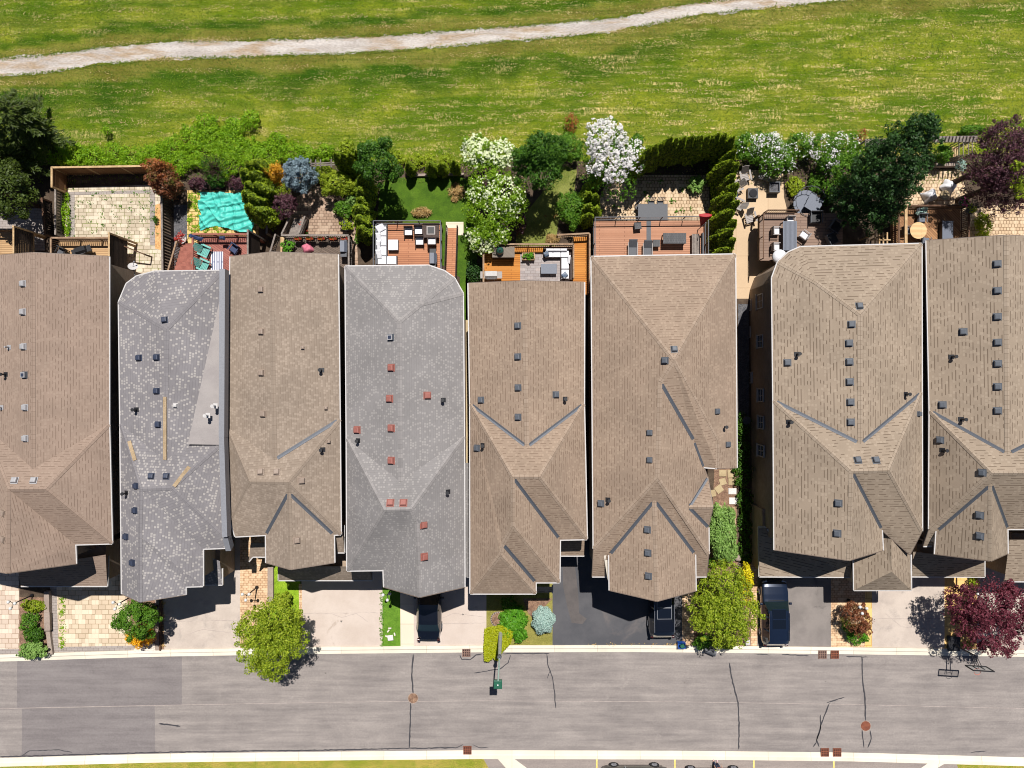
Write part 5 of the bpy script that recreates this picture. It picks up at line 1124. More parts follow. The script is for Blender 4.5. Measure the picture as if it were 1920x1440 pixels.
m = MB(); m.tube(dc-R @ Vector((0, 0, .02)), wv_, .025); m.tube(wv_, (wv_.x, wv_.y, 0), .04); m.build('mast', 'grey_metal', t)
# tarp
def tarp():
    rng = rg(); t = [(371, 358), (400, 360), (430, 361), (455, 362), (474, 372), (470, 388), (477, 404), (478, 420), (474, 436), (450, 436), (430, 430), (405, 424), (388, 428), (375, 434), (372, 415), (376, 400), (370, 385), (376, 368)]
    from mathutils import noise as mn
    n = 70; vs = []; fs = []; ok = {}
    def inside(x, y):
        r = False; j = len(t)-1
        for i in range(len(t)):
            if (t[i][1] > y) != (t[j][1] > y) and x < (t[j][0]-t[i][0])*(y-t[i][1])/(t[j][1]-t[i][1])+t[i][0]: r = not r
            j = i
        return r
    for i in range(n):
        for j in range(n):
            x = 366+(i+.5)*116/n; y = 354+(j+.5)*86/n
            if not inside(x, y): continue
            a = .35*x+.9*y; q_ = mn.noise((x*.02, y*.02, 9))*30; z = .06+.20*max(0, 1-abs(mn.noise((x*.018+q_*.04, y*.07+x*.012, 3)))*5)+.16*max(0, 1-abs(mn.noise((x*.05, y*.03-x*.03, 7)))*6)+.07*mn.noise((x*.05, y*.12, 5))+.02*mn.noise((x*.4, y*.6, 1))
            p = P(x, y, .1); ok[(i, j)] = len(vs); vs.append((p.x, p.y, .03+max(0, z)))
    for (i, j) in ok:
        if all(q in ok for q in ((i+1, j), (i, j+1), (i+1, j+1))): fs.append((ok[(i, j)], ok[(i, j+1)], ok[(i+1, j+1)], ok[(i+1, j)]))
    m = MB(); m.add(vs, fs); o = m.build('tarpaulin', 'tarp', None, True); tag(o, 'wrinkled teal tarpaulin spread over mossy yellow pavers', 'tarpaulin')
tarp()
for i, (x, y, l) in enumerate(((383, 470, 'teal reclining chair on the red deck, nearer the tarpaulin'), (381, 497, 'teal reclining chair on the red deck, nearer the grey roof'))):
    if i == 0: tc = adirondack(l, 'teal_plastic')
    place(tc, at(x, y, 1.6, .45), 1.15, l, 'teal chairs on the red deck', 1.0)
t = thing('outdoor_rug', 'blue and white striped rug on the red deck', 'rug', at(408, 490, 1.6)); m = MB(); q = P(407, 491, 1.61); m.box((q.x, q.y, 1.612), (.9, 1.5, .012)); m.build('rug', 'rug_stripe', t)
bc = box_chair('navy blue folding chair at the right of the red deck', 'navy', 'navy', 'folding_chair', .6); place(bc, at(438, 466, 1.6, .5), -.6)
def cloth(label, x, y, z, w, d, mat, rz_=0.0, name='draped_cloth', cat='cloth', seed=1, h=.3):
    from mathutils import noise as mn
    vs = []; fs = []; n = 14; c_ = at(x, y, z, h)
    for i in range(n):
        for j in range(n):
            u, v = (i/(n-1)-.5)*w, (j/(n-1)-.5)*d; k = 1+.25*mn.noise((u*3, v*3, seed)); uu, vv = u*k, v*k
            X = math.cos(rz_)*uu-math.sin(rz_)*vv; Y = math.sin(rz_)*uu+math.cos(rz_)*vv; e = max(abs(u)/w, abs(v)/d)*2
            vs.append((c_.x+X, c_.y+Y, z+h*(1-e**3)+.06+.10*mn.noise((u*5+seed, v*5, seed))*(1 if e < .9 else .3)))
    for i in range(n-1):
        for j in range(n-1): fs.append((i*n+j, (i+1)*n+j, (i+1)*n+j+1, i*n+j+1))
    m = MB(); m.add(vs, fs); return tag(m.build(name, mat, None, True), label, cat)
cloth('dark blue folded parasol lying over the corner of the red deck rail', 366, 445, 2.45, 1.0, .3, 'navy', -.35, 'folded_parasol', 'parasol', 2, .15)
cloth('small navy bag on the back rail of the red deck', 415, 446, 2.45, .4, .25, 'navy', 0, 'cloth_bag', 'bag', 3, .15)
place(pot('white pot of red flowers by the red deck stairs', .36, .4, 'white_metal', 'red_flower', 240, .12, .4), at(335, 446, 0, .8))
place(pot('round pot with red and yellow flowers at the head of the weathered deck', .42, .35, 'wood_brown', 'leaf_green', 320, .12, .35, 'red_flower', 160), at(565, 432, 0, .5))
place(pot('bowl planter with mixed leaves on the brown paver patio', .42, .5, 'black', 'leaf_lime', 320, .13, .35), at(650, 421, 0, .5))
place(pot('bright green potted plant on the weathered deck', .4, .35, 'wood_dark', 'leaf_grass', 420, .14, .45), at(540, 461, 1.6, .5))
cloth('pink patterned cloth heaped on the weathered deck', 574, 464, 1.6, .75, .7, 'pink', .4, seed=5, h=.4)
place(grill('grey covered barbecue at the right end of the weathered deck', 'charcoal', 'slate_blue'), at(643, 462, 1.6, 1.0), 1.5708)
for i in range(5):
    b_ = pot('flower trough hung inside the back rail of the weathered deck', 0, .2, 'wood_dark', 'leaf_lime', 120, .1, .25, 'red_flower', 12, 'rail_planter', sq=(.6, .25)) if i == 0 else b_
    place(b_, Q(-385+i*21, 261, 2.0), 0, ORD[i]+' flower trough from the left inside the weathered deck rail', 'flower troughs on the weathered deck rail')
# deck 4 furniture
def sectional(label, segs, z, mat_base, cushions, pillows, name='sectional_sofa'):
    """segs: (x0,y0,x1,y1,back side) plan pixels"""
    t = thing(name, label, 'sofa', Q(sum(s[0]+s[2] for s in segs)/2/len(segs), sum(s[1]+s[3] for s in segs)/2/len(segs), z))
    b = MB()
    for x0, y0, x1, y1, _ in segs: c_ = Q((x0+x1)/2, (y0+y1)/2); b.box((c_.x, c_.y, z+.15), (abs(x1-x0)*K, abs(y1-y0)*K, .3))
    b.build('base', mat_base, t)
    for x0, y0, x1, y1, side in segs:
        m = MB(); w = 3.2
        if side == 'w': m.beam(Q(x0+w/2, y0, z+.35), Q(x0+w/2, y1, z+.35), w*K, .65)
        elif side == 'e': m.beam(Q(x1-w/2, y0, z+.35), Q(x1-w/2, y1, z+.35), w*K, .65)
        elif side == 'n': m.beam(Q(x0, y1-w/2, z+.35), Q(x1, y1-w/2, z+.35), w*K, .65)
        else: continue
        m.build('backrest', mat_base, t)
    for x0, y0, x1, y1 in cushions:
        m = MB(); c_ = Q((x0+x1)/2, (y0+y1)/2); m.rbox((c_.x, c_.y, z+.38), (abs(x1-x0)*K-.02, abs(y1-y0)*K-.02, .16), r=.05); m.build('seat_cushion', 'cushion_white', t)
    for x, y, w, h, r, mt in pillows:
        m = MB(); c_ = Q(x, y); R = Matrix.Rotation(r, 3, 'Z') @ Matrix.Rotation(.5, 3, 'X'); m.rbox((c_.x, c_.y, z+.60), (w, h, .16), rot=R, r=.06); m.build('pillow', mt, t)
    return t
sectional('white cushioned sectional sofa along the left rail of the cedar deck', [(-246, 216, -226, 289, 'w'), (-226, 216, -208, 232, '')], 1.6, 'charcoal',
          [(-243, 268, -227, 287), (-243, 250, -227, 267), (-243, 232, -227, 249), (-243, 216, -227, 231), (-226, 216, -209, 231)],
          [(-237, 281, .6, .5, .5, 'cushion_white'), (-240, 263, .35, .75, .1, 'cushion_white'), (-241, 250, .32, .7, -.15, 'cushion_white'), (-240, 234, .38, .65, .1, 'cushion_white')])
def ottoman(label, x0, y0, x1, y1, z): 
    t = thing('ottoman', label, 'ottoman', Q((x0+x1)/2, (y0+y1)/2, z)); m = MB(); c_ = Q((x0+x1)/2, (y0+y1)/2); m.box((c_.x, c_.y, z+.15), ((x1-x0)*K, (y1-y0)*K, .3)); m.build('base', 'charcoal', t)
    m = MB(); m.rbox((c_.x, c_.y, z+.37), ((x1-x0)*K, (y1-y0)*K, .15), r=.05); m.build('cushion', 'cushion_white', t)
ottoman('white square ottoman standing alone on the cedar deck boards', -224, 242, -206, 261, 1.6)
wc = box_chair('', 'wicker', 'cushion_white', 'wicker_chair', .6)
for x, y, l, r_ in ((766, 434, 'wicker chair with white cushion, farthest left by the fire table', 0), (785, 432, 'wicker chair with white cushion touching the left side of the fire table', 0), (787, 452, 'wicker chair with white cushion left of the barbecue on the cedar deck', 0), (810, 453, 'wicker chair with white cushion tucked under the fire table near the barbecue', math.pi)):
    place(wc, at(x, y, 1.6, .4), r_, l, 'wicker chairs round the fire table')
t = table('square brown fire table with a black centre on the cedar deck', 1.15, 1.05, .62, 'wicker', 'wicker', 'fire_table'); m = MB(); m.box((0, 0, .655), (.62, .62, .02)); tr = m.build('trim', 'grey_plastic', t); m = MB(); m.box((0, 0, .67), (.46, .46, .02)); m.build('fire_bowl', 'black', tr)
place(t, at(808, 432, 1.6, .62))
place(grill('black gas barbecue at the lower right of the cedar deck', 'black', 'slate_blue'), at(811, 484, 1.6, 1.0), 1.5708)
# deck 5 furniture
sectional('white corner sofa with striped pillows on the orange deck', [(57, 228, 108, 246, 'n'), (88, 188, 108, 228, 'e')], 1.6, 'wicker',
          [(60, 229, 74, 242), (74, 229, 88, 242), (88, 229, 103, 242), (89, 208, 103, 228), (89, 190, 103, 207)],
          [(68, 242, .55, .2, 0, 'cushion_white'), (80, 242, .55, .2, 0, 'cushion_white'), (93, 242, .5, .2, 0, 'cushion_white'), (103, 224, .2, .6, 0, 'cushion_white'), (62, 234, .36, .32, .4, 'cushion_stripe'), (95, 196, .4, .35, .7, 'cushion_stripe')])
place(table('grey rectangular coffee table on the paver strip of the orange deck', 1.15, .72, .42, 'slate_blue', 'charcoal', 'coffee_table'), at(1029, 504, 1.6, .42))
place(pot('rectangular planter of bright leaves on the orange deck', 0, .45, 'wood_light', 'leaf_grass', 300, .12, .3, sq=(.9, .5)), at(991, 480, 1.6, .5))
t = thing('brick_counter', 'brick counter at the back left of the orange deck', 'counter', at(943, 472, 1.6, .9)); q = P(944, 473, 2.5); m = MB(); m.box((q.x, q.y, 2.05), (1.55, .7, .9)); m.build('cabinet', 'black', t); m = MB(); m.box((q.x, q.y, 2.53), (1.6, .75, .06)); m.build('countertop', 'brick_dark', t)
t = thing('ceramic_grill', 'dark green egg shaped grill on the brick counter', 'grill', (q.x-.25, q.y+.05, 2.56)); m = MB(); m.lathe((q.x-.25, q.y+.05, 2.56), [(.16, 0), (.27, .18), (.28, .3), (.2, .5), (.06, .58)], 18); m.build('body', 'green_gloss', t, True); m = MB(); m.lathe((q.x-.25, q.y+.05, 3.12), [(.07, 0), (.07, .08), (.03, .1)], 10); m.build('chimney_cap', 'black', t)
place(grill('white gas barbecue at the lower left of the orange deck', 'grey_plastic', 'white_metal'), at(921, 515, 1.6, 1.0), 0, None, None, 1.1)
# deck 6 furniture
def lounger(label):
    t = thing('lounge_chair', label, 'lounge chair'); m = MB(); m.rbox((0, -.25, .36), (.6, .9, .08)); m.build('seat', 'charcoal', t); m = MB(); m.rbox((0, .42, .52), (.6, .65, .07), rot=Matrix.Rotation(.6, 3, 'X')); m.build('backrest', 'charcoal', t)
    for s in (-1, 1): m = MB(); m.box((s*.33, -.05, .42), (.05, 1.2, .05)); m.build('armrest', 'grey_plastic', t)
    legs(t, (-.3, .3), (-.6, .3), .34, 'grey_plastic'); return t
lg = lounger('')
for x, y, l in ((1187, 468, 'grey lounge chair on the wide composite deck, the left one of two'), (1215, 469, 'grey lounge chair on the wide composite deck, right beside the small side table')): place(lg, at(x, y, 1.8, .5), 0, l, 'lounge chairs on the composite deck')
place(table('long grey slatted storage bench on the composite deck', 1.65, .75, .72, 'wicker_grey', 'charcoal', 'storage_bench'), at(1265, 447, 1.8, .72))
place(table('small grey side table beside the lounge chairs', .5, .5, .45, 'wicker_grey', 'grey_plastic', 'side_table'), at(1231, 456, 1.8, .45))
place(table('small grey side table against the back glass rail of the composite deck', .5, .5, .45, 'wicker_grey', 'charcoal', 'side_table'), at(1196, 423, 1.8, .45), .1)
t = thing('corner_bench', 'grey slatted L shaped bench at the right of the composite deck', 'bench', Q(320, 225, 1.8)); m = MB()
for i in range(5): m.beam(Q(325+i*2.6, 270, 2.25), Q(325+i*2.6, 208, 2.25), .09, .04); m.beam(Q(283, 208+i*2.4, 2.25), Q(323, 208+i*2.4, 2.25), .09, .04)
m.build('seat', 'wood_grey', t); m = MB(); m.box(Q(331, 239, 2.0), (.5, 2.4, .4)); m.box(Q(302, 213, 2.0), (1.5, .4, .4)); m.build('base', 'charcoal', t); m = MB(); m.beam(Q(341, 270, 2.5), Q(341, 208, 2.5), .1, .5); m.build('backrest', 'charcoal', t)
t = thing('parasol', 'red parasol folded open like a cone at the corner of the composite deck', 'parasol', Q(337, 282, 1.8)); a = Q(337, 280, 1.8); b = P(1319, 409, 4.3); m = MB(); m.tube(a, Vector((a.x, a.y, 4.1)), .03); m.build('pole', 'grey_metal', t)
m = MB(); vs = []
for (r_, z_, o_) in ((.03, 2.7, 0), (.2, 3.2, .22), (.46, 3.9, .5), (.5, 4.0, .55), (.4, 4.03, .55)):
    for k in range(12): an = k*.5236; vs.append((a.x+r_*math.cos(an)*(1.0 if k % 2 else .9), a.y+o_+r_*.28*math.sin(an), z_))
m.add(vs, [(l*12+k, l*12+(k+1) % 12, l*12+12+(k+1) % 12, l*12+12+k) for l in range(4) for k in range(12)]+[tuple(range(48, 60))]); m.build('canopy', 'red', t)
# patio 6: glass table and wrought chairs
place(table('grey glass dining table on the patio behind the composite deck', 2.2, 1.2, .73, 'charcoal', 'black', 'dining_table'), at(1224, 398, 0, .73))
def wire_chair(label):
    t = thing('wire_chair', label, 'chair'); m = MB(); m.rbox((0, 0, .43), (.48, .46, .05)); m.build('seat', 'charcoal', t); m = MB()
    for x in (-.24, .24): m.tube((x, .22, .4), (x, .36, .98), .02); m.tube((x, .22, .62), (x, -.2, .62), .018)
    for z in (.58, .72, .86, .98): m.tube((-.24, .22+(z-.4)*.24, z), (.24, .22+(z-.4)*.24, z), .015)
    for x in (-.12, 0, .12): m.tube((x, .24, .5), (x, .36, .98), .012)
    m.build('backrest', 'charcoal', t); legs(t, (-.22, .22), (-.2, .2), .42, 'charcoal', .015); return t
wr = wire_chair('')
for x, y, r_, l in ((1222, 381, 0, 'black wire chair at the back of the glass dining table, left of its neighbour'), (1239, 381, 0, 'black wire chair at the back right of the glass dining table'), (1199, 388, .9, 'black wire chair turned aside at the left corner of the glass dining table')): place(wr, at(x, y, 0, .6), r_, l, 'wire chairs at the glass table')
# patio 7
ad = adirondack('', 'grey_plastic')
for x, y, r_, l in ((1407, 408, .25, 'grey slatted chair alone in the middle of the tan patio'), (1384, 383, -2.0, 'grey slatted chair tucked against the cedar hedge'), (1381, 350, -1.1, 'grey slatted chair beside the pale blue box at the hedge'), (1397, 330, .2, 'grey slatted chair in shade at the top of the tan patio'), (1433, 329, -.3, 'grey slatted chair in shade above the square planter')): place(ad, at(x, y, 0, .4), r_, l, 'grey slatted chairs on the tan patio')
t = thing('fire_pit', 'square black fire pit on the tan patio', 'fire pit', at(1411, 363, 0)); q = P(1411, 363, .3); m = MB(); m.box((q.x, q.y, .22), (.75, .75, .4)); m.build('base', 'black', t); m = MB(); m.lathe((q.x, q.y, .42), [(.25, 0), (.3, .06), (.2, .07)], 14); m.build('bowl', 'rubber', t)
t = thing('square_planter', 'square black planter box above the curved stair', 'planter', at(1452, 351, 0)); q = P(1452, 351, .5); m = MB()
for dx, dy, w, d in ((0, .36, .8, .07), (0, -.36, .8, .07), (.36, 0, .07, .65), (-.36, 0, .07, .65)): m.box((q.x+dx, q.y+dy, .3), (w, d, .6))
m.build('side_panel', 'charcoal', t); m = MB(); m.box((q.x, q.y, .4), (.64, .64, .02)); m.build('potting_soil', 'gravel_dark', t)
t = thing('storage_box', 'pale blue box beside the cedar hedge on the tan patio', 'box', at(1379, 362, 0)); q = P(1379, 362, .4); m = MB(); m.rbox((q.x, q.y, .2), (.4, .8, .4)); m.build('body', 'glass', t)
# deck 7
place(table('long grey slatted dining table on the taupe deck', 1.0, 2.1, .73, 'slate_blue', 'charcoal', 'dining_table', True), at(1481, 442, 1.8, .73))
pc = box_chair('', 'grey_plastic', 'cushion_white', 'patio_chair', .55)
for x, y, r_, l in ((1482, 414, 0, 'pale chair at the head of the grey slatted table'), (1455, 433, 1.5708, 'pale chair at the rail side of the grey slatted table, farther from the roof'), (1455, 463, 1.5708, 'pale chair at the rail side of the grey slatted table, nearer the white dome'), (1508, 441, -2.2, 'pale chair turned away from the open side of the grey slatted table')): place(pc, at(x, y, 1.8, .45), r_, l, 'pale chairs at the slatted table')
for i, (x, y) in enumerate(((1530, 408), (1567, 425), (1560, 448))): place(box_chair(['dark lounge seat in deep shade next to the curved stair', 'dark lounge seat in deep shade under the maple', 'dark lounge seat in deep shade close to the roof edge'][i], 'charcoal', 'black', 'lounge_chair', .8, .7), at(x, y, 1.8, .4), i)
t = thing('white_dome', 'gleaming white dome at the rounded roof corner', 'dome', at(1464, 478, 1.8)); q = P(1464, 480, 3.2); m = MB(); m.lathe((q.x, q.y, 2.9), [(.52, 0), (.5, .12), (.36, .3), (.14, .4), (.02, .42)], 18); m.build('canopy', 'cushion_white', t, True); m = MB(); m.tube((q.x, q.y, 1.8), (q.x, q.y, 3.3), .03); m.build('pole', 'grey_metal', t)  # plain white dome standing in for a bright reflective dish; not a lamp
# yard 8
t = thing('round_table', 'round pale slatted table on the brown deck', 'table', at(1722, 432, 1.6)); q = P(1722, 432, 2.33); m = MB(); m.lathe((q.x, q.y, 2.30), [(.60, 0), (.60, .04)], 32); M['table_pale'] = m_brick('table_pale', (c(232, 200, 152), c(222, 188, 140)), 4, .09, c(170, 128, 84), .01, big=.05); m.build('tabletop', 'table_pale', t); m = MB(); m.tube((q.x, q.y, 1.6), (q.x, q.y, 2.3), .05); m.lathe((q.x, q.y, 1.6), [(.3, 0), (.1, .05)], 12); m.build('pedestal', 'wood_brown', t)
for x, y, r_, l in ((1729, 410, 0, 'dark chair above the round pale table'), (1736, 452, 3.0, 'dark chair between the round pale table and the roof'), (1700, 432, 1.6, 'dark chair left of the round pale table')):
    if x == 1729: dc_ = box_chair(l, 'charcoal', 'slate_blue', 'patio_chair', .55)
    place(dc_, at(x, y, 1.6, .45), r_, l, 'dark chairs at the round table')
t = thing('deck_box', 'grey lidded deck box on the brown deck', 'box', at(1777, 433, 1.6)); q = P(1778, 433, 2.2); m = MB(); m.box((q.x, q.y, 1.85), (.75, 1.45, .5)); m.build('body', 'black', t); m = MB(); m.rbox((q.x, q.y, 2.13), (.8, 1.5, .07)); m.build('lid', 'slate_blue', t)
for i, (x, y, r_, l) in enumerate(((1750, 364, .4, 'chair under a crumpled white cover left of the small round table'), (1786, 347, -.6, 'chair under a crumpled silver cover above the small round table'))):
    cloth(l, x, y, 0, .95, .85, 'cushion_white', r_, 'covered_chair', 'chair', 11+i, .7)
t = thing('round_side_table', 'small round mosaic table between the covered chairs', 'table', at(1773, 366, 0)); q = P(1772, 366, .6); m = MB(); m.lathe((q.x, q.y, .56), [(.36, 0), (.36, .05)], 20); m.build('tabletop', 'flagstone', t); m = MB(); m.tube((q.x, q.y, 0), (q.x, q.y, .56), .05); m.build('pedestal', 'charcoal', t)
place(pot('pot of pink flowers on the corner post of the brown deck', .3, .3, 'charcoal', 'leaf_green', 200, .1, .3, 'pink_flower', 90), (P(1806, 379, 2.9).x, P(1806, 379, 2.9).y, 2.65))
place(pot('pot of yellow green leaves hanging on the right rail of the brown deck', .3, .3, 'charcoal', 'leaf_olive', 240, .1, .35), (P(1820, 393, 2.9).x, P(1820, 393, 2.9).y, 2.6))
place(pot('pale potted succulent on the back rail of the brown deck', .3, .25, 'charcoal', 'leaf_pale', 160, .12, .25), (P(1737, 394, 2.6).x, P(1737, 394, 2.6).y, 1.6), 0, None, None, 1.2)
# stepping stones beside house 6
for i, (x, y, w, d, a, mt) in enumerate(((1355, 887, .55, .5, 0, 'flagstone'), (1370, 888, .5, .6, .05, 'flagstone'), (1355, 903, .5, .5, .3, 'flagstone'), (1371, 903, .45, .5, 0, 'flagstone'), (1348, 917, .55, .55, .6, 'flagstone'), (1335, 925, .55, .5, .2, 'flagstone'), (1347, 951, .5, .45, -.5, 'flagstone'), (1373, 921, .6, .45, 0, 'flag_white'), (1375, 939, .65, .5, 0, 'flag_white'), (1372, 957, .5, .5, 0, 'flagstone'), (1373, 975, .5, .6, 0, 'flagstone'))):
    m = MB(); q = P(x, y, 0); m.rbox((q.x, q.y, .035), (w, d, .05), a, .015); o = m.build('stepping_stone', mt)
    tag(o, ('white square stepping stone nearer the far end of the mulch path' if y < 930 else 'white square stepping stone nearer the juniper on the mulch path') if mt == 'flag_white' else ORD[i]+' tan stepping stone from the far end of the mulch path', 'stepping stone', 'white stepping stones' if mt == 'flag_white' else 'tan stepping stones')
# ------------------------------------------------------------------ cedars and hedges
def cedar(R=.5, h=3.0, n=2200, seed=1):
    rng = np.random.default_rng(seed); t = thing('cedar_tree', '', 'cedar'); m = MB(); m.tube((0, 0, 0), (0, 0, h*.8), .05, .015, 6); m.build('trunk', 'bark', t)
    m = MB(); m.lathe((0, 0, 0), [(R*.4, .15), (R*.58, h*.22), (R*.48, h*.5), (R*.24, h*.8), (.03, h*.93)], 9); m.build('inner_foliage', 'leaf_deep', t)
    u = rng.uniform(0, 1, n)**.85; z = u*h; th = rng.uniform(0, 2*np.pi, n)
    prof = R*np.interp(u, [0, .08, .3, .6, .85, 1], [.55, .9, 1.0, .75, .38, .04])*(1+.16*np.sin(th*3+u*9+seed)+.1*np.sin(th*7+seed*2))
    r = prof*rng.uniform(.72, 1.06, n); pts = np.stack([np.cos(th)*r, np.sin(th)*r, z+.1], 1); nn = np.stack([np.cos(th), np.sin(th), np.full(n, .8)], 1)
    st = np.stack([np.cos(th)*.35, np.sin(th)*.35, np.ones(n)], 1); leafmesh('crown', pts, nn, .17, 'leaf_cedar', t, rng, .5, jit=.45, stems=st); return t
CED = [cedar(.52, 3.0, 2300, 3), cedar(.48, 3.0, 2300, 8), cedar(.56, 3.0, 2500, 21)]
_ci = [0]
def cedars(label, group, tips, h, sc=1.0, jx=0):
    for i, (x, y) in enumerate(tips):
        p = P(x, y, h); k = h/3.0*random.uniform(.93, 1.06); o = CED[_ci[0] % 3]; _ci[0] += 1
        place(o, (p.x, p.y, 0), random.uniform(0, 6.28), label.format(ORD[i]), group, (sc*random.uniform(.9, 1.12), sc*random.uniform(.9, 1.12), k))
cedars('{} dark cedar from the blossom tree in the hedge behind the wide patio', 'cedars along the back of the wide patio', [(1205, 292), (1216, 281), (1229, 276), (1243, 268), (1256, 262), (1270, 260), (1285, 257), (1300, 256), (1315, 257), (1330, 255), (1346, 254), (1362, 250), (1377, 256)], 5.0, 1.2)
cedars('{} bright edged cedar from the field down the hedge between the two patios', 'cedars between the two patios', [(1378, 283), (1372, 302), (1384, 306), (1379, 325), (1384, 345), (1376, 363), (1384, 378), (1372, 397), (1378, 415), (1371, 432), (1377, 449), (1368, 465)], 5.0, 1.15)
cedars('{} cedar from the top in the clump left of the composite deck', 'cedars left of the composite deck', [(1124, 320), (1112, 345), (1106, 362), (1118, 366), (1106, 385), (1119, 389), (1107, 402)], 3.2, 1.05)
cedars('{} cedar from the top in the row left of the green lawn', 'cedars left of the green lawn', [(676, 336), (674, 353), (673, 372), (671, 389), (672, 408), (675, 428)], 3.4, 1.25)
cedars('{} cedar from the top in the clump overhanging the teal tarpaulin', 'cedars beside the tarpaulin', [(462, 305), (478, 303), (455, 321), (472, 326), (461, 342), (480, 347), (457, 360), (470, 368), (462, 386), (478, 391)], 4.0, 1.4)
cedars('{} dark cedar from the left standing behind the lime bush', 'dark cedars behind the lime bush', [(627, 287), (641, 289), (656, 289), (668, 284)], 4.2, 1.0)
cedars('{} small cedar from the left at the back edge of the green lawn', 'small cedars behind the green lawn', [(764, 305), (806, 306), (827, 306), (851, 303)], 2.6, .85)
# ------------------------------------------------------------------ trees and bushes
def conifer(name, label, px, py, h, R, mat, n=9000, leaf=.24, tiers=13, cat='tree'):
    """layered drooping branches; (px,py) is where the tip is seen"""
    rng = rg(); tip = P(px, py, h); t = thing(name, label, cat, (tip.x, tip.y, 0)); m = MB(); m.tube((tip.x, tip.y, 0), (tip.x, tip.y, h*.95), .16, .03, 8)
    m.build('trunk', 'bark', t); m = MB(); A = []; N_ = []; ST = []
    for k in range(tiers):
        u = (k+.5)/tiers; z0 = h*(.12+.84*u); r = R*(1-u)**.75+.15; nb = int(4+5*(1-u))
        for b in range(nb):
            a = rng.uniform(0, 6.28); L = r*rng.uniform(.75, 1.15); d = np.array([math.cos(a), math.sin(a), .12]); nl = int(n*L/(tiers*10*R*.62)); s = rng.uniform(.12, 1, nl)**.8
            w = (1-s)*.20*L+.05; pt = np.array([tip.x, tip.y, z0])+d*(s*L)[:, None]; pt[:, 2] -= (s**2)*L*.22; pr = np.array([-d[1], d[0], 0]); off_ = rng.normal(0, 1, nl)*w
            pt += pr*off_[:, None]; pt[:, 2] += rng.normal(0, .06, nl)-np.abs(off_)*.25; A.append(pt); N_.append(np.tile([0, 0, 1.0], (nl, 1))); ST.append(np.tile(d, (nl, 1))+pr*np.sign(off_)[:, None]*.7)
            m.tube((tip.x, tip.y, z0), (tip.x+d[0]*L*.9, tip.y+d[1]*L*.9, z0+.12*L-.18*L), .035, .01, 4)
    m.build('branch', 'bark', t); leafmesh('crown', np.vstack(A), np.vstack(N_), leaf, mat, t, rng, .28, jit=.3, stems=np.vstack(ST)); return t
conifer('larch_tree', 'large feathery dark green tree leaning in from the left edge beside the board fence', -125, 240, 8.5, 2.8, 'leaf_deep', 22000, .3, 15)
conifer('larch_tree', 'feathery dark tree top at the upper left edge above its larger neighbour', -72, 165, 9.0, 2.4, 'leaf_deep', 11000, .3, 12)
tree('maple_tree', 'mid green tree in the lower corner of the left edge group', 8, 362, 4.0, 50, 1.8, 'leaf_deep', 12000, .17, rpy=50)
tree('maple_tree', 'big dark green maple leaning over the two right hand decks', 1668, 322, 6, 70, 4.5, 'leaf_dark', 40000, .15, [(1722, 250, 9.5, 34, 1.6), (1738, 234, 10.4, 18, 1.0), (1700, 285, 8.5, 52, 2.0), (1668, 320, 7.0, 66, 2.0), (1640, 350, 5.5, 64, 2.0), (1625, 382, 4.2, 54, 1.6), (1655, 380, 4.5, 44, 1.4), (1590, 375, 4.0, 34, 1.2)], k=60, clump=.17)
tree('bush_tree', 'bright leafed shrub wrapped around the left foot of the big dark maple', 1588, 330, 3.0, 36, 1.2, 'leaf_mid', 5000, .15, [(1592, 322, 3, 32, 1.0), (1570, 350, 2.2, 24, .9), (1610, 305, 2.6, 26, .9)])
tree('plum_tree', 'large dark purple tree at the upper right edge', 1880, 300, 6, 62, 2.6, 'leaf_purple', 26000, .12, [(1880, 262, 7.0, 40, 1.4), (1868, 300, 6.0, 56, 1.8), (1900, 310, 6, 50, 1.8), (1850, 340, 4.6, 46, 1.5), (1880, 365, 4.2, 42, 1.4), (1925, 290, 6, 46, 1.6)], k=46, clump=.2)
tree('shrub_tree', 'yellow green shrub mixed into the right side of the purple tree', 1908, 330, 6.6, 20, 1.0, 'leaf_olive', 2500, .12, [(1903, 312, 7.4, 10, .6), (1905, 340, 6.4, 16, .7), (1912, 362, 5.6, 12, .6), (1886, 250, 7.6, 9, .4)])
tree('blossom_tree', 'white blossoming tree at the left of the wide patio', 1143, 300, 3.6, 48, 1.5, 'leaf_mid', 5500, .14, [(1135, 262, 4.6, 38, .9), (1145, 300, 4.0, 42, 1.1), (1182, 296, 3.6, 30, .8), (1102, 288, 3.6, 26, .7), (1160, 345, 2.8, 34, 1.0), (1120, 325, 3.0, 28, .8)], 'blossom_white', 4400, .12, clump=.1, k=110, bmax=.8, bfill=.1)
tree('snowball_bush', 'snowball bush covered in white flower balls at the top of its row', 913, 300, 3.2, 46, 1.2, 'leaf_viburnum', 9000, .15, [(895, 285, 3.4, 30, .9), (938, 290, 3.2, 28, .9), (914, 318, 3.0, 40, 1.0)], 'blossom_cream', 900, .17, bmax=.6, bfill=.95)
tree('snowball_bush', 'largest yellow green snowball bush in the middle of its row', 932, 386, 3.4, 52, 1.4, 'leaf_viburnum', 12000, .15, [(900, 360, 3.0, 28, .9), (945, 370, 3.6, 44, 1.2), (925, 405, 3.2, 48, 1.2), (962, 388, 3.0, 28, .9)], 'blossom_cream', 620, .14, bmax=.6, bfill=.95)
tree('snowball_bush', 'snowball bush with white balls nearest the orange deck', 913, 442, 2.6, 38, 1.1, 'leaf_viburnum', 7000, .15, [(905, 450, 2.4, 28, .9), (930, 440, 2.6, 24, .9), (908, 430, 2.6, 24, .8)], 'blossom_cream', 520, .17, bmax=.6, bfill=.95)
tree('oak_tree', 'round dark green tree at the back left corner of the lawn', 708, 306, 4.2, 38, 1.8, 'leaf_green', 12000, .15, rpy=40)
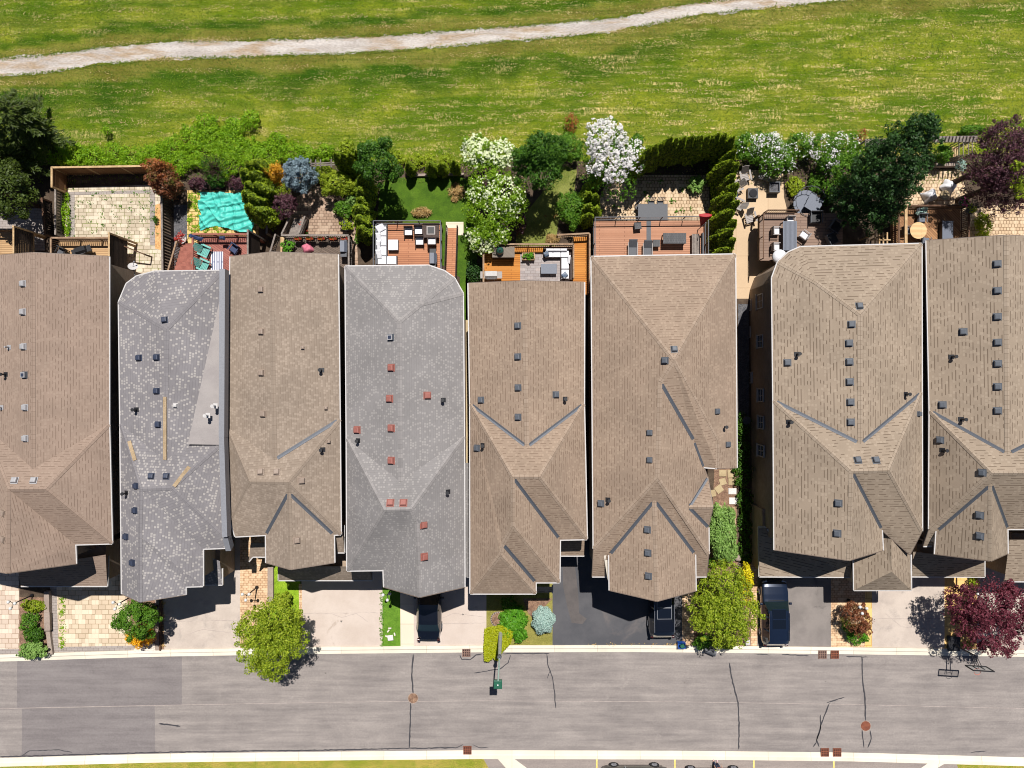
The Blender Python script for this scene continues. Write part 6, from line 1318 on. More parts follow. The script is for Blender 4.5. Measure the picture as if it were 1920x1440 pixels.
tree('ash_tree', 'leafy green tree shading the patchy lawn', 1012, 300, 5.0, 46, 2.2, 'leaf_green', 15000, .15, [(1012, 285, 5.6, 34, 1.4), (1010, 320, 4.6, 40, 1.5), (1040, 282, 4.8, 28, 1.1), (985, 300, 4.6, 26, 1.2)], k=40)
shrub('bright_shrub', 'bright green shrub between the leafy tree and the white blossom tree', 1066, 276, 1.8, 26, 'leaf_mid', 3400, .14)
shrub('red_twig_shrub', 'rust red bare shrub standing in the meadow edge', 1071, 232, 1.4, 11, 'leaf_rust', 600, .1, 20)
M['red_twig'] = m_leaf('red_twig', c(150, 60, 40), c(110, 40, 28), .2)
shrub('round_bush', 'round bright green bush at the edge of the patchy lawn', 1072, 392, 2.0, 30, 'leaf_mid', 5200, .13, 34)
shrub('purple_shrub', 'dark purple shrub at the right edge of the snowball bushes', 975, 418, 1.8, 13, 'leaf_purple', 900, .12, 24)
shrub('purple_shrub', 'small purple shrub poking out between the two upper snowball bushes', 911, 354, 4.6, 8, 'leaf_purple', 400, .11, 8, zb=0)
shrub('smoke_bush', 'reddish brown bush leaning over the end of the board fence', 313, 345, 3.6, 27, 'leaf_bronze', 5200, .13, 30)
shrub('smoke_bush', 'rust brown upper bush behind the end of the board fence', 303, 322, 4.4, 20, 'leaf_rust', 2600, .13, 20)
# vine thicket behind the fences
for i, (x, y, r_) in enumerate(sorted(((110, 292, 20), (140, 292, 24), (175, 295, 24), (212, 290, 26), (250, 297, 24), (285, 292, 24), (322, 280, 26), (355, 262, 26), (338, 305, 26), (388, 235, 24), (398, 262, 28), (380, 292, 30), (430, 268, 30), (425, 300, 30), (470, 290, 30), (505, 290, 28), (520, 268, 20), (470, 222, 18), (545, 285, 20), (575, 288, 18), (610, 285, 16), (200, 246, 8), (440, 240, 20)))):
    shrub('vine_shrub', ORD[i]+' leafy bush from the left in the bright green thicket behind the fences', x, y, .9, r_, 'leaf_vine', int(r_*r_*3.4), .12, group='bright green thicket behind the left hand fences', k=20)
for i, (x, y, r_, mt) in enumerate(((745, 300, 16, 'leaf_lime'), (775, 303, 16, 'leaf_lime'), (805, 301, 14, 'leaf_lime'), (835, 302, 14, 'leaf_lime'), (650, 276, 14, 'leaf_lime'), (1195, 262, 12, 'leaf_mid'), (1185, 280, 12, 'leaf_mid'))):
    shrub('meadow_shrub', 'yellow green scrub bush '+['under the back of the lawn hedge, leftmost', 'second from the left behind the lawn', 'third from the left behind the lawn', 'next to the snowball bushes behind the lawn', 'behind the dark cedars at the lime bush', 'at the upper right of the blossom tree', 'at the right of the blossom tree'][i], x, y, .7, r_, mt, 700, .13, group='yellow green scrub along the meadow edge')
for i, (x, y, r_, mt, nb, l) in enumerate(((1400, 275, 24, 'leaf_mid', 120, 'leftmost bush of the white flowering hedge next to the tall cedars'), (1437, 280, 32, 'leaf_mid', 800, 'bush most densely covered in white flowers in the flowering hedge'), (1468, 300, 26, 'leaf_mid', 160, 'leafy bush in the middle of the white flowering hedge'), (1500, 275, 24, 'leaf_mid', 120, 'bush with few white flowers right of the middle of the flowering hedge'), (1540, 280, 30, 'leaf_mid', 520, 'white flowering bush near the right end of the flowering hedge'), (1580, 275, 26, 'leaf_mid', 260, 'last white flowering bush next to the lattice pergola'), (1445, 312, 22, 'leaf_mid', 60, 'low green bush in front of the flowering hedge, above the tan patio'), (1550, 312, 20, 'leaf_green', 200, 'low bush with white sprays in front of the flowering hedge'))):
    shrub('flowering_shrub', l, x, y, 2.2, r_, mt, int(r_*r_*3.4), .14, blossom='blossom_white', nb=nb, bsize=.10, group='white flowering hedge')
shrub('red_twig_shrub', 'pinkish brown shrub at the left end of the lattice pergola', 1616, 254, 1.2, 8, 'leaf_rust', 300, .09, 14)
shrub('dark_shrub', 'dark plum coloured low shrub above the teal tarpaulin', 372, 344, .9, 20, 'leaf_purple', 1400, .12, 12)
shrub('dark_shrub', 'dark plum coloured low shrub next to the cedars above the tarpaulin', 446, 345, .9, 18, 'leaf_purple', 1200, .12, 12)
def bare(label, x, y, r_, h):
    rng = rg(); b = P(x, y, h*.5); t = thing('bare_shrub', label, 'shrub', (b.x, b.y, 0)); m = MB()
    for i in range(60):
        a = rng.uniform(0, 6.28); e = rng.uniform(.3, 1)*r_*K; q = Vector((b.x+math.cos(a)*e, b.y+math.sin(a)*e, h*rng.uniform(.6, 1))); md = Vector((b.x+math.cos(a)*e*.4, b.y+math.sin(a)*e*.4, h*.5)); m.tube((b.x, b.y, 0), md, .03, .02, 4); m.tube(md, q, .018, .006, 4)
        for k in range(4): q2 = md.lerp(q, .3+.2*k)+Vector(rng.normal(0, .18, 3)); m.tube(md.lerp(q, .2+.2*k), q2, .01, .005, 3)
    m.build('branch', 'bark', t); p, nn = crown_pts([((b.x, b.y, h*.6), (r_*K, r_*K*.9, h*.4))], 700, rng); leafmesh('foliage', p, nn, .1, 'leaf_green', t, rng)
bare('grey twiggy half bare shrub above the teal tarpaulin', 402, 318, 28, 2.2)
shrub('bright_shrub', 'green shrub right under the twiggy half bare shrub', 405, 338, 1.2, 18, 'leaf_green', 1300, .13, 12)
tree('blue_spruce', 'round silvery blue spruce behind the brown paver patio', 563, 330, 2.2, 28, 1.7, 'leaf_blue', 12000, .12, rpy=31, k=110, clump=.16)
shrub('golden_conifer', 'small golden yellow conifer left of the blue spruce', 519, 329, 3.0, 17, 'leaf_gold', 2400, .11, 18)
shrub('golden_conifer', 'low yellow green conifer below the blue spruce', 530, 355, 1.8, 14, 'leaf_olive', 1300, .11, 18)
tree('japanese_maple', 'small dark red maple at the left of the brown paver patio', 535, 384, 1.8, 22, 1.0, 'leaf_purple', 3600, .12)
shrub('yellow_bush', 'yellow green bush right of the blue spruce', 632, 344, 2.4, 34, 'leaf_olive', 4800, .14, 24)
shrub('yellow_bush', 'smaller yellow bush touching the shaded side of the blue spruce', 607, 322, 2.0, 20, 'leaf_olive', 1900, .13, 14)
shrub('garden_bush', 'bright green bush at the right of the brown paver patio', 645, 393, 1.2, 17, 'leaf_mid', 2200, .13, 17)
shrub('variegated_bush', 'pale variegated bush between the paver patio and the cedar row', 660, 376, 1.3, 12, 'leaf_juniper', 900, .12, 12)
shrub('grass_clump', 'lime green clump at the foot of the weathered stairs', 526, 404, .7, 9, 'leaf_grass', 500, .14, 12, upright=True)
shrub('edge_vine', 'yellow green vine creeping along the left edge of the cream patio', 124, 400, .4, 8, 'leaf_vine', 1100, .12, 44)
shrub('edge_vine', 'tuft of weeds beside the orange mulch strip', 292, 412, .4, 5, 'leaf_green', 200, .11, 7)
shrub('corner_plant', 'small bright plant between the cedar row and the weathered deck', 672, 446, .6, 8, 'leaf_mid', 300, .12, 10)
for x, y, l in ((752, 384, None),): pass
for i, (x, y, rx, ry, l) in enumerate(((790, 398, 19, 11, 'heap of dry straw on the green lawn just above the cedar deck'), (857, 360, 19, 15, 'heap of dry straw on the green lawn beside the snowball bushes'), (1036, 448, 13, 8, 'small heap of dry straw at the foot of the patchy lawn'))):
    t = thing('straw_heap', l, 'straw', P(x, y, 0)); rng = rg(); q = P(x, y, .1); p, nn = crown_pts([((q.x, q.y, .12), (rx*K, ry*K, .3))], 1400, rng, .4, 10, -.1, .2); p[:, 2] = np.maximum(p[:, 2], .03); leafmesh('straw', p, nn, .3, 'straw', t, rng, .12, jit=.9)
shrub('dark_hedge_bush', 'dark bush at the left of the orange deck beside the lawn', 888, 512, 1.6, 14, 'leaf_dark', 1300, .14, 22)
shrub('spiky_plant', 'spiky pale green plant at the upper right of the wide patio', 1306, 346, .9, 16, 'leaf_juniper', 420, .34, 14, upright=True)
shrub('yellow_hosta', 'yellow and green leafed plant left of the curved stair', 1490, 350, .8, 16, 'leaf_lime', 1100, .14, 18)
shrub('garden_bush', 'green bush wrapping the far side of the curved stair', 1530, 345, 1.0, 16, 'leaf_mid', 1300, .14, 18)
shrub('garden_bush', 'green bush against the deep shade right of the curved stair', 1553, 372, 1.2, 14, 'leaf_green', 900, .14, 14)
shrub('yellow_bush', 'yellow green leafy bush at the right foot of the brown deck', 1843, 424, 1.2, 14, 'leaf_lime', 1700, .13, 26)
shrub('garden_bush', 'bright green bush between the big dark maple and the garden bench', 1766, 290, 2.0, 16, 'leaf_mid', 1700, .14, 18)
shrub('pale_bush', 'blue green bush in front of the arbor', 1800, 310, 1.0, 9, 'leaf_pale', 400, .12, 10)
shrub('garden_bush', 'green shrub behind the right pergola at the meadow edge', 1822, 245, 1.0, 22, 'leaf_mid', 1500, .14, 10)
for i, (x, y) in enumerate(((470, 342), (1340, 285))): pass
# dark ground planting in the side yard
for i, (x, y, r_) in enumerate(((1394, 800, 14), (1392, 850, 16), (1393, 890, 18), (1397, 940, 16), (1398, 985, 15), (1399, 1030, 13))):
    shrub('side_bush', ORD[i]+' dark bush from the top along the shaded brick wall', x, y, .8, r_, 'leaf_green', 900, .13, 26, group='bushes along the shaded brick wall')
for i, (x, y) in enumerate(((1384, 1046), (1390, 1062), (1397, 1040), (1385, 1078), (1400, 1072))):
    m = MB(); q = P(x, y, .15); m.ball(q, .3, 9, 6, 1.1, .9, .7); o = m.build('boulder', 'stone_cap'); tag(o, ['leftmost boulder among those right of the juniper', 'boulder in the middle of those right of the juniper', 'topmost boulder among those right of the juniper', 'boulder nearest the street right of the juniper', 'boulder nearest the brick wall right of the juniper'][i], 'boulder', 'boulders in the shaded side yard')
t = thing('trash_can', 'black lidded can against the shaded brick wall', 'trash can', at(1397, 788, 0)); q = P(1397, 788, .4); m = MB(); m.lathe((q.x, q.y, 0), [(.24, 0), (.3, .75)], 14); m.build('body', 'black', t); m = MB(); m.lathe((q.x, q.y, .76), [(.32, 0), (.3, .06), (.1, .1)], 14); m.build('lid', 'charcoal', t)
# front gardens
shrub('juniper', 'long pale green juniper beside the stepping stones', 1353, 1000, 2.4, 27, 'leaf_juniper', 11000, .22, 56, upright=True)
tree('locust_tree', 'broad yellow green tree left of the blue car', 1357, 1138, 4.0, 52, 1.6, 'leaf_olive', 21000, .13, [(1345, 1108, 4, 46, 1.3), (1358, 1082, 4.2, 34, 1.2), (1385, 1140, 4, 42, 1.3), (1350, 1160, 3.6, 50, 1.3), (1325, 1145, 3.6, 38, 1.2), (1375, 1175, 3.0, 34, 1.1)], k=50, clump=.19)
shrub('yellow_bush', 'vivid yellow bush behind the broad tree near the blue car', 1398, 1082, 2.6, 12, 'leaf_yellow', 1500, .12, 24)
shrub('yellow_bush', 'vivid yellow bush poking through the broad tree near the blue car', 1396, 1118, 4.0, 12, 'leaf_yellow', 700, .12, 12)
shrub('front_bush', 'lime bush at the kerb under the broad tree, on its left', 1318, 1202, 1.0, 17, 'leaf_mid', 1500, .13, 14)
shrub('front_bush', 'variegated bush at the kerb under the broad tree, on its right', 1360, 1205, 1.0, 22, 'leaf_lime', 1700, .13, 11)
shrub('front_bush', 'small bright bush beside the garage corner of the tan hipped house', 1336, 1055, .8, 8, 'leaf_grass', 300, .12, 9)
tree('willow_tree', 'yellow green tree overhanging the kerb on the left half of the street', 510, 1195, 4.2, 60, 1.7, 'leaf_olive', 24000, .13, [(478, 1180, 4, 36, 1.2), (520, 1165, 4.6, 42, 1.3), (540, 1200, 4.2, 34, 1.3), (495, 1215, 4.0, 44, 1.3), (510, 1240, 3.4, 34, 1.1), (545, 1170, 3.6, 24, 1.0)], k=50, clump=.19)
shrub('front_bush', 'olive bush on the bright lawn behind the kerbside tree', 530, 1124, 1.4, 17, 'leaf_olive', 1600, .13, 14)
tree('globe_tree', 'round clipped green tree beside the cream driveway', 258, 1160, 3.0, 37, 1.5, 'leaf_mid', 14000, .12, rpy=35, k=50, clump=.2)
shrub('orange_bush', 'orange flowering bush under the round clipped tree', 264, 1192, 1.4, 29, 'leaf_orange', 3200, .11, 20)
shrub('low_hedge', 'yellow green low hedge plants at the top of the narrow front bed', 62, 1136, .7, 22, 'leaf_olive', 1500, .12, 12)
shrub('low_hedge', 'green low plants in the middle of the narrow front bed', 54, 1168, .8, 17, 'leaf_mid', 1700, .12, 22)
shrub('low_hedge', 'darker green plant below the middle of the narrow front bed', 66, 1190, .9, 15, 'leaf_green', 1200, .14, 14)
shrub('front_bush', 'leafy pale green bush at the kerb end of the narrow front bed', 61, 1219, 1.1, 25, 'leaf_juniper', 2400, .15, 17)
t = thing('retaining_wall', 'stepped grey stone wall beside the narrow front bed', 'wall', P(92, 1170, 0)); m = MB(); m.beam(P(90, 1108, .2), P(91, 1182, .2), .38, .4); m.beam(P(91, 1182, .13), P(97, 1226, .13), .3, .26); m.build('stone_course', 'stone_cap', t); m = MB(); m.beam(P(88, 1148, .42), P(89, 1182, .42), .42, .08); m.build('cap_stone', 'stone_cap', t)
t = thing('retaining_wall', 'narrow brown stone wall beside the round clipped tree', 'wall', P(298, 1170, 0)); m = MB(); m.beam(P(301, 1120, .12), P(301, 1219, .12), .1, .25); m.build('stone_course', 'wood_brown', t); m = MB(); m.beam(P(295, 1122, .06), P(295, 1219, .06), .3, .12); m.build('cap_stone', 'stone_cap', t)
t = thing('retaining_wall', 'pale stone kerb wall beside the bright front lawn', 'wall', P(507, 1095, 0)); m = MB(); m.beam(P(508, 1062, .14), P(508, 1128, .14), .42, .28); m.build('stone_course', 'stone_cap', t)
def rocks(x0, y0, x1, y1, n, label, mat='white_rock', s=.09):
    rng = rg(); m = MB()
    for i in range(n): q = P(rng.uniform(x0, x1), rng.uniform(y0, y1), .04); m.ball(q, s*rng.uniform(.6, 1.3), 6, 4, rng.uniform(.8, 1.3), 1, .7)
    o = m.build('pebbles', mat); struct(o, 'stuff'); return o
rocks(252, 1206, 298, 1220, 150, '')
shrub('grass_clump', 'large dark edged green grass clump behind the chartreuse ground cover', 962, 1168, .8, 27, 'leaf_grass', 3600, .26, 32, upright=True)
def groundcover():
    rng = rg(); poly = [(909, 1178), (940, 1172), (962, 1185), (958, 1205), (948, 1216), (942, 1222), (933, 1240), (924, 1234), (916, 1240), (908, 1240), (907, 1212)]; P_ = []
    while len(P_) < 5200:
        x, y = rng.uniform(905, 964), rng.uniform(1170, 1242); r = False; j = len(poly)-1
        for i in range(len(poly)):
            if (poly[i][1] > y) != (poly[j][1] > y) and x < (poly[j][0]-poly[i][0])*(y-poly[i][1])/(poly[j][1]-poly[i][1])+poly[i][0]: r = not r
            j = i
        if r: z = rng.uniform(.45, .85); q = P(x, y, z); P_.append((q.x, q.y, z))
    P_ = np.array(P_); cen = P(935, 1205, 0); t = thing('chartreuse_tree', 'flat topped chartreuse shrub spilling over the kerb by the street lamp', 'shrub', cen); m = MB()
    for i in range(8): q = P_[i*300]; m.tube((cen.x+(q[0]-cen.x)*.6, cen.y+(q[1]-cen.y)*.6, 0), tuple(q), .03, .015, 5)
    m.build('stem', 'bark', t); leafmesh('foliage', P_, np.tile([0, 0, 1.0], (len(P_), 1)), .13, 'leaf_chart', t, rng, jit=.4)
groundcover()
shrub('pale_bush', 'round pale mint coloured bush beside the black asphalt driveway', 1019, 1162, 1.3, 22, 'leaf_pale', 13000, .08, 27, fill=1.0)
t = thing('flower_ring', 'half ring of pinkish mulch edged with stone left of the green grass clump', 'flower bed', P(933, 1160, 0)); m = MB(); m.lathe(P(934, 1161, .03), [(.5, 0), (.5, .03), (.46, .06)], 20); m.build('mulch', 'mulch', t); m = MB(); q0 = P(934, 1161, .06)
for k in range(16): a = math.radians(30+k*17); m.box((q0.x+math.cos(a)*.52, q0.y+math.sin(a)*.52, .06), (.1, .2, .1), a)
m.build('edging_stone', 'stone_cap', t)
lay('mulch_bed', [(980, 1122), (1036, 1122), (1000, 1160), (990, 1150)], 'mulch', .017)
tree('plum_tree', 'maroon leaved tree at the lower right beside the basketball hoop', 1850, 1150, 4.2, 70, 1.8, 'leaf_maroon', 26000, .13, [(1800, 1135, 4.0, 32, 1.2), (1850, 1130, 4.8, 50, 1.5), (1895, 1135, 4.2, 40, 1.3), (1850, 1175, 4.0, 48, 1.3), (1880, 1195, 3.4, 34, 1.0), (1930, 1165, 4, 30, 1.1), (1822, 1165, 4, 30, 1.1)], k=50, clump=.19)
tree('japanese_maple', 'small dark bronze maple with lamp globes above it, beside the yellow pavers', 1606, 1158, 1.6, 28, .9, 'leaf_bronze', 5200, .11)
shrub('front_bush', 'bright green bush at the kerb below the small bronze maple', 1606, 1192, .7, 19, 'leaf_grass', 2000, .16, 18, upright=True)
shrub('front_bush', 'lime leafed plant behind the small bronze maple', 1588, 1175, .8, 9, 'leaf_mid', 500, .13, 12)
shrub('front_bush', 'small green plant at the foot of the basketball hoop', 1815, 1208, .6, 11, 'leaf_mid', 600, .12, 8)
shrub('front_bush', 'variegated shrub beside the garage under the maroon tree', 1826, 1092, 1.0, 9, 'leaf_lime', 400, .12, 8)
shrub('front_bush', 'bush in deep shade under the bulging porch roof', 955, 1135, .8, 14, 'leaf_mid', 800, .13, 16)
for i, (x, y) in enumerate(((731, 1178), (728, 1183), (740, 1189), (725, 1193))): m = MB(); q = P(x, y, .06); m.box(q, (.22, .1, .08), i*.9); o = m.build('white_stone', 'white_rock'); tag(o, ['topmost loose white stone on the narrow lawn strip', 'loose white stone in the middle of its group on the lawn strip', 'loose white stone nearest the sidewalk on the narrow lawn strip', 'loose white stone nearest the concrete driveway on the lawn strip'][i], 'stone', 'loose white stones on the lawn strip')
m = MB(); m.rbox(P(732, 1196, .06), (.42, .4, .1), .1, .03); tag(m.build('stone_slab', 'flag_white'), 'white stone slab on the narrow lawn strip', 'stone')
# ------------------------------------------------------------------ lamps, bins, hoop, drains
def globe_lamp(label, base, top, h=2.2):
    b = P(base[0], base[1], 0); t = thing('lamp_post', label, 'lamp post'); m = MB(); m.lathe((0, 0, 0), [(.13, 0), (.13, .12), (.05, .3), (.035, h)], 10); m.build('pole', 'black', t)
    m = MB()
    for k in range(3): a = k*2.094+.5; m.tube((0, 0, h-.1), (math.cos(a)*.28, math.sin(a)*.28, h), .02); m.tube((math.cos(a)*.28, math.sin(a)*.28, h-.02), (math.cos(a)*.28, math.sin(a)*.28, h+.08), .05)
    m.build('arm', 'black', t)
    for k in range(3): a = k*2.094+.5; m = MB(); m.ball((math.cos(a)*.28, math.sin(a)*.28, h+.17), .12, 12, 8); m.build('globe', 'globe', t, True)
    return t
gl = globe_lamp('', (0, 0), (0, 0))
for x, y, l in ((482, 1101, 'three globed lamp post on the warm pavers behind the kerbside tree'), (61, 1116, 'three globed lamp post at the head of the narrow front bed'), (249, 1117, 'three globed lamp post behind the round clipped tree'), (735, 1101, 'three globed lamp post on the narrow lawn strip beside the black car'), (1590, 1125, 'three globed lamp post behind the small bronze maple'), (1803, 1100, 'three globed lamp post at the corner of the maroon tree')):
    p = P(x, y, 0); place(gl, (p.x, p.y, .02), x*.1, l, 'three globed lamp posts in the front gardens')
# street lamp
b = P(945, 1180, 0); t = thing('street_lamp', 'tall pale street lamp with a green head reaching over the road', 'street lamp', b); tp = P(936.5, 1232, 5.5); b = Vector((tp.x, tp.y, 0))
t.location = b; m = MB(); m.lathe(b, [(.19, 0), (.15, .4), (.11, 5.5), (.02, 5.55)], 14); m.build('pole', 'lamp_pole', t); hd = P(934, 1276, 6.15); m = MB(); m.path([Vector((b.x, b.y, 5.4)), Vector((b.x, b.y, 5.6)).lerp(hd, .35)+Vector((0, 0, .25)), Vector((hd.x, hd.y, 6.2))], .055, 8); m.build('arm', 'lamp_arm', t)
m = MB(); m.tube((b.x, b.y, 5.35), (b.x, b.y, 5.55), .15); m.build('collar', 'charcoal', t)
q = P(933.5, 1283, 6.15); m = MB(); m.rbox((q.x, q.y, 6.15), (.56, .58, .2), 0, .05); o = m.build('lamp_head', 'lamp_green', t); m = MB(); m.tube((q.x, q.y, 6.25), (q.x, q.y, 6.32), .05); m.build('photocell', 'globe', o)
t = thing('recycling_bin', 'blue recycling bin with green things in it on the kerb', 'recycling bin', at(1278, 1210, .09)); q = P(1278, 1210, .4); m = MB()
for dx, dy, w, d in ((0, .2, .56, .03), (0, -.2, .56, .03), (.27, 0, .03, .4), (-.27, 0, .03, .4)): m.box((q.x+dx, q.y+dy, .30), (w, d, .40), 0)
m.box((q.x, q.y, .12), (.54, .4, .03)); m.build('body', 'blue_bin', t)
m = MB(); m.box((q.x+.05, q.y-.05, .4), (.3, .24, .2), .4); o = m.build('cardboard', 'lamp_green', None); tag(o, 'green container lying inside the blue recycling bin', 'container')
t = thing('waste_bin', 'dark plastic bin tipped over at the kerb under the broad tree', 'bin', at(1330, 1221, 0)); q = P(1331, 1221, .3); R = Matrix.Rotation(-.25, 3, 'Z') @ Matrix.Rotation(1.45, 3, 'Y'); m = MB(); vs = []
for z_, r_ in ((-.42, .2), (.42, .27)):
    for k in range(12): vs.append(Vector((q.x, q.y, .28)) + R @ Vector((r_*math.cos(k*.5236), r_*math.sin(k*.5236), z_)))
m.add(vs, [(k, (k+1) % 12, 12+(k+1) % 12, 12+k) for k in range(12)]+[tuple(range(11, -1, -1))]); m.build('body', 'charcoal', t); m = MB(); m.path([Vector((q.x, q.y, .28))+R @ Vector((.28*math.cos(k*.5236), .28*math.sin(k*.5236), .43)) for k in range(13)], .02, 5); m.build('rim', 'grey_metal', t)
m = MB(); m.rbox(P(1401, 1204, .25), (.34, .38, .4), .1, .04); tag(m.build('utility_box', 'white_metal'), 'small white box at the kerb left of the blue car', 'box')
# basketball hoop
b = P(1786, 1205, 0); t = thing('basketball_hoop', 'black framed basketball hoop leaning out over the road by the maroon tree', 'basketball hoop', b); m = MB(); m.rbox((b.x, b.y, .12), (.9, 1.1, .24)); m.build('base', 'black', t)
bd = P(1836, 1253, 3.3); arm0 = Vector((b.x, b.y-.1, 0)); top = Vector((bd.x-.05, bd.y+.75, 2.9)); m = MB(); m.tube(arm0, top, .06, .05, 8); m.build('pole', 'black', t); m = MB()
for s in (-.14, .14): m.tube(top+Vector((s, 0, -.1)), (bd.x+s, bd.y+.06, 3.45), .022); m.tube(top+Vector((s, 0, -.3)), (bd.x+s, bd.y+.06, 3.05), .022)
m.build('bracket', 'black', t); Rb = Matrix.Rotation(-.06, 3, 'Z') @ Matrix.Rotation(0, 3, 'X'); m = MB(); W2, H2 = .74, .46
for s in (-1, 1): m.box(Vector((bd.x, bd.y, 3.35))+Rb @ Vector((s*W2, 0, 0)), (.07, .07, H2*2), rot=Rb); m.box(Vector((bd.x, bd.y, 3.35))+Rb @ Vector((0, 0, s*H2)), (W2*2, .07, .07), rot=Rb); m.box(Vector((bd.x, bd.y, 3.2))+Rb @ Vector((s*.26, 0, 0)), (.05, .05, .6), rot=Rb)
o = m.build('backboard', 'black', t); m = MB(); m.box(Vector((bd.x, bd.y, 3.35)), (W2*1.9, .015, H2*1.9), rot=Rb); m.build('board_panel', 'glass_panel', o)
m = MB(); rc = Vector((bd.x+.02, bd.y-.33, 3.05)); M['rim_orange'] = m_plain('rim_orange', c(220, 96, 60), .5); m.path([rc+Vector((.235*math.cos(k*.3927), .235*math.sin(k*.3927), 0)) for k in range(17)], .014, 5); m.build('rim', 'rim_orange', t)
# drains and manholes
def drain(x, y, mat, label, w=.62):
    q = P(x, y, 0); z0 = .018 if True else 0; t = thing('storm_drain', label, 'storm drain', (q.x, q.y, 0)); m = MB(); m.box((q.x, q.y, .062), (w, w, .05)); m.build('grate', mat, t); m = MB()
    for i in range(4):
        for j in range(3): m.box((q.x+(i-1.5)*.14, q.y+(j-1)*.18, .089), (.07, .11, .008))
    m.build('slot', 'hole', t)
for x, y, mt, l in ((874.5, 1223, 'rust_grey', 'pinkish storm drain in the upper kerb left of the street lamp'), (876.5, 1406, 'rust', 'rusty storm drain in the lower kerb'), (1541.5, 1226.5, 'rust_grey', 'left one of the paired storm drains in the upper kerb'), (1564.5, 1226.5, 'rust', 'right one of the paired storm drains in the upper kerb'), (1546, 1410, 'rust', 'left one of the paired storm drains in the lower kerb'), (1569, 1410, 'rust', 'right one of the paired storm drains in the lower kerb')): drain(x, y, mt, l)
for x, y, mt, l in ((774.5, 1309, 'mulch', 'worn brown manhole cover on the left half of the road'), (1623, 1361, 'rust', 'smooth rusty manhole cover on the right half of the road')):
    t = thing('manhole', l, 'manhole cover', P(x, y, 0)); q = P(x, y, 0); m = MB(); m.lathe((q.x, q.y, .012), [(.36, 0), (.36, .012)], 28); m.build('cover', mt, t); m = MB(); m.lathe((q.x, q.y, .010), [(.41, 0), (.41, .008)], 28); m.build('frame', 'stone_cap', t)
for i, x in enumerate((1119, 1265.5, 1413.5, 1563.5)):
    m = MB(); m.poly([P(x-1.4, 1422, .012), P(x+1.4, 1422, .012), P(x+1.4, 1540, .012), P(x-1.4, 1540, .012)]); m.poly([P(x-8, 1420.8, .0125), P(x+8, 1420.8, .0125), P(x+8, 1423.3, .0125), P(x-8, 1423.3, .0125)]); struct(m.build('parking_line', 'paint_yellow'))
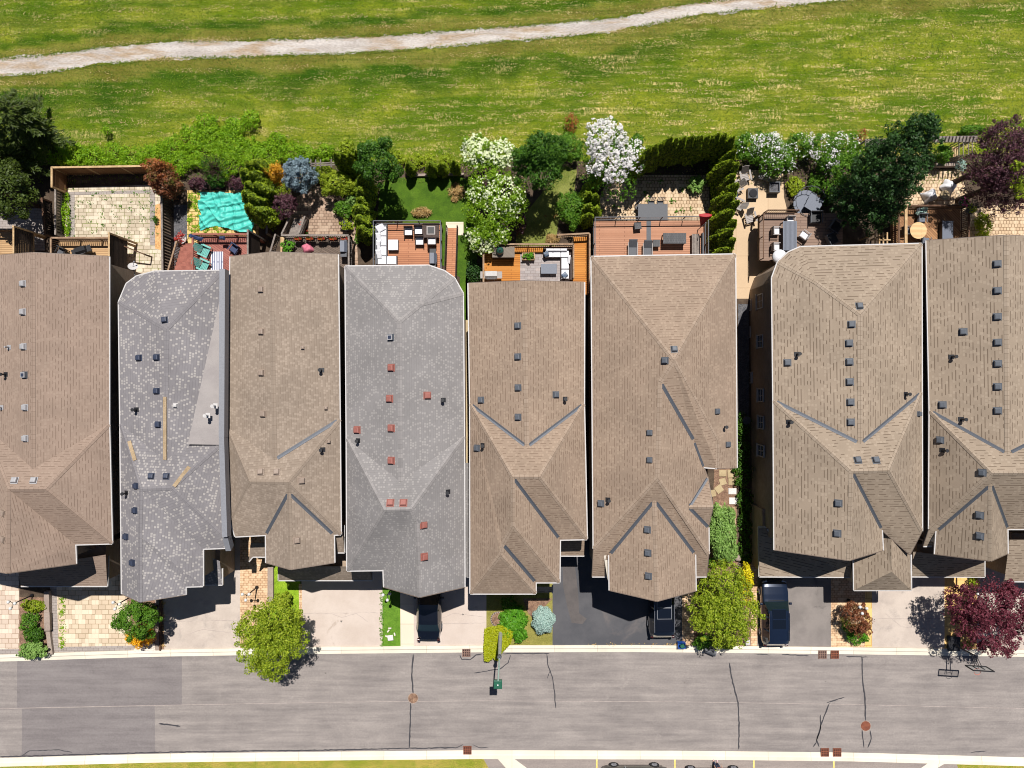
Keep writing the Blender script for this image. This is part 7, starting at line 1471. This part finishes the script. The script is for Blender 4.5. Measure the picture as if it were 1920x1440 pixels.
# ------------------------------------------------------------------ cars
M['tail_red'] = m_plain('tail_red', c(60, 16, 20), .3)
def car(label, L, W_, Hh, paint, kind='suv', rails=False, sunroof=None, trim=None, name='parked_car', rear_tint='glass_dark', hatch=False):
    """front towards +Y; lofted body, separate glass, wheels, lights, mirrors"""
    t = thing(name, label, 'car'); zb = 1.0 if kind == 'suv' else .92
    if kind == 'suv': T = [0, .01, .035, .09, .2, .27, .30, .41, .50, .70, .86, .915, .955, .985, 1]; Zt = [.55, .72, .86, .97, 1.07, 1.12, 1.15, Hh*.965, Hh, Hh, Hh*.97, Hh*.90, 1.15, .95, .55]
    else: T = [0, .01, .035, .09, .2, .25, .28, .42, .50, .66, .72, .84, .88, .985, 1]; Zt = [.5, .62, .72, .82, .92, .96, .98, Hh*.96, Hh, Hh*.98, Hh*.96, 1.06, 1.02, .86, .5]
    Wt = [.66, .80, .90, .965, 1, 1, 1, 1, 1, 1, .99, .96, .91, .81, .62]
    ts = np.unique(np.concatenate([np.linspace(0, 1, 45), T])); zt = np.interp(ts, T, Zt); wt = np.interp(ts, T, Wt)*W_/2; g0, g1 = (.30, .93) if kind == 'suv' else (.28, .85)
    body, glass_s, wsh, rsh = MB(), MB(), MB(), MB(); rows = []
    for k, s in enumerate(ts):
        y = L/2-s*L; w = wt[k]; z = zt[k]; cab = z > zb+.16; b_ = min(zb, z-.05); tw = w*.97
        if cab: f = min(1, (z-zb)/(Hh-zb)); sh = w*(.97-.22*f); pts = [(w*.9, .24), (w*.99, .38), (w, .62), (w*.985, zb*.9), (tw*.975, zb), (sh, z-.07), (sh*.9, z-.015), (sh*.5, z+.015), (0, z+.025)]
        else: pts = [(w*.9, .24), (w*.99, .38), (w, min(.62, b_*.8)), (w*.985, b_*.92), (w*.96, b_), (w*.93, z-.03), (w*.86, z-.005), (w*.5, z+.02), (0, z+.03)]
        rows.append([(x, y, zz) for x, zz in pts]+[(-x, y, zz) for x, zz in pts[-2::-1]])
    n = len(rows[0]); allv = [v for r in rows for v in r]; bf, sf, wf, rf = [], [], [], []
    for i in range(len(rows)-1):
        s = (ts[i]+ts[i+1])/2
        for j in range(n-1):
            f = (i*n+j, i*n+j+1, (i+1)*n+j+1, (i+1)*n+j); jj = min(j, n-2-j)
            if kind == 'suv': w0, w1, q0, q1 = .30, .41, .915, .955
            else: w0, w1, q0, q1 = .28, .42, .72, .84
            if jj >= 5 and w0 <= s < w1: wf.append(f)
            elif jj >= 5 and q0 <= s < q1: rf.append(f)
            elif jj == 4 and g0+.03 < s < g1-.02 and not any(abs(s-p_) < .012 for p_ in (.52, .72)): sf.append(f)
            else: bf.append(f)
    bf.append(tuple(range(n-1, -1, -1))); bf.append(tuple((len(rows)-1)*n+k for k in range(n)))
    def sub(fs, nm, mat):
        if not fs: return None
        ix = sorted({i for f in fs for i in f}); mp = {i: k for k, i in enumerate(ix)}; m = MB(); m.add([allv[i] for i in ix], [tuple(mp[i] for i in f) for f in fs]); return m.build(nm, mat, t, True)
    bo = sub(bf, 'body', paint); sub(wf, 'windshield', 'glass_green' if kind == 'suv' else 'glass_dark'); sub(rf, 'rear_window', rear_tint)
    for sg in (1, -1): sub([f for f in sf if allv[f[0]][0]*sg > 0], 'side_window', 'glass_dark')
    for x in (-1, 1):
        for y in (L*.5-.92, -L*.5+.95):
            xx = x*(W_/2-.12); m = MB(); m.tube((xx-.12, y, .35), (xx+.12, y, .35), .35, .35, 22); wh = m.build('wheel', 'rubber', t); m = MB(); m.tube((xx+x*.10, y, .35), (xx+x*.128, y, .35), .23, .21, 12)
            for k in range(5): a = k*1.2566; m.beam((xx+x*.13, y, .35), (xx+x*.13, y+.2*math.cos(a), .35+.2*math.sin(a)), .03, .05, up=(1, 0, 0))
            m.build('rim', 'grey_metal', wh)
        m = MB(); m.rbox((x*(W_/2+.09), L/2-.34*L, zb+.06), (.2, .16, .16)); m.build('mirror', paint, t); m = MB(); m.rbox((x*W_*.36, L/2-.12, .74), (.36, .2, .14), -x*.35); m.build('headlight', 'chrome', t); m = MB(); m.rbox((x*W_*.40, -L/2+.1, .92), (.2, .14, .22), x*.3); m.build('taillight', 'tail_red', t)
        if rails: m = MB(); m.beam((x*W_*.37, L*.06, Hh+.04), (x*W_*.37, -L*.36, Hh+.03), .04, .05); m.build('roof_rail', rails, t)
    if sunroof:
        y0, y1, sw = sunroof; m = MB(); m.box((0, (y0+y1)/2, Hh+.022), (sw+.06, y1-y0+.06, .02)); o = m.build('sunroof_frame', trim or paint, t); m = MB(); m.box((0, (y0+y1)/2+(y1-y0)/4+.015, Hh+.034), (sw, (y1-y0)/2-.04, .01)); m.box((0, (y0+y1)/2-(y1-y0)/4-.015, Hh+.034), (sw, (y1-y0)/2-.04, .01)); m.build('glass', 'glass_dark', o)
    m = MB(); m.beam((-W_*.3, L/2-.29*L, 1.17 if kind == 'suv' else .99), (W_*.3, L/2-.285*L, 1.17 if kind == 'suv' else .99), .05, .02); m.build('wiper', 'black', t)
    m = MB(); m.box((0, 0, .2), (W_*.8, L*.86, .1)); m.build('underbody', 'black', t); return t
ca = car('black sedan with its nose under the silver grey gable', 4.85, 1.86, 1.45, 'paint_black', 'sedan', rear_tint='glass_green'); ca.location = Q(-153.5, -413.5); ca.rotation_euler = (0, 0, -.01)
cb = car('black sport utility car half under the tan gable on black asphalt', 4.85, 1.95, 1.70, 'paint_black', 'suv', 'chrome', (-.75, .85, 1.0), 'grey_metal'); cb.location = Q(277, -408); cb.rotation_euler = (0, 0, .01)
cc_ = car('dark blue sport utility car parked nose in beside the broad tree', 4.85, 1.96, 1.76, 'paint_blue', 'suv', 'paint_blue', (-.85, .55, .95)); cc_.location = Q(485.5, -423.5); cc_.rotation_euler = (0, 0, .01)
for x0, x1, yb, pt, l in ((1150, 1225.5, 1430, 'paint_black', 'black car cut by the lower edge, left of the person'), (1293, 1373, 1435.5, 'paint_grey', 'grey car cut by the lower edge, behind the person')):
    a = (x0-960, 720-yb); d_ = (x1-x0)*K; o = car(l, d_+1.87, 1.85, 1.5, pt, 'suv' if pt == 'paint_grey' else 'sedan', name='parked_car'); o.location = Q((x0+x1)/2-960+(.015/K), a[1]-.88/K); o.rotation_euler = (0, 0, math.pi/2)
# ------------------------------------------------------------------ person at the lower edge
def person(px, py):
    b = P(px, py, 0); t = thing('person', 'person in dark jeans and pale shoes standing at the lower edge beside the grey car', 'person', b)
    def skin(name, V_, E_e, R_, mat, root):
        me = bpy.data.meshes.new(name); me.from_pydata(V_, E_e, []); o = bpy.data.objects.new(name, me); COL.objects.link(o); o.parent = t; me.materials.append(M[mat]); md = o.modifiers.new('Skin', 'SKIN'); md.use_smooth_shade = True
        for i, r in enumerate(R_): me.skin_vertices[0].data[i].radius = (r, r)
        me.skin_vertices[0].data[root].use_root = True; sb = o.modifiers.new('Sub', 'SUBSURF'); sb.levels = 1; sb.render_levels = 2; return o
    M['skin'] = m_plain('skin', c(206, 160, 130), .6); M['jeans'] = m_plain('jeans', c(44, 54, 84), .8); M['orange_top'] = m_plain('orange_top', c(220, 120, 50), .8); M['hair'] = m_plain('hair', c(50, 36, 28), .7); M['shoe'] = m_plain('shoe', c(226, 190, 196), .6)
    V_ = [(0, 0, .95), (0, 0, 1.15), (0, .01, 1.38), (0, .01, 1.47), (0, 0, 1.55), (0, -.01, 1.70), (.17, 0, 1.40), (.23, .02, 1.13), (.24, .12, .93), (-.17, 0, 1.40), (-.23, 0, 1.12), (-.25, .06, .90), (.10, 0, .88), (.11, .01, .50), (.12, -.02, .10), (-.10, 0, .88), (-.12, .05, .50), (-.14, .10, .10), (.13, .10, .05), (-.15, .22, .05), (.245, .16, .85), (-.255, .08, .82)]
    skin('body', V_, [(0, 1), (1, 2), (2, 3), (3, 4), (4, 5), (2, 6), (6, 7), (7, 8), (2, 9), (9, 10), (10, 11), (0, 12), (12, 13), (13, 14), (0, 15), (15, 16), (16, 17), (14, 18), (17, 19), (8, 20), (11, 21)], [.13, .12, .13, .06, .08, .09, .055, .042, .03, .055, .042, .03, .085, .06, .042, .085, .06, .042, .035, .035, .032, .032], 'skin', 0)
    for s, (x, y) in ((1, (.245, .17)), (-1, (-.255, .09))):
        for k in range(5): m = MB(); u = (k-2)*.018; z0 = .80 if k < 4 else .84; m.tube((x+u, y+.005*k, z0), (x+u*1.25+(.03*s if k == 4 else 0), y+.02, z0-(.07 if k < 4 else .04)-.01*(k in (1, 2))), .009, .007, 6); o = m.build('finger', 'skin', None); o.parent = t
    skin('jeans', [(0, 0, 1.0), (0, 0, .93), (.10, 0, .86), (.11, .01, .50), (.12, -.02, .12), (-.10, 0, .86), (-.12, .05, .50), (-.14, .10, .12)], [(0, 1), (1, 2), (2, 3), (3, 4), (1, 5), (5, 6), (6, 7)], [.15, .15, .10, .08, .065, .10, .08, .065], 'jeans', 1)
    skin('shirt', [(0, 0, 1.0), (0, 0, 1.2), (0, .01, 1.39), (.18, 0, 1.40), (.22, .01, 1.2), (-.18, 0, 1.40), (-.22, 0, 1.2), (0, .01, 1.46)], [(0, 1), (1, 2), (2, 3), (3, 4), (2, 5), (5, 6), (2, 7)], [.155, .145, .15, .07, .058, .07, .058, .07], 'orange_top', 1)
    m = MB(); m.ball((0, -.02, 1.71), .108, 14, 9, 1, 1.1, 1.15); h_ = m.build('hair', 'hair', None, True); h_.parent = t
    for x, y in ((.13, .05), (-.15, .17)): m = MB(); m.rbox((x, y, .05), (.10, .28, .1)); o = m.build('shoe', 'shoe', None); o.parent = t
    for x in (-.035, .035): m = MB(); m.ball((x, .085, 1.70), .012, 6, 4); o = m.build('eye', 'black', None); o.parent = t
    return t
pp = person(1341, 1429)
